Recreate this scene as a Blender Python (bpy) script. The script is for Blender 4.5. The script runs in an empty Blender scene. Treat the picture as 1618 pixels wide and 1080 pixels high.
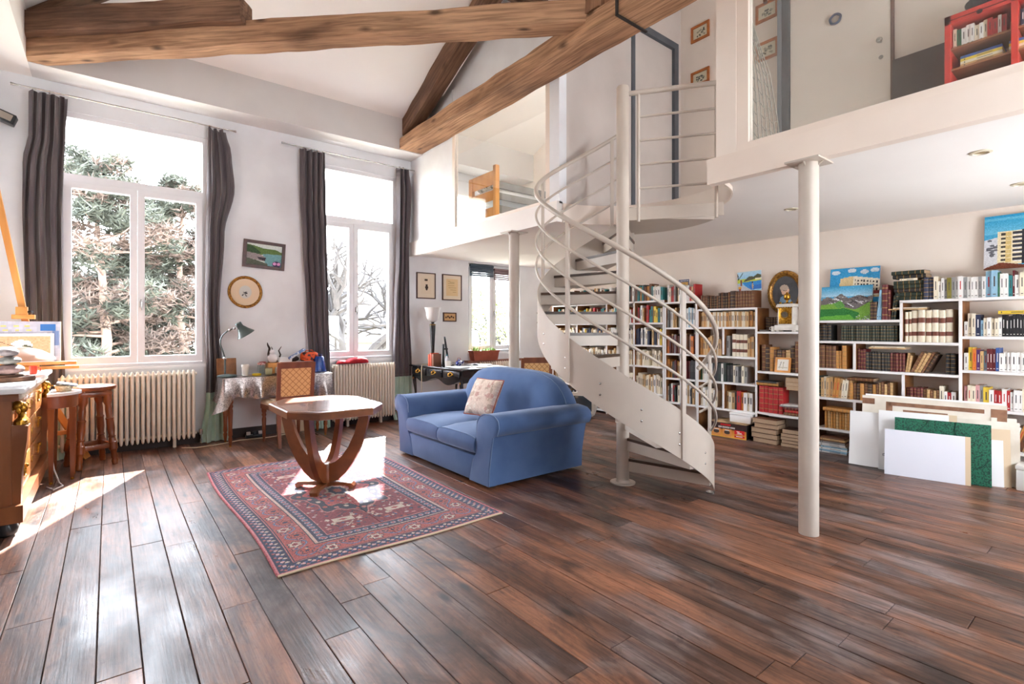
import bpy, bmesh, math, random
from mathutils import Vector, Matrix, Euler
import numpy as np

random.seed(7)
PI = math.pi
SC = bpy.context.scene
COL = SC.collection

# ------------------------------------------------------------------ camera
CAM_HEAD = math.radians(38.33)          # heading between the two wall directions
cam_d = bpy.data.cameras.new('camera')
cam_d.sensor_width = 36.0
cam_d.lens = 805.18 / 1618 * 36
cam_d.shift_y = -20.5 / 1618
cam_d.clip_start = 0.05
cam_d.clip_end = 400
cam = bpy.data.objects.new('camera', cam_d)
COL.objects.link(cam)
cam.location = (0, 0, 1.3)
cam.rotation_euler = (PI / 2, 0, -CAM_HEAD)
SC.camera = cam

# ------------------------------------------------------------------ world, sun, exposure
W = bpy.data.worlds.new('world')
SC.world = W
W.use_nodes = True
wn, wl = W.node_tree.nodes, W.node_tree.links
wn.clear()
w_out = wn.new('ShaderNodeOutputWorld')
w_bg = wn.new('ShaderNodeBackground')
w_tc = wn.new('ShaderNodeTexCoord')
w_sep = wn.new('ShaderNodeSeparateXYZ')
w_rmp = wn.new('ShaderNodeValToRGB')
w_rmp.color_ramp.elements[0].position = 0.0
w_rmp.color_ramp.elements[0].color = (0.91, 0.95, 1.0, 1)
w_rmp.color_ramp.elements[1].position = 0.9
w_rmp.color_ramp.elements[1].color = (0.74, 0.85, 1.0, 1)
wl.new(w_tc.outputs['Generated'], w_sep.inputs[0])
wl.new(w_sep.outputs['Z'], w_rmp.inputs[0])
wl.new(w_rmp.outputs[0], w_bg.inputs['Color'])
wl.new(w_bg.outputs[0], w_out.inputs['Surface'])
w_bg.inputs['Strength'].default_value = 13.0

sun_d = bpy.data.lights.new('sun', 'SUN')
sun_d.energy = 19.0
sun_d.angle = math.radians(0.6)
sun_d.color = (1.0, 0.98, 0.94)
sun = bpy.data.objects.new('sun', sun_d)
COL.objects.link(sun)
SUN_EL = math.radians(42.0)
sun.location = (6, 14, 12)
sun.rotation_euler = Vector((-0.423 * math.cos(SUN_EL), -0.906 * math.cos(SUN_EL), -math.sin(SUN_EL))).to_track_quat('-Z', 'Y').to_euler()

SC.view_settings.view_transform = 'Standard'
SC.view_settings.look = 'None'
SC.view_settings.gamma = 1.0
SC.view_settings.use_curve_mapping = False
SC.view_settings.exposure = 1.38
cy = SC.cycles
cy.max_bounces = 12
cy.diffuse_bounces = 6
cy.glossy_bounces = 4
cy.transparent_max_bounces = 12
cy.transmission_bounces = 4
cy.sample_clamp_indirect = 6.0
cy.caustics_reflective = False
cy.caustics_refractive = False
cy.use_denoising = True


def portal(name, c, sx, sz, inward):
    """daylight portal in a window opening (guides sky sampling, gives no light of its own)"""
    d = bpy.data.lights.new(name, 'AREA')
    d.shape = 'RECTANGLE'
    d.size, d.size_y = sx, sz
    d.cycles.is_portal = True
    o = bpy.data.objects.new(name, d)
    COL.objects.link(o)
    o.location = c
    o.rotation_euler = Vector(inward).to_track_quat('-Z', 'Z').to_euler()
    return o


# ------------------------------------------------------------------ mesh helper
class MB:
    def __init__(self):
        self.v, self.f, self.m = [], [], []
        self.mi = 0

    def add(self, vs, fs, m=None):
        b = len(self.v)
        self.v += [tuple(x) for x in vs]
        self.f += [tuple(i + b for i in q) for q in fs]
        self.m += [self.mi if m is None else m] * len(fs)
        return self

    def box(self, lo, hi, m=None, M=None):
        x0, y0, z0 = lo
        x1, y1, z1 = hi
        vs = [(x0, y0, z0), (x1, y0, z0), (x1, y1, z0), (x0, y1, z0), (x0, y0, z1), (x1, y0, z1), (x1, y1, z1), (x0, y1, z1)]
        if M is not None:
            vs = [M @ Vector(p) for p in vs]
        return self.add(vs, [(3, 2, 1, 0), (4, 5, 6, 7), (0, 1, 5, 4), (1, 2, 6, 5), (2, 3, 7, 6), (3, 0, 4, 7)], m)

    def cbox(self, c, s, m=None, M=None):
        lo = [c[i] - s[i] / 2 for i in range(3)]
        hi = [c[i] + s[i] / 2 for i in range(3)]
        return self.box(lo, hi, m, M)

    def rbox(self, lo, hi, r, seg=2, m=None, M=None):
        bm = bmesh.new()
        bmesh.ops.create_cube(bm, size=1.0)
        for v in bm.verts:
            v.co = Vector([lo[i] + (v.co[i] + .5) * (hi[i] - lo[i]) for i in range(3)])
        bmesh.ops.bevel(bm, geom=bm.edges[:], offset=r, segments=seg, profile=0.5, affect='EDGES', clamp_overlap=True)
        bm.verts.index_update()
        vs = [(M @ v.co) if M is not None else v.co.copy() for v in bm.verts]
        fs = [[v.index for v in f.verts] for f in bm.faces]
        bm.free()
        return self.add(vs, fs, m)

    def loft(self, rings, m=None, caps=True, closed=False):
        n = len(rings[0])
        vs = [p for r in rings for p in r]
        fs = []
        K = len(rings)
        for k in range(K if closed else K - 1):
            k2 = (k + 1) % K
            for i in range(n):
                j = (i + 1) % n
                fs.append((k * n + i, k * n + j, k2 * n + j, k2 * n + i))
        if caps and not closed:
            fs.append(tuple(range(n))[::-1])
            fs.append(tuple((K - 1) * n + i for i in range(n)))
        return self.add(vs, fs, m)

    def tube(self, path, r, n=8, m=None, caps=True, closed=False):
        path = [Vector(p) for p in path]
        K = len(path)
        rs = r if isinstance(r, (list, tuple)) else [r] * K
        rings = []
        up = None
        for k in range(K):
            if closed:
                t = path[(k + 1) % K] - path[k - 1]
            else:
                t = path[min(k + 1, K - 1)] - path[max(k - 1, 0)]
            t.normalize()
            if up is None:
                up = Vector((0, 0, 1)) if abs(t.z) < .9 else Vector((1, 0, 0))
            s = t.cross(up)
            if s.length < 1e-6:
                s = t.orthogonal()
            s.normalize()
            up = s.cross(t)
            rings.append([path[k] + (s * math.cos(2 * PI * i / n) + up * math.sin(2 * PI * i / n)) * rs[k] for i in range(n)])
        return self.loft(rings, m, caps, closed)

    def lathe(self, prof, n=20, c=(0, 0), m=None, caps=True, sx=1.0, sy=1.0):
        rings = [[(c[0] + r * sx * math.cos(2 * PI * i / n), c[1] + r * sy * math.sin(2 * PI * i / n), z) for i in range(n)] for r, z in prof]
        return self.loft(rings, m, caps)

    def prism(self, poly, z0, z1, m=None):
        n = len(poly)
        vs = [(x, y, z0) for x, y in poly] + [(x, y, z1) for x, y in poly]
        fs = [tuple(range(n))[::-1], tuple(range(n, 2 * n))] + [(i, (i + 1) % n, (i + 1) % n + n, i + n) for i in range(n)]
        return self.add(vs, fs, m)

    def prism_x(self, poly, x0, x1, m=None):
        """poly in (y,z), extruded along x"""
        n = len(poly)
        vs = [(x0, a, b) for a, b in poly] + [(x1, a, b) for a, b in poly]
        fs = [tuple(range(n))[::-1], tuple(range(n, 2 * n))] + [(i, (i + 1) % n, (i + 1) % n + n, i + n) for i in range(n)]
        return self.add(vs, fs, m)

    def prism_y(self, poly, y0, y1, m=None):
        """poly in (x,z), extruded along y"""
        n = len(poly)
        vs = [(a, y0, b) for a, b in poly] + [(a, y1, b) for a, b in poly]
        fs = [tuple(range(n)), tuple(range(n, 2 * n))[::-1]] + [(i + n, (i + 1) % n + n, (i + 1) % n, i) for i in range(n)]
        return self.add(vs, fs, m)

    def grid(self, fn, nu, nv, m=None):
        vs = [fn(i / nu, j / nv) for j in range(nv + 1) for i in range(nu + 1)]
        w = nu + 1
        fs = [(j * w + i, j * w + i + 1, (j + 1) * w + i + 1, (j + 1) * w + i) for j in range(nv) for i in range(nu)]
        return self.add(vs, fs, m)

    def sphere(self, c, r, n=14, k=8, m=None, s=(1, 1, 1)):
        rings = []
        for j in range(1, k):
            a = PI * j / k
            rings.append([(c[0] + r * s[0] * math.sin(a) * math.cos(2 * PI * i / n), c[1] + r * s[1] * math.sin(a) * math.sin(2 * PI * i / n), c[2] - r * s[2] * math.cos(a)) for i in range(n)])
        return self.loft(rings, m)

    def xf(self, M):
        self.v = [tuple(M @ Vector(p)) for p in self.v]
        return self

    def mesh(self, name, mats):
        me = bpy.data.meshes.new(name)
        me.from_pydata(self.v, [], self.f)
        bm = bmesh.new()
        bm.from_mesh(me)
        bmesh.ops.recalc_face_normals(bm, faces=bm.faces[:])
        bm.to_mesh(me)
        bm.free()
        if not isinstance(mats, (list, tuple)):
            mats = [mats]
        for x in mats:
            me.materials.append(x)
        if len(mats) > 1:
            me.polygons.foreach_set('material_index', self.m)
        return me

    def build(self, name, mats, parent=None, smooth=40, world=False):
        if world and parent is not None:
            off = wloc(parent)
            self.v = [(a - off.x, b - off.y, c - off.z) for a, b, c in self.v]
        me = self.mesh(name, mats)
        if smooth:
            me.polygons.foreach_set('use_smooth', [True] * len(me.polygons))
            me.set_sharp_from_angle(angle=math.radians(smooth))
        o = bpy.data.objects.new(name, me)
        COL.objects.link(o)
        if parent is not None:
            o.parent = parent
        return o


def wloc(o):
    v = Vector((0, 0, 0))
    while o is not None:
        v += o.location
        o = o.parent
    return v


def tag(o, label, cat=None, group=None, kind=None):
    o['label'] = label
    if cat:
        o['category'] = cat
    if group:
        o['group'] = group
    if kind:
        o['kind'] = kind
    return o


def thing(name, label, cat, loc=(0, 0, 0), rz=0.0, group=None, kind=None):
    o = bpy.data.objects.new(name, None)
    COL.objects.link(o)
    o.empty_display_size = .1
    o.location = loc
    o.rotation_euler = (0, 0, rz)
    return tag(o, label, cat, group, kind)


def inst(o, parent, loc=(0, 0, 0), rot=(0, 0, 0), scale=(1, 1, 1)):
    c = o.copy()
    COL.objects.link(c)
    c.parent = parent
    c.location, c.rotation_euler, c.scale = loc, rot, scale
    return c


def copy_tree(o, parent=None):
    c = o.copy()
    COL.objects.link(c)
    c.parent = parent
    for ch in [x for x in bpy.data.objects if x.parent == o]:
        copy_tree(ch, c)
    return c


def T(x, y, z):
    return Matrix.Translation((x, y, z))


def R(a, ax):
    return Matrix.Rotation(a, 4, ax)


def noise1(x, s=0.0):
    return math.sin(x * 1.7 + s) * .5 + math.sin(x * 3.1 + s * 2.3 + 1) * .3 + math.sin(x * 6.7 + s * 1.1 + 2) * .2


# ------------------------------------------------------------------ materials
MATS = {}


def mat(name, c1, c2=None, rough=.5, metal=0.0, scale=6.0, stretch=(1, 1, 1), bump=0.0, detail=5.0, lo=.35, hi=.65, spec=.5, coat=0.0, emit=None, sheen=0.0, rvar=0.0, trans=0.0, bdist=.01, rnd=0.0, sss=0.0):
    if name in MATS:
        return MATS[name]
    m = bpy.data.materials.new(name)
    MATS[name] = m
    m.use_nodes = True
    N, L = m.node_tree.nodes, m.node_tree.links
    b = N['Principled BSDF']
    b.inputs['Base Color'].default_value = (*c1, 1)
    b.inputs['Roughness'].default_value = rough
    b.inputs['Metallic'].default_value = metal
    b.inputs['Specular IOR Level'].default_value = spec
    b.inputs['Coat Weight'].default_value = coat
    b.inputs['Sheen Weight'].default_value = sheen
    b.inputs['Transmission Weight'].default_value = trans
    if emit:
        b.inputs['Emission Color'].default_value = (*emit[:3], 1)
        b.inputs['Emission Strength'].default_value = emit[3]
    if c2 is not None or bump:
        tc = N.new('ShaderNodeTexCoord')
        mp = N.new('ShaderNodeMapping')
        mp.inputs['Scale'].default_value = stretch
        nz = N.new('ShaderNodeTexNoise')
        nz.inputs['Scale'].default_value = scale
        nz.inputs['Detail'].default_value = detail
        L.new(tc.outputs['Object'], mp.inputs[0])
        if rnd:
            oi = N.new('ShaderNodeObjectInfo')
            cb = N.new('ShaderNodeCombineXYZ')
            mu = N.new('ShaderNodeMath')
            mu.operation = 'MULTIPLY'
            mu.inputs[1].default_value = 37.0
            L.new(oi.outputs['Random'], mu.inputs[0])
            for i in range(3):
                L.new(mu.outputs[0], cb.inputs[i])
            L.new(cb.outputs[0], mp.inputs['Location'])
        L.new(mp.outputs[0], nz.inputs['Vector'])
        if c2 is not None:
            rp = N.new('ShaderNodeValToRGB')
            rp.color_ramp.elements[0].position = lo
            rp.color_ramp.elements[0].color = (*c1, 1)
            rp.color_ramp.elements[1].position = hi
            rp.color_ramp.elements[1].color = (*c2, 1)
            L.new(nz.outputs['Fac'], rp.inputs[0])
            L.new(rp.outputs[0], b.inputs['Base Color'])
        if rvar:
            mr = N.new('ShaderNodeMapRange')
            mr.inputs['To Min'].default_value = max(0, rough - rvar)
            mr.inputs['To Max'].default_value = min(1, rough + rvar)
            mr.inputs['From Min'].default_value = .3
            mr.inputs['From Max'].default_value = .7
            L.new(nz.outputs['Fac'], mr.inputs[0])
            L.new(mr.outputs[0], b.inputs['Roughness'])
        if bump:
            bp = N.new('ShaderNodeBump')
            bp.inputs['Strength'].default_value = bump
            bp.inputs['Distance'].default_value = bdist
            L.new(nz.outputs['Fac'], bp.inputs['Height'])
            L.new(bp.outputs[0], b.inputs['Normal'])
    return m


def sr(*c):
    """sRGB 0-255 -> linear"""
    return tuple((x / 255 / 12.92) if x / 255 <= .04045 else ((x / 255 + .055) / 1.055) ** 2.4 for x in c)


def glass_mat(name, tint=(1, 1, 1), ior=1.45, rough=0.0, haze=0.0):
    if name in MATS:
        return MATS[name]
    m = bpy.data.materials.new(name)
    MATS[name] = m
    m.use_nodes = True
    N, L = m.node_tree.nodes, m.node_tree.links
    N.clear()
    out = N.new('ShaderNodeOutputMaterial')
    tr = N.new('ShaderNodeBsdfTransparent')
    tr.inputs[0].default_value = (*tint, 1)
    gl = N.new('ShaderNodeBsdfGlossy')
    gl.inputs['Roughness'].default_value = rough
    # Schlick reflectance of a thin pane (same from both sides)
    f0 = ((ior - 1) / (ior + 1)) ** 2 * 2
    lw = N.new('ShaderNodeLayerWeight')
    lw.inputs['Blend'].default_value = .5
    pw = N.new('ShaderNodeMath')
    pw.operation = 'POWER'
    pw.inputs[1].default_value = 5.0
    L.new(lw.outputs['Facing'], pw.inputs[0])
    ma = N.new('ShaderNodeMath')
    ma.operation = 'MULTIPLY_ADD'
    ma.inputs[1].default_value = 1 - f0
    ma.inputs[2].default_value = f0
    L.new(pw.outputs[0], ma.inputs[0])
    mx = N.new('ShaderNodeMixShader')
    L.new(ma.outputs[0], mx.inputs[0])
    L.new(tr.outputs[0], mx.inputs[1])
    L.new(gl.outputs[0], mx.inputs[2])
    last = mx
    if haze:
        df = N.new('ShaderNodeBsdfDiffuse')
        df.inputs[0].default_value = (.9, .9, .9, 1)
        m2 = N.new('ShaderNodeMixShader')
        m2.inputs[0].default_value = haze
        L.new(mx.outputs[0], m2.inputs[1])
        L.new(df.outputs[0], m2.inputs[2])
        last = m2
    L.new(last.outputs[0], out.inputs[0])
    return m


def attr_mat(name, rough=.6, bump=0.0, bscale=200.0, spec=.3, sheen=0.0):
    """colour taken from the mesh's printed / woven colour attribute"""
    if name in MATS:
        return MATS[name]
    m = bpy.data.materials.new(name)
    MATS[name] = m
    m.use_nodes = True
    N, L = m.node_tree.nodes, m.node_tree.links
    b = N['Principled BSDF']
    b.inputs['Roughness'].default_value = rough
    b.inputs['Specular IOR Level'].default_value = spec
    b.inputs['Sheen Weight'].default_value = sheen
    at = N.new('ShaderNodeVertexColor')
    at.layer_name = 'print'
    L.new(at.outputs[0], b.inputs['Base Color'])
    if bump:
        tc = N.new('ShaderNodeTexCoord')
        nz = N.new('ShaderNodeTexNoise')
        nz.inputs['Scale'].default_value = bscale
        bp = N.new('ShaderNodeBump')
        bp.inputs['Strength'].default_value = bump
        bp.inputs['Distance'].default_value = .004
        L.new(tc.outputs['Object'], nz.inputs['Vector'])
        L.new(nz.outputs['Fac'], bp.inputs['Height'])
        L.new(bp.outputs[0], b.inputs['Normal'])
    return m


def printed(name, img, p00, pu, pv, material, parent=None, bulge=None):
    """flat print: img is a (rows, cols, 3) sRGB array, row 0 at p00, pu along cols, pv along rows; one quad per cell"""
    nv, nu = img.shape[:2]
    p00, pu, pv = Vector(p00), Vector(pu), Vector(pv)
    if parent is not None:
        p00 = p00 - wloc(parent)
    nrm = pu.cross(pv).normalized()
    vs = []
    for j in range(nv + 1):
        for i in range(nu + 1):
            p = p00 + pu * (i / nu) + pv * (j / nv)
            if bulge:
                p = p + nrm * bulge(i / nu, j / nv)
            vs.append(p)
    w = nu + 1
    fs = [(j * w + i, j * w + i + 1, (j + 1) * w + i + 1, (j + 1) * w + i) for j in range(nv) for i in range(nu)]
    me = bpy.data.meshes.new(name)
    me.from_pydata([tuple(v) for v in vs], [], fs)
    ca = me.color_attributes.new('print', 'FLOAT_COLOR', 'CORNER')
    a = np.clip(img.reshape(-1, 3) / 255.0, 0, 1)
    lin = np.where(a <= .04045, a / 12.92, ((a + .055) / 1.055) ** 2.4)
    c = np.ones((len(fs), 4, 4), dtype=np.float32)
    c[:, :, :3] = lin[:, None, :]
    ca.data.foreach_set('color', c.ravel())
    me.materials.append(material)
    o = bpy.data.objects.new(name, me)
    COL.objects.link(o)
    if parent is not None:
        o.parent = parent
    return o


class Img:
    """tiny raster used to lay out prints, paintings and the woven rug"""
    def __init__(self, w, h, c):
        self.w, self.h = w, h
        self.a = np.zeros((h, w, 3))
        self.a[:] = c
        y, x = np.mgrid[0:h, 0:w]
        self.x, self.y = (x + .5) / w, (y + .5) / h
        self.rng = np.random.default_rng(w * 1000 + h)

    def fill(self, mask, c, k=1.0):
        self.a[mask] = self.a[mask] * (1 - k) + np.array(c) * k

    def rect(self, x0, y0, x1, y1, c):
        self.fill((self.x >= x0) & (self.x < x1) & (self.y >= y0) & (self.y < y1), c)

    def ell(self, cx, cy, rx, ry, c):
        self.fill(((self.x - cx) / rx) ** 2 + ((self.y - cy) / ry) ** 2 < 1, c)

    def poly(self, pts, c):
        ins = np.zeros_like(self.x, bool)
        n = len(pts)
        for i in range(n):
            x0, y0 = pts[i]
            x1, y1 = pts[(i + 1) % n]
            if y0 == y1:
                continue
            cr = ((self.y >= min(y0, y1)) & (self.y < max(y0, y1)) & (self.x < x0 + (self.y - y0) * (x1 - x0) / (y1 - y0)))
            ins ^= cr
        self.fill(ins, c)

    def line(self, x0, y0, x1, y1, t, c):
        dx, dy = x1 - x0, y1 - y0
        k = np.clip(((self.x - x0) * dx + (self.y - y0) * dy) / (dx * dx + dy * dy + 1e-9), 0, 1)
        self.fill(np.hypot(self.x - x0 - k * dx, (self.y - y0 - k * dy) * self.h / self.w) < t, c)

    def vgrad(self, y0, y1, c0, c1):
        k = np.clip((self.y - y0) / (y1 - y0), 0, 1)[..., None]
        m = (self.y >= y0) & (self.y < y1)
        g = np.array(c0) * (1 - k) + np.array(c1) * k
        self.a[m] = g[m]

    def noise(self, amp, cell=1):
        n = self.rng.normal(0, amp, (self.h // cell + 1, self.w // cell + 1, 1))
        n = np.repeat(np.repeat(n, cell, 0), cell, 1)[:self.h, :self.w]
        self.a = np.clip(self.a + n, 0, 255)
        return self


# ---- shared palette
M_WHITE = mat('wall_plaster', sr(238, 239, 241), sr(221, 220, 222), rough=.85, scale=1.6, detail=9, lo=.4, hi=.75, bump=.15, bdist=.01, spec=.2)
M_CEIL = mat('ceiling_white', sr(247, 242, 236), sr(242, 236, 230), rough=.9, scale=1.0, spec=.2)
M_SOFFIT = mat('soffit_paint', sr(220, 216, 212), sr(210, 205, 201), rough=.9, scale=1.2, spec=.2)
M_GREYW = mat('grey_lilac_wall', sr(206, 196, 189), sr(194, 184, 177), rough=.85, scale=1.5, spec=.2)
M_CREAM = mat('cream_wall', sr(241, 229, 217), sr(234, 221, 209), rough=.85, scale=1.5, spec=.2)
M_FASCIA = mat('fascia_cream', sr(238, 223, 209), sr(232, 216, 202), rough=.55, scale=2, spec=.4)
M_STEEL = mat('stair_paint', sr(200, 187, 173), sr(190, 177, 164), rough=.42, scale=3, spec=.5)
M_DGREY = mat('dark_grey_frame', sr(92, 96, 102), sr(80, 84, 90), rough=.5, scale=3)
M_PVC = mat('window_white', sr(236, 236, 238), rough=.35)
M_BLACK = mat('black_plastic', sr(24, 24, 26), rough=.4)
M_CHROME = mat('brushed_steel', sr(190, 188, 184), rough=.25, metal=1.0)
M_GILT = mat('gilt_bronze', sr(196, 146, 50), sr(120, 78, 22), rough=.32, metal=.85, scale=60, bump=.4, bdist=.003)
M_GILTW = mat('gilt_wood', sr(190, 138, 58), sr(112, 70, 24), rough=.4, metal=.5, scale=45, bump=.5, bdist=.004)
M_GLASS = glass_mat('window_glass', ior=1.22)
M_GLASS_IN = glass_mat('mezzanine_glass', tint=(.93, .95, .94), ior=1.55)
M_CLEAR = glass_mat('jar_glass', tint=(.92, .95, .95), ior=1.4)
M_WALNUT = mat('walnut', sr(128, 74, 40), sr(92, 48, 24), rough=.38, scale=7, stretch=(1, 1, .15), bump=.08, spec=.5)
M_MAHOG = mat('mahogany', sr(120, 58, 30), sr(82, 36, 18), rough=.35, scale=8, stretch=(1, 1, .15), bump=.08)
M_STOOL = mat('stool_wood', sr(150, 82, 40), sr(106, 54, 24), rough=.3, scale=9, stretch=(1, 1, .2), coat=.2)
M_PINE = mat('pine_wood', sr(226, 160, 84), sr(204, 134, 62), rough=.45, scale=8, stretch=(1, 1, .15))
M_OAKS = mat('shelf_side_wood', sr(150, 98, 52), sr(116, 70, 34), rough=.5, scale=10, stretch=(1, .2, 1))
M_SHELF = mat('shelf_white', sr(238, 235, 232), sr(230, 226, 224), rough=.5, scale=3)
M_CARD = mat('raw_cardboard', sr(214, 190, 158), rough=.8)
M_PAPER = mat('white_paper', sr(238, 236, 234), rough=.7)
M_PRINT = attr_mat('printed_surface', rough=.55)
M_OILS = attr_mat('painted_canvas', rough=.45, bump=.15, bscale=60)

# ================================================================== THE SHELL
XW0, XB = -1.12, 6.262          # side wall, book wall
YW, YB = 6.817, -0.82           # window wall, wall behind the camera
XM = 3.488                      # mezzanine front
ZM, ZF = 2.385, 2.545           # underside and floor of the mezzanine
FW = (3.455, 3.53)

# ------------------------------------------------------------------ floor: every plank its own object
def floor_material():
    m = bpy.data.materials.new('worn_floorboard')
    m.use_nodes = True
    N, L = m.node_tree.nodes, m.node_tree.links
    b = N['Principled BSDF']
    geo = N.new('ShaderNodeNewGeometry')
    oi = N.new('ShaderNodeObjectInfo')
    # grain: stretched along the boards (world Y), offset per board
    off = N.new('ShaderNodeVectorMath')
    off.operation = 'MULTIPLY_ADD'
    cb = N.new('ShaderNodeCombineXYZ')
    for i in range(3):
        L.new(oi.outputs['Random'], cb.inputs[i])
    L.new(cb.outputs[0], off.inputs[0])
    off.inputs[1].default_value = (31, 57, 13)
    L.new(geo.outputs['Position'], off.inputs[2])

    def noise(scale, stretch, detail=6, src=None, rough=.55, dist=0.0):
        mp = N.new('ShaderNodeMapping')
        mp.inputs['Scale'].default_value = stretch
        L.new(src if src is not None else off.outputs[0], mp.inputs[0])
        n = N.new('ShaderNodeTexNoise')
        n.inputs['Scale'].default_value = scale
        n.inputs['Detail'].default_value = detail
        n.inputs['Roughness'].default_value = rough
        n.inputs['Distortion'].default_value = dist
        L.new(mp.outputs[0], n.inputs['Vector'])
        return n

    def ramp(src, stops):
        r = N.new('ShaderNodeValToRGB')
        e = r.color_ramp.elements
        while len(e) < len(stops):
            e.new(.5)
        for k, (p, c) in enumerate(stops):
            e[k].position = p
            e[k].color = (*c, 1)
        L.new(src, r.inputs[0])
        return r

    def mix(fac, a, bb, mode='MIX'):
        x = N.new('ShaderNodeMix')
        x.data_type = 'RGBA'
        x.blend_type = mode
        if isinstance(fac, float):
            x.inputs['Factor'].default_value = fac
        else:
            L.new(fac, x.inputs['Factor'])
        for s, v in ((x.inputs[6], a), (x.inputs[7], bb)):
            if isinstance(v, tuple):
                s.default_value = (*v, 1)
            else:
                L.new(v, s)
        return x.outputs[2]
    board = noise(1.9, (1.5, .4, 1), 6)                      # long streaks inside a board
    fine = noise(40, (1.6, .07, 1), 4, rough=.6)              # grain
    wear = noise(1.15, (1, .6, 1), 6, geo.outputs['Position'], .62, .6)  # walked-off patches across boards
    dark = noise(1.5, (1.5, .55, 1), 8, geo.outputs['Position'], .68, .9)        # dark stain remains
    pale = noise(2.6, (1.4, .7, 1), 7, geo.outputs['Position'], .6, .3)
    base = ramp(board.outputs['Fac'], [(.30, sr(70, 50, 41)), (.47, sr(110, 78, 61)), (.62, sr(146, 101, 76)), (.75, sr(128, 107, 96))])
    tint = ramp(oi.outputs['Random'], [(0, (.80, .79, .80)), (.45, (1, .98, .97)), (.8, (1.08, 1.04, 1.03)), (1, (1.16, 1.15, 1.16))])
    c = mix(1.0, base.outputs[0], tint.outputs[0], 'MULTIPLY')
    wf = ramp(wear.outputs['Fac'], [(.50, (0, 0, 0)), (.66, (1, 1, 1))])
    c = mix(wf.outputs[0], c, mix(.5, c, sr(158, 100, 66)))
    df = ramp(dark.outputs['Fac'], [(.50, (0, 0, 0)), (.64, (.9, .9, .9))])
    c = mix(df.outputs[0], c, sr(38, 26, 23))
    pf = ramp(pale.outputs['Fac'], [(.50, (0, 0, 0)), (.68, (.75, .75, .75))])
    c = mix(pf.outputs[0], c, sr(136, 126, 124))
    stk = noise(4.2, (2.4, .2, 1), 7, None, .7, .5)
    sf = ramp(stk.outputs['Fac'], [(.34, (.50, .44, .42)), (.5, (1.0, .98, .97)), (.66, (1.28, 1.2, 1.14))])
    c = mix(1.0, c, sf.outputs[0], 'MULTIPLY')
    gf = ramp(fine.outputs['Fac'], [(.36, (.62, .60, .60)), (.62, (1.16, 1.15, 1.15))])
    c = mix(1.0, c, gf.outputs[0], 'MULTIPLY')
    # knots
    vo = N.new('ShaderNodeTexVoronoi')
    mp = N.new('ShaderNodeMapping')
    mp.inputs['Scale'].default_value = (5.0, 1.7, 1)
    L.new(off.outputs[0], mp.inputs[0])
    L.new(mp.outputs[0], vo.inputs['Vector'])
    vo.inputs['Scale'].default_value = 1.0
    kf = ramp(vo.outputs['Distance'], [(.05, (.95, .95, .95)), (.13, (0, 0, 0))])
    c = mix(kf.outputs[0], c, sr(34, 24, 22))
    # scuffs and fine pale scratches
    sc_ = noise(14, (1.0, .5, 1), 9, geo.outputs['Position'], .75, 1.2)
    s2_ = ramp(sc_.outputs['Fac'], [(.36, (.66, .62, .60)), (.48, (1, 1, 1)), (.60, (1, 1, 1)), (.72, (1.35, 1.36, 1.40))])
    c = mix(1.0, c, s2_.outputs[0], 'MULTIPLY')
    L.new(c, b.inputs['Base Color'])
    rr = N.new('ShaderNodeMapRange')
    rr.inputs['From Min'].default_value = .3
    rr.inputs['From Max'].default_value = .7
    rr.inputs['To Min'].default_value = .26
    rr.inputs['To Max'].default_value = .56
    L.new(pale.outputs['Fac'], rr.inputs[0])
    L.new(rr.outputs[0], b.inputs['Roughness'])
    b.inputs['Specular IOR Level'].default_value = .40
    bp = N.new('ShaderNodeBump')
    bp.inputs['Strength'].default_value = .25
    bp.inputs['Distance'].default_value = .004
    ad = N.new('ShaderNodeMath')
    L.new(fine.outputs['Fac'], ad.inputs[0])
    L.new(dark.outputs['Fac'], ad.inputs[1])
    L.new(ad.outputs[0], bp.inputs['Height'])
    L.new(bp.outputs[0], b.inputs['Normal'])
    return m


M_FLOOR = floor_material()
M_GAP = mat('floor_gap', sr(22, 16, 14), rough=.9)
floor = MB().box((XW0, YB, -.12), (XB, YW, -.022)).build('floor', M_GAP)
tag(floor, 'worn dark brown plank floor across the whole room', 'floor', kind='structure')
rs = random.Random(3)
x = XW0
row = 0
while x < XB - .01:
    w = rs.uniform(.138, .162)
    x1 = min(x + w, XB)
    if XB - x1 < .06:
        x1 = XB
    y = YB
    first = True
    while y < YW - .01:
        ln = rs.uniform(.5, 2.3) if first else rs.uniform(1.25, 2.35)
        first = False
        y1 = min(y + ln, YW)
        if YW - y1 < .5:
            y1 = YW
        g = .0016
        z = rs.uniform(-.0012, .0012)
        b = MB()
        c = .0022
        lo = [(x + g, y + g), (x1 - g, y + g), (x1 - g, y1 - g), (x + g, y1 - g)]
        hi = [(x + g + c, y + g + c), (x1 - g - c, y + g + c), (x1 - g - c, y1 - g - c), (x + g + c, y1 - g - c)]
        cx_, cy_ = (x + x1) / 2, (y + y1) / 2
        b.loft([[(p[0] - cx_, p[1] - cy_, -.022) for p in lo], [(p[0] - cx_, p[1] - cy_, z - c * .6) for p in lo], [(p[0] - cx_, p[1] - cy_, z) for p in hi]])
        o = b.build('plank', M_FLOOR, floor, smooth=0)
        o.location = (cx_, cy_, 0)
        y = y1
    x = x1
    row += 1

# ------------------------------------------------------------------ window wall with three openings and one added
# openings: (x0, x1, z0, z1)
W1 = (-.42, .90, .90, 3.50)
W2 = (1.99, 3.26, .89, 3.48)
W3 = (4.50, 5.56, .92, 2.36)
W9 = (4.12, 4.98, 2.66, 3.36)  # opening added to light the mezzanine bedroom
WT = .34


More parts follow.
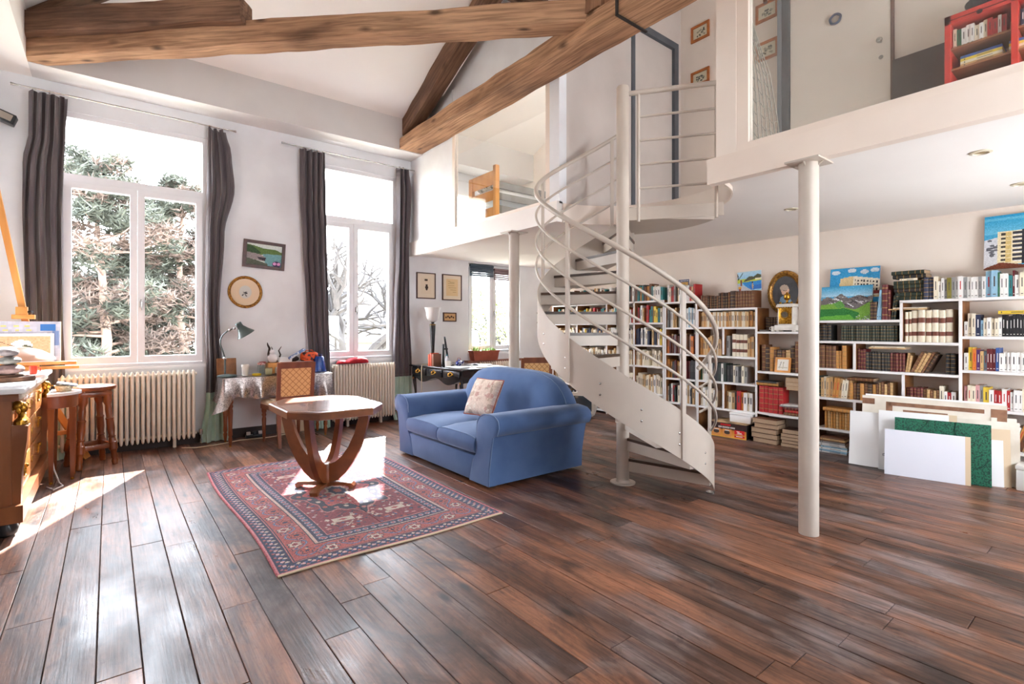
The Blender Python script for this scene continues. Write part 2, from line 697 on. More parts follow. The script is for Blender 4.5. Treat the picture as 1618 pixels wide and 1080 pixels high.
def wall_with_openings(name, x0, x1, z0, z1, y0, y1, ops, material, label):
    b = MB()
    xs = x0
    cuts = sorted({x0, x1, *[o_[0] for o_ in ops], *[o_[1] for o_ in ops]})
    for a, c in zip(cuts, cuts[1:]):
        zz = z0
        for (p, q, d, e) in sorted(ops, key=lambda t: t[2]):
            if p <= a + 1e-6 and q >= c - 1e-6:
                b.box((a, y0, zz), (c, y1, d))
                zz = e
        b.box((a, y0, zz), (c, y1, z1))
    o = b.build(name, material, smooth=0)
    return tag(o, label, 'wall', kind='structure')


wall_with_openings('wall_window', XW0 - .3, XB + .3, -.1, 4.3, YW, YW + WT, [W1, W2, W3, W9], M_WHITE, 'white plaster wall holding the tall casement windows')
ADDED_BACKW = [(1.86, 2.48, 1.15, 3.3), (2.74, 3.36, 1.15, 3.3), (4.05, 5.35, .60, 1.80), (3.9, 5.45, 2.78, 3.72)]  # openings in the unseen wall, added and sized to bring in daylight
wall_with_openings('wall_back', XW0 - .3, XB + .3, -.1, 4.3, YB - .3, YB, ADDED_BACKW, M_WHITE, 'white plaster wall facing the tall window wall')
tag(MB().box((XW0 - .3, YB, -.1), (XW0, YW, 4.3)).build('wall_side', M_WHITE, smooth=0), 'plain white plaster wall behind the chest of drawers', 'wall', kind='structure')
tag(MB().box((XB, YB - .3, -.1), (XB + .3, YW + .3, 6.2)).build('wall_book', M_CREAM, smooth=0), 'cream wall behind the long run of bookcases', 'wall', kind='structure')

# ------------------------------------------------------------------ windows
def casement(name, op, label, trans=None, handle=True, yf=None, two=True, blind=False):
    x0, x1, z0, z1 = op
    yf = YW + .03 if yf is None else yf
    dpt = .06
    root = thing(name, label, 'window', ((x0 + x1) / 2, yf, z0), kind='structure')
    f = MB()
    fw = .055
    f.box((x0, yf - .02, z0), (x0 + fw, yf + dpt, z1)).box((x1 - fw, yf - .02, z0), (x1, yf + dpt, z1))
    f.box((x0 + fw, yf - .02, z1 - fw), (x1 - fw, yf + dpt, z1)).box((x0 + fw, yf - .02, z0), (x1 - fw, yf + dpt, z0 + .03))
    zt = z1 - fw
    if trans:
        f.box((x0 + fw, yf - .02, trans), (x1 - fw, yf + dpt, trans + .075))
        zt = trans
    f.build('window_frame', M_PVC, root, smooth=0, world=True)
    if trans:
        MB().box((x0 + fw, yf + .02, trans + .075), (x1 - fw, yf + .026, z1 - fw)).build('pane', M_GLASS, root, smooth=0, world=True)
    xm = (x0 + x1) / 2
    for a, c in ((x0 + fw + .003, xm - .002), (xm + .002, x1 - fw - .003)):
        s = MB()
        sw = .062
        b0, b1 = z0 + .034, zt - .004
        s.box((a, yf - .035, b0), (a + sw, yf + .04, b1)).box((c - sw, yf - .035, b0), (c, yf + .04, b1))
        s.box((a + sw, yf - .035, b0), (c - sw, yf + .04, b0 + .075)).box((a + sw, yf - .035, b1 - sw), (c - sw, yf + .04, b1))
        so = s.build('sash', M_PVC, root, smooth=0, world=True)
        MB().box((a + sw, yf, b0 + .075), (c - sw, yf + .006, b1 - sw)).build('pane', M_GLASS, so, smooth=0, world=True)
    if handle:
        h = MB().rbox((xm + .018, yf - .055, 1.53), (xm + .044, yf - .035, 1.60), .004).rbox((xm + .022, yf - .085, 1.50), (xm + .040, yf - .065, 1.62), .006)
        h.tube([(xm + .031, yf - .05, 1.585), (xm + .031, yf - .075, 1.585)], .009)
        h.build('window_handle', M_CHROME, root, world=True)
    # inner sill
    if yf > 3:
        MB().box((x0 - .02, YW - .03, z0 - .03), (x1 + .02, yf - .02, z0)).build('window_sill', M_PVC, root, smooth=0, world=True)
    else:
        MB().box((x0 - .02, yf + .06, z0 - .03), (x1 + .02, YB + .03, z0)).build('window_sill', M_PVC, root, smooth=0, world=True)
    return root


casement('window_1', W1, 'tall white casement window with transom light, pines outside', trans=2.80)
casement('window_2', W2, 'tall white casement window with transom light, bare tree outside', trans=2.74)
casement('window_3', W3, 'low white casement window under the mezzanine above a planter', yf=YW + .1)
casement('window_9', W9, 'small low window behind the mezzanine bunk bed', handle=False, yf=YW + .1)
for i, op in enumerate(ADDED_BACKW):
    r = casement('window_%d' % (i + 4 if i < 3 else 10), op, ['slim casement window opposite the tall windows, farther from the mezzanine', 'slim casement window opposite the tall windows, nearer the mezzanine', 'wide window under the mezzanine opposite the planter', 'window in the mezzanine study beyond the red bookcase'][i], trans=None, handle=False, yf=YB - .15)
portal('daylight_portal', ((W1[0] + W1[1]) / 2, YW + .30, (W1[2] + W1[3]) / 2), 1.3, 2.58, (0, -1, 0))
portal('daylight_portal', ((W2[0] + W2[1]) / 2, YW + .30, (W2[2] + W2[3]) / 2), 1.25, 2.56, (0, -1, 0))
portal('daylight_portal', ((W3[0] + W3[1]) / 2, YW + .30, (W3[2] + W3[3]) / 2), 1.04, 1.42, (0, -1, 0))
portal('daylight_portal', ((W9[0] + W9[1]) / 2, YW + .30, (W9[2] + W9[3]) / 2), .84, .68, (0, -1, 0))
for op in ADDED_BACKW:
    portal('daylight_portal', ((op[0] + op[1]) / 2, YB - .28, (op[2] + op[3]) / 2), op[1] - op[0], op[3] - op[2], (0, 1, 0))

# ------------------------------------------------------------------ baseboard
M_BASE = mat('dark_baseboard', sr(58, 44, 38), sr(44, 33, 29), rough=.5, scale=5)
tag(MB().box((XW0, YW - .018, 0), (XM + .1, YW, .115)).build('baseboard_window', M_BASE, smooth=0), 'dark brown baseboard along the window wall', 'baseboard', kind='structure')

# ------------------------------------------------------------------ soffit, dropped edge, roof
SY = 6.456
SX = -.59
SZ = 3.763
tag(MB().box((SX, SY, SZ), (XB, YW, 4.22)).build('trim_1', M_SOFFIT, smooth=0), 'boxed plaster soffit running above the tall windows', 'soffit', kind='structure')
tag(MB().box((XW0, YB, SZ), (SX, YW, 4.22)).build('trim_2', M_CEIL, smooth=0), 'boxed plaster drop along the side wall above the chest', 'soffit', kind='structure')
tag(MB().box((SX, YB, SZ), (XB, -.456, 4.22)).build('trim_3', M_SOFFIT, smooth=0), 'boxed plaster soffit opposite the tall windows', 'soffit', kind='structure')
RZ, RX, RY, EZ = 5.80, 3.2, 3.0, 4.2
rf = MB()
E_ = [(SX, SY, EZ), (XB + .1, SY, EZ), (XB + .1, -.456, EZ), (SX, -.456, EZ)]
rp = [(RX, RY, RZ), (XB + .1, RY, RZ)]
vs = E_ + rp
up = [(a, b, c + .25) for a, b, c in vs]
rf.add(vs + up, [(0, 1, 5, 4), (2, 3, 4, 5), (3, 0, 4), (6, 10, 11, 7), (8, 11, 10, 9), (9, 10, 6), (0, 6, 7, 1), (1, 7, 11, 5), (5, 11, 8, 2), (2, 8, 9, 3), (3, 9, 6, 0)])
rf = MB()


def roof_quad(ps):
    n = len(ps)
    rf.add(list(ps) + [(a, b, c + .2) for a, b, c in ps], [tuple(range(n)), tuple(range(n, 2 * n))[::-1]] + [(i, (i + 1) % n, (i + 1) % n + n, i + n) for i in range(n)])


def rzA(y):
    return EZ + (SY - y) * (RZ - EZ) / (SY - RY)


SKY = (3.9, 5.0, 3.90, 4.60)      # unseen bedroom roof window added for light: x0, x1, y0, y1


def A(x, y):
    return (x, y, rzA(y))


roof_quad([(SX, SY, EZ), A(SKY[0], SY), A(SKY[0], RY), (RX, RY, RZ)])
roof_quad([A(SKY[1], SY), A(XB + .1, SY), A(XB + .1, RY), A(SKY[1], RY)])
roof_quad([A(SKY[0], SY), A(SKY[1], SY), A(SKY[1], SKY[3]), A(SKY[0], SKY[3])])
roof_quad([A(SKY[0], SKY[2]), A(SKY[1], SKY[2]), A(SKY[1], RY), A(SKY[0], RY)])
roof_quad([(XB + .1, -.456, EZ), (SX, -.456, EZ), (RX, RY, RZ), (XB + .1, RY, RZ)])
roof_quad([(SX, -.456, EZ), (SX, SY, EZ), (RX, RY, RZ)])
sk = thing('window_11', 'roof window in the sloping ceiling of the mezzanine bedroom', 'window', (4.55, 4.3, 5.1), kind='structure')
x0, x1, y0, y1 = SKY
MB().add([A(x0, y0), A(x1, y0), A(x1, y1), A(x0, y1)] + [(a, b, c + .02) for a, b, c in (A(x0, y0), A(x1, y0), A(x1, y1), A(x0, y1))], [(0, 1, 2, 3), (7, 6, 5, 4), (0, 4, 5, 1), (1, 5, 6, 2), (2, 6, 7, 3), (3, 7, 4, 0)]).xf(T(0, 0, .12)).build('pane', M_GLASS, sk, smooth=0, world=True)
pl_ = portal('daylight_portal', (4.55, 4.3, rzA(4.3) + .3), x1 - x0, (y1 - y0) * 1.1, (0, -.42, -.9))
tag(rf.build('ceiling', M_CEIL, smooth=0), 'white sloping plaster ceiling under the hipped roof', 'ceiling', kind='structure')

# ------------------------------------------------------------------ timber
def wood_old(name, dark, mid, light):
    m = bpy.data.materials.new(name)
    m.use_nodes = True
    N, L = m.node_tree.nodes, m.node_tree.links
    b = N['Principled BSDF']
    tc = N.new('ShaderNodeTexCoord')

    def nz(scale, st, det, dist=0):
        mp = N.new('ShaderNodeMapping')
        mp.inputs['Scale'].default_value = st
        L.new(tc.outputs['Object'], mp.inputs[0])
        n = N.new('ShaderNodeTexNoise')
        n.inputs['Scale'].default_value = scale
        n.inputs['Detail'].default_value = det
        n.inputs['Distortion'].default_value = dist
        L.new(mp.outputs[0], n.inputs['Vector'])
        return n
    a = nz(1.6, (.5, 1.6, 1.6), 6, .5)
    g = nz(46, (.045, 1, 1), 6, .2)
    r = N.new('ShaderNodeValToRGB')
    e = r.color_ramp.elements
    e.new(.5)
    for k, (p, c) in enumerate(((.32, dark), (.5, mid), (.68, light))):
        e[k].position = p
        e[k].color = (*c, 1)
    L.new(a.outputs['Fac'], r.inputs[0])
    mx = N.new('ShaderNodeMix')
    mx.data_type = 'RGBA'
    mx.blend_type = 'MULTIPLY'
    mx.inputs['Factor'].default_value = 1
    r2 = N.new('ShaderNodeValToRGB')
    r2.color_ramp.elements[0].position = .36
    r2.color_ramp.elements[0].color = (.62, .58, .56, 1)
    r2.color_ramp.elements[1].position = .6
    r2.color_ramp.elements[1].color = (1.12, 1.1, 1.08, 1)
    L.new(g.outputs['Fac'], r2.inputs[0])
    L.new(r.outputs[0], mx.inputs[6])
    L.new(r2.outputs[0], mx.inputs[7])
    # knots and cracks
    vo = N.new('ShaderNodeTexVoronoi')
    mp = N.new('ShaderNodeMapping')
    mp.inputs['Scale'].default_value = (2.4, 6, 6)
    L.new(tc.outputs['Object'], mp.inputs[0])
    L.new(mp.outputs[0], vo.inputs['Vector'])
    vo.inputs['Scale'].default_value = 1
    r3 = N.new('ShaderNodeValToRGB')
    r3.color_ramp.elements[0].position = .06
    r3.color_ramp.elements[0].color = (.85, .85, .85, 1)
    r3.color_ramp.elements[1].position = .2
    r3.color_ramp.elements[1].color = (0, 0, 0, 1)
    L.new(vo.outputs['Distance'], r3.inputs[0])
    m2 = N.new('ShaderNodeMix')
    m2.data_type = 'RGBA'
    L.new(r3.outputs[0], m2.inputs['Factor'])
    L.new(mx.outputs[2], m2.inputs[6])
    m2.inputs[7].default_value = (*sr(52, 30, 18), 1)
    L.new(m2.outputs[2], b.inputs['Base Color'])
    b.inputs['Roughness'].default_value = .75
    b.inputs['Specular IOR Level'].default_value = .25
    bp = N.new('ShaderNodeBump')
    bp.inputs['Strength'].default_value = .5
    bp.inputs['Distance'].default_value = .012
    L.new(g.outputs['Fac'], bp.inputs['Height'])
    L.new(bp.outputs[0], b.inputs['Normal'])
    return m


M_BEAM = wood_old('hewn_beam', sr(112, 82, 62), sr(168, 128, 98), sr(196, 156, 122))
M_BEAMD = wood_old('dark_beam', sr(72, 52, 42), sr(108, 80, 63), sr(134, 102, 80))


def beam(name, p0, p1, w, h, material, label, seed=0, roll=0.0, rough=.012, n=22, chamfer=.016):
    """hand-hewn timber between two points: local X along it, w across, h tall"""
    p0, p1 = Vector(p0), Vector(p1)
    d = p1 - p0
    ln = d.length
    t = d.normalized()
    s = Vector((0, 0, 1)).cross(t).normalized()
    u = t.cross(s)
    rnd = random.Random(seed)
    rings = []
    ph = [rnd.uniform(0, 6) for _ in range(8)]
    for k in range(n + 1):
        q = k / n
        ring = []
        c = chamfer * (1 + .6 * noise1(q * 9, ph[0]))
        W_, H_ = w / 2, h / 2
        base = [(-W_ + c, -H_), (W_ - c, -H_), (W_, -H_ + c), (W_, H_ - c), (W_ - c, H_), (-W_ + c, H_), (-W_, H_ - c), (-W_, -H_ + c)]
        for i, (a, b_) in enumerate(base):
            j = i // 2
            ring.append((q * ln, a + rough * noise1(q * ln * 2.2, ph[j]), b_ + rough * noise1(q * ln * 1.9, ph[j + 3])))
        rings.append(ring)
    o = MB().loft(rings).build(name, material, smooth=30)
    M = Matrix(((t.x, s.x, u.x, p0.x), (t.y, s.y, u.y, p0.y), (t.z, s.z, u.z, p0.z), (0, 0, 0, 1)))
    o.matrix_world = M @ R(roll, 'X')
    return tag(o, label, 'beam', kind='structure')


TX = 3.27
tie = beam('beam_tie', (3.305, 6.86, 3.852), (3.305, -.7, 3.852), .35, .165, M_BEAM, 'long hewn tie beam crossing in front of the mezzanine glass', 1, n=40)
beam('beam_rafter_far', (TX, 6.62, 4.02), (TX, 3.0, 5.62), .20, .24, M_BEAMD, 'sloping principal rafter rising from the tie beam at the window wall', 2)
beam('beam_rafter_near', (TX, -.62, 4.02), (TX, 3.0, 5.62), .20, .24, M_BEAMD, 'sloping principal rafter rising from the tie beam opposite the windows', 3)
kp = beam('beam_king_post', (TX - .05, 2.90, 3.93), (TX - .05, 2.901, 5.7), .19, .19, M_BEAM, 'upright king post standing on the tie beam', 4)
MB().box((-.13, -.12, -.155), (-.02, .19, -.140)).build('iron_strap', M_BLACK, None)
bpy.data.objects.remove(bpy.data.objects['iron_strap'])
hip = beam('beam_hip_tie', (-.62, 6.50, 3.868), (3.20, 3.02, 3.965), .19, .205, M_BEAM, 'horizontal diagonal beam from the room corner to the king post', 5, n=32)
beam('beam_hip_pad', (-.66, 6.41, 4.035), (.94, 4.955, 4.07), .18, .215, M_BEAMD, 'short doubled timber lying on the diagonal beam', 6)
beam('beam_hip_rafter', (-.55, 6.42, 4.26), (3.15, 3.05, 5.66), .17, .20, M_BEAMD, 'dark hip rafter rising from the room corner to the ridge', 7)
beam('beam_hip_strut', (2.95, 3.27, 4.13), (1.55, 4.53, 5.00), .16, .17, M_BEAMD, 'dark strut rising from the diagonal beam to the hip rafter', 8)
beam('beam_purlin', (SX + .1, 5.35, 4.64), (TX, 5.35, 4.64), .14, .14, M_BEAMD, 'dark purlin under the sloping ceiling over the tall windows', 12)
bpy.data.objects.remove(bpy.data.objects['beam_purlin'])

# iron strap joining tie beam and king post
st = MB()
for y in (2.62,):
    st.box((3.12, y - .012, 3.752), (3.49, y + .012, 3.762)).box((3.112, y - .012, 3.752), (3.122, y + .012, 3.96))
tag(st.build('iron_strap', mat('rusty_iron', sr(40, 32, 28), rough=.7), smooth=0), 'thin dark iron strap wrapped under the tie beam by the king post', 'strap')

# ------------------------------------------------------------------ mezzanine slab with the round stair cut-out
PX, PY = 3.413, 2.804           # stair pole
CR = .86
arc = []
a0 = math.asin((FW[1] - PX) / CR)
for k in range(33):
    a = PI / 2 - a0 - (PI - 2 * a0) * k / 32
    arc.append((PX + CR * math.cos(a), PY + CR * math.sin(a)))
poly = [(FW[1], YW), *arc, (FW[1], YB), (XB, YB), (XB, YW)]
poly = [(FW[1], YW), (FW[1], arc[0][1])] + arc[1:-1] + [(FW[1], arc[-1][1]), (FW[1], YB), (XB, YB), (XB, YW)]
ms = MB().prism(poly, ZM, ZF - .004).build('trim_4', M_CEIL, smooth=20)
tag(ms, 'mezzanine floor slab with a round cut-out for the stair', 'mezzanine', kind='structure')
# curved rim of the cut-out
rim = MB()
ri, ro = CR - .004, CR + .0
rings = []
for k in range(33):
    a = PI / 2 - a0 - (PI - 2 * a0) * k / 32
    ca, sa = math.cos(a), math.sin(a)
    rings.append([(PX + ri * ca, PY + ri * sa, ZM - .03), (PX + (ri - .012) * ca, PY + (ri - .012) * sa, ZM - .03), (PX + (ri - .012) * ca, PY + (ri - .012) * sa, ZF), (PX + ri * ca, PY + ri * sa, ZF)])
tag(rim.loft(rings).build('trim_5', M_FASCIA, smooth=30), 'curved cream rim around the stair opening of the mezzanine', 'trim', kind='structure')
y_r, y_l = 2.054, 3.66
tag(MB().box((FW[0], YB, 2.36), (FW[1], y_r, ZF)).build('trim_6', M_FASCIA, smooth=0), 'cream fascia board under the large mezzanine glass', 'fascia', kind='structure')
tag(MB().box((FW[0], y_l, 2.36), (FW[1], YW, ZF + .02)).build('trim_7', M_CEIL, smooth=0), 'white fascia board under the mezzanine bedroom glass', 'fascia', kind='structure')

# ------------------------------------------------------------------ mezzanine walls
g = MB()
g.box((XM, 5.66, ZF), (XM + .08, YW, 4.4)).box((XM, y_l, ZF), (XM + .10, 3.80, 5.5))
g.prism_x([(6.456, 4.15), (3.0, 5.75), (3.0, 4.02), (6.456, 4.02)], XM + .01, XM + .07)
tag(g.build('wall_mezzanine_bedroom', M_WHITE, smooth=0), 'white partition and gable above the bedroom glass on the mezzanine', 'wall', kind='structure')
wb = thing('window_7', 'fixed glass of the mezzanine bedroom with a bunk bed behind', 'window', (XM + .02, 4.7, 2.56), kind='structure')
fr = MB().box((XM, 5.60, ZF + .02), (XM + .05, 5.66, 4.1)).box((XM, 3.80, ZF + .02), (XM + .05, 3.86, 4.1)).box((XM, 3.86, ZF + .02), (XM + .05, 5.60, ZF + .065)).box((XM, 3.86, 4.02), (XM + .05, 5.60, 4.1))
fr.build('window_frame', M_FASCIA, wb, smooth=0, world=True)
MB().box((XM + .02, 3.86, ZF + .065), (XM + .026, 5.60, 4.02)).build('pane', M_GLASS_IN, wb, smooth=0, world=True)
# grey corridor wall with door
DX0, DX1, DZ = 4.60, 5.50, 4.80
g = MB().box((XM + .10, y_l, ZF), (DX0, y_l + .09, 5.6)).box((DX0, y_l, DZ), (DX1, y_l + .09, 5.6)).box((DX1, y_l, ZF), (5.56, y_l + .09, 5.6))
tag(g.build('wall_corridor', M_GREYW, smooth=0), 'grey lilac wall behind the spiral stair on the mezzanine', 'wall', kind='structure')
dr = thing('door_1', 'grey panel door with dark grey frame on the stair landing', 'door', (5.05, y_l, ZF), kind='structure')
MB().box((DX0 + .06, y_l + .03, ZF), (DX1 - .06, y_l + .07, DZ - .06)).build('door_leaf', M_GREYW, dr, smooth=0, world=True)
MB().box((DX0, y_l - .012, ZF), (DX0 + .06, y_l + .09, DZ)).box((DX1 - .08, y_l - .012, ZF), (DX1, y_l + .09, DZ)).box((DX0 + .06, y_l - .012, DZ - .08), (DX1 - .08, y_l + .09, DZ)).build('door_frame', M_DGREY, dr, smooth=0, world=True)
XE = 5.56
tag(MB().box((XE, YB, ZF), (XE + .1, YW, 6.0)).build('wall_upper', M_CREAM, smooth=0), 'cream end wall of the mezzanine hung with small framed prints', 'wall', kind='structure')
g = MB().box((XM - .01, 1.845, ZF), (XM + .1, 1.995, 5.4))
g.box((XM + .01, YB, 4.75), (XM + .08, 1.845, 5.2))
g.prism_x([(-.456, 4.15), (3.0, 5.75), (3.0, 5.2), (-.456, 4.6)], XM + .01, XM + .07)
tag(g.build('wall_mezzanine_front', M_CREAM, smooth=0), 'cream post and gable beside the large mezzanine glass', 'wall', kind='structure')
wb = thing('window_8', 'large fixed glass of the mezzanine study with red bookcase behind', 'window', (XM + .02, .5, 2.56), kind='structure')
fr = MB().box((XM - .005, 1.76, ZF), (XM + .06, 1.845, 4.75)).box((XM - .005, YB, ZF), (XM + .06, 1.76, ZF + .055)).box((XM - .005, YB, 4.68), (XM + .06, 1.76, 4.75))
fr.build('window_frame', M_FASCIA, wb, smooth=0, world=True)
MB().box((XM + .02, YB, ZF + .055), (XM + .026, 1.76, 4.68)).build('pane', M_GLASS_IN, wb, smooth=0, world=True)

# ------------------------------------------------------------------ columns
def column(x, y, label):
    r = thing('column', label, 'column', (x, y, 0), kind='structure')
    MB().lathe([(.0575, 0), (.0575, 2.352)], 28).build('shaft', M_STEEL, r)
    MB().box((-.115, -.10, 2.350), (.115, .10, 2.360)).build('cap_plate', M_STEEL, r, smooth=0)
    for ang in (0, PI / 2, PI, 3 * PI / 2):
        b = MB()
        b.prism_y([(.05, 2.32), (.085, 2.35), (.05, 2.35)], -.004, .004).xf(R(ang, 'Z'))
        b.build('gusset', M_STEEL, r, smooth=0)


column(3.49, 1.372, 'cream steel column standing on open floor under the study glass')
column(3.49, 4.38, 'cream steel column behind the blue sofa')

# recessed spots under the mezzanine
for (x_, y_), lb in zip(((4.195, .668), (5.34, .632), (4.84, 2.05)), ('recessed ceiling spot under the study glass', 'recessed ceiling spot over the white portfolio pile', 'recessed ceiling spot beside the spiral stair')):
    r = thing('ceiling_spot', lb, 'spotlight', (x_, y_, ZM), group='recessed spots under the mezzanine')
    MB().loft([[(rr * math.cos(2 * PI * i / 24), rr * math.sin(2 * PI * i / 24), z_) for i in range(24)] for rr, z_ in ((.055, 0), (.055, -.006), (.040, -.010), (.036, -.001), (.040, 0))], caps=False).build('spot_ring', mat('spot_ring', sr(214, 204, 180), rough=.4), r)
    MB().lathe([(.036, -.002), (.036, -.001)], 20).build('lamp_glass', mat('spot_glass', sr(150, 128, 84), rough=.3), r)

# ================================================================== SPIRAL STAIR
def th(phi):
    return math.radians(-38.33 - phi)


stair = thing('spiral_staircase', 'cream painted steel spiral staircase with dark wooden treads', 'staircase', (PX, PY, 0))
N1, STEP, RISE, Z1 = 13.0, 23.0, .1765, .21


def line_z(phi):
    return Z1 + (phi - N1) * RISE / STEP


MB().lathe([(.053, .012), (.053, 3.335), (.045, 3.35), (.0, 3.352)], 28).build('central_pole', M_STEEL, stair)
MB().lathe([(.105, 0), (.105, .010), (.06, .012), (.054, .03)], 28).build('base_plate', M_STEEL, stair)
M_TREAD = mat('tread_wood', sr(84, 62, 46), sr(58, 42, 32), rough=.35, scale=12, stretch=(1, .2, 1))
RS = .722                         # stringer radius


def sector(r0, r1, p0, p1, z0, z1, n=7):
    pts = [(r1 * math.cos(th(p0 + (p1 - p0) * k / n)), r1 * math.sin(th(p0 + (p1 - p0) * k / n))) for k in range(n + 1)]
    pts += [(r0 * math.cos(th(p1 + (p0 - p1) * k / 2)), r0 * math.sin(th(p1 + (p0 - p1) * k / 2))) for k in range(3)]
    return pts


for k in range(12):
    ph = N1 + STEP * k
    z = Z1 + RISE * k
    t = MB()
    t.prism(sector(.045, RS - .008, ph + 1.0, ph + STEP + 1.5, 0, 0), z - .105, z - .022)
    to = t.build('tread', M_STEEL, stair, smooth=20)
    MB().prism(sector(.05, RS - .009, ph, ph + STEP + 2.5, 0, 0), z - .022, z).build('tread_board', M_TREAD, to, smooth=20)
# outer stringer band
rings = []
P0, P1 = 20.0, 291.0
for k in range(121):
    p = P0 + (P1 - P0) * k / 120
    zb = max(.0, line_z(p) - .262)
    if p > 268:
        zb = max(zb, line_z(268) - .262 + (p - 268) * .0045)
    zt = line_z(p) + .088
    c, s = math.cos(th(p)), math.sin(th(p))
    rings.append([((RS - .006) * c, (RS - .006) * s, zb), (RS * c, RS * s, zb), (RS * c, RS * s, zt), ((RS - .006) * c, (RS - .006) * s, zt)])
strg = MB().loft(rings).build('stringer', M_STEEL, stair, smooth=30)
# foot of the stringer
fb = MB()
c, s = math.cos(th(22)), math.sin(th(22))
fb.lathe([(.035, 0), (.035, .006), (.02, .008)], 14, ((RS - .03) * c, (RS - .03) * s))
fb.build('floor_foot', M_CHROME, stair)
for k in range(12):
    for dz in (-.06, .02):
        p = N1 + STEP * k + 10
        if p < 24:
            continue
        c, s = math.cos(th(p)), math.sin(th(p))
        z = line_z(p) - .105 + dz
        b = MB().lathe([(.008, 0), (.008, .003), (.005, .005)], 8)
        b.xf(T((RS) * c, (RS) * s, z) @ R(th(p), 'Z') @ R(PI / 2, 'Y'))
        b.build('bolt', M_CHROME, strg)
# rails
RR = RS + .012
RAIL0 = .965


def rail_z(p):
    return line_z(p) + RAIL0


def helix(dz, p0, p1, n=90, r=RR):
    return [(r * math.cos(th(p0 + (p1 - p0) * k / n)), r * math.sin(th(p0 + (p1 - p0) * k / n)), rail_z(p0 + (p1 - p0) * k / n) + dz) for k in range(n + 1)]


def curl(path, drop=.10):
    # turned-back end at the foot
    p = Vector(path[0])
    c = Vector((math.cos(th(0)), math.sin(th(0)), 0))
    back = Vector((-math.sin(th(0)), math.cos(th(0)), 0))
    return [tuple(p + back * .05 - c * .06 + Vector((0, 0, -drop * .9))), tuple(p + back * .06 - c * .02 + Vector((0, 0, -drop * .6)))] + path


hp = helix(0, -4, 286)
MB().tube(curl(hp), .0195, 12).build('handrail', M_STEEL, stair)
for dz in (-.215, -.43, -.645):
    MB().tube(curl(helix(dz, -2, 286), .05), .0105, 10).build('rail', M_STEEL, stair)
for p in (2, 66.5, 136, 205, 274):
    c, s = math.cos(th(p)), math.sin(th(p))
    zb = max(0.0, line_z(p) - .25) if p > 10 else 0.0
    b = MB().box((-.005, -.016, zb), (.014, .016, rail_z(p)))
    b.xf(R(th(p), 'Z')).xf(T((RS) * c, (RS) * s, 0))
    b.build('baluster', M_STEEL, stair, smooth=0)
# landing
LZ = 2.33
l0, l1 = 289.0, 356.0
lp = MB().prism(sector(.045, .80, l0, l1, 0, 0, 16), LZ - .09, LZ - .02)
ld = lp.build('landing', M_STEEL, stair, smooth=20)
MB().prism(sector(.05, .79, l0 - 1, l1 + .5, 0, 0, 16), LZ - .02, LZ).build('landing_board', M_TREAD, ld, smooth=20)
# guard at the open edge of the landing
gd = Vector((3.846 - PX, 2.198 - PY, 0))
gl = gd.length
gd.normalize()


def gp(q, z):
    return (gd.x * q, gd.y * q, z)


MB().tube([gp(.03, 3.285), gp(gl + .03, 3.285)], .021, 12).build('guard_handrail', M_STEEL, stair)
for z in (3.08, 2.88, 2.68, 2.48):
    MB().tube([gp(.12, z), gp(gl, z)], .0105, 10).build('guard_rail', M_STEEL, stair)
for q in (.13, gl - .005):
    MB().tube([gp(q, 2.20), gp(q, 3.28)], .013, 10).build('guard_post', M_STEEL, stair)
MB().tube([gp(.02, 2.30), gp(gl + .04, 2.30)], .001, 4).build('guard_sill', M_STEEL, stair)
a = math.atan2(gd.y, gd.x)
b = MB().box((.04, -.006, 2.215), (gl + .05, .006, 2.32)).xf(R(a, 'Z'))
bpy.data.objects.remove(bpy.data.objects['guard_sill'])
b.build('guard_sill', M_STEEL, stair, smooth=0)

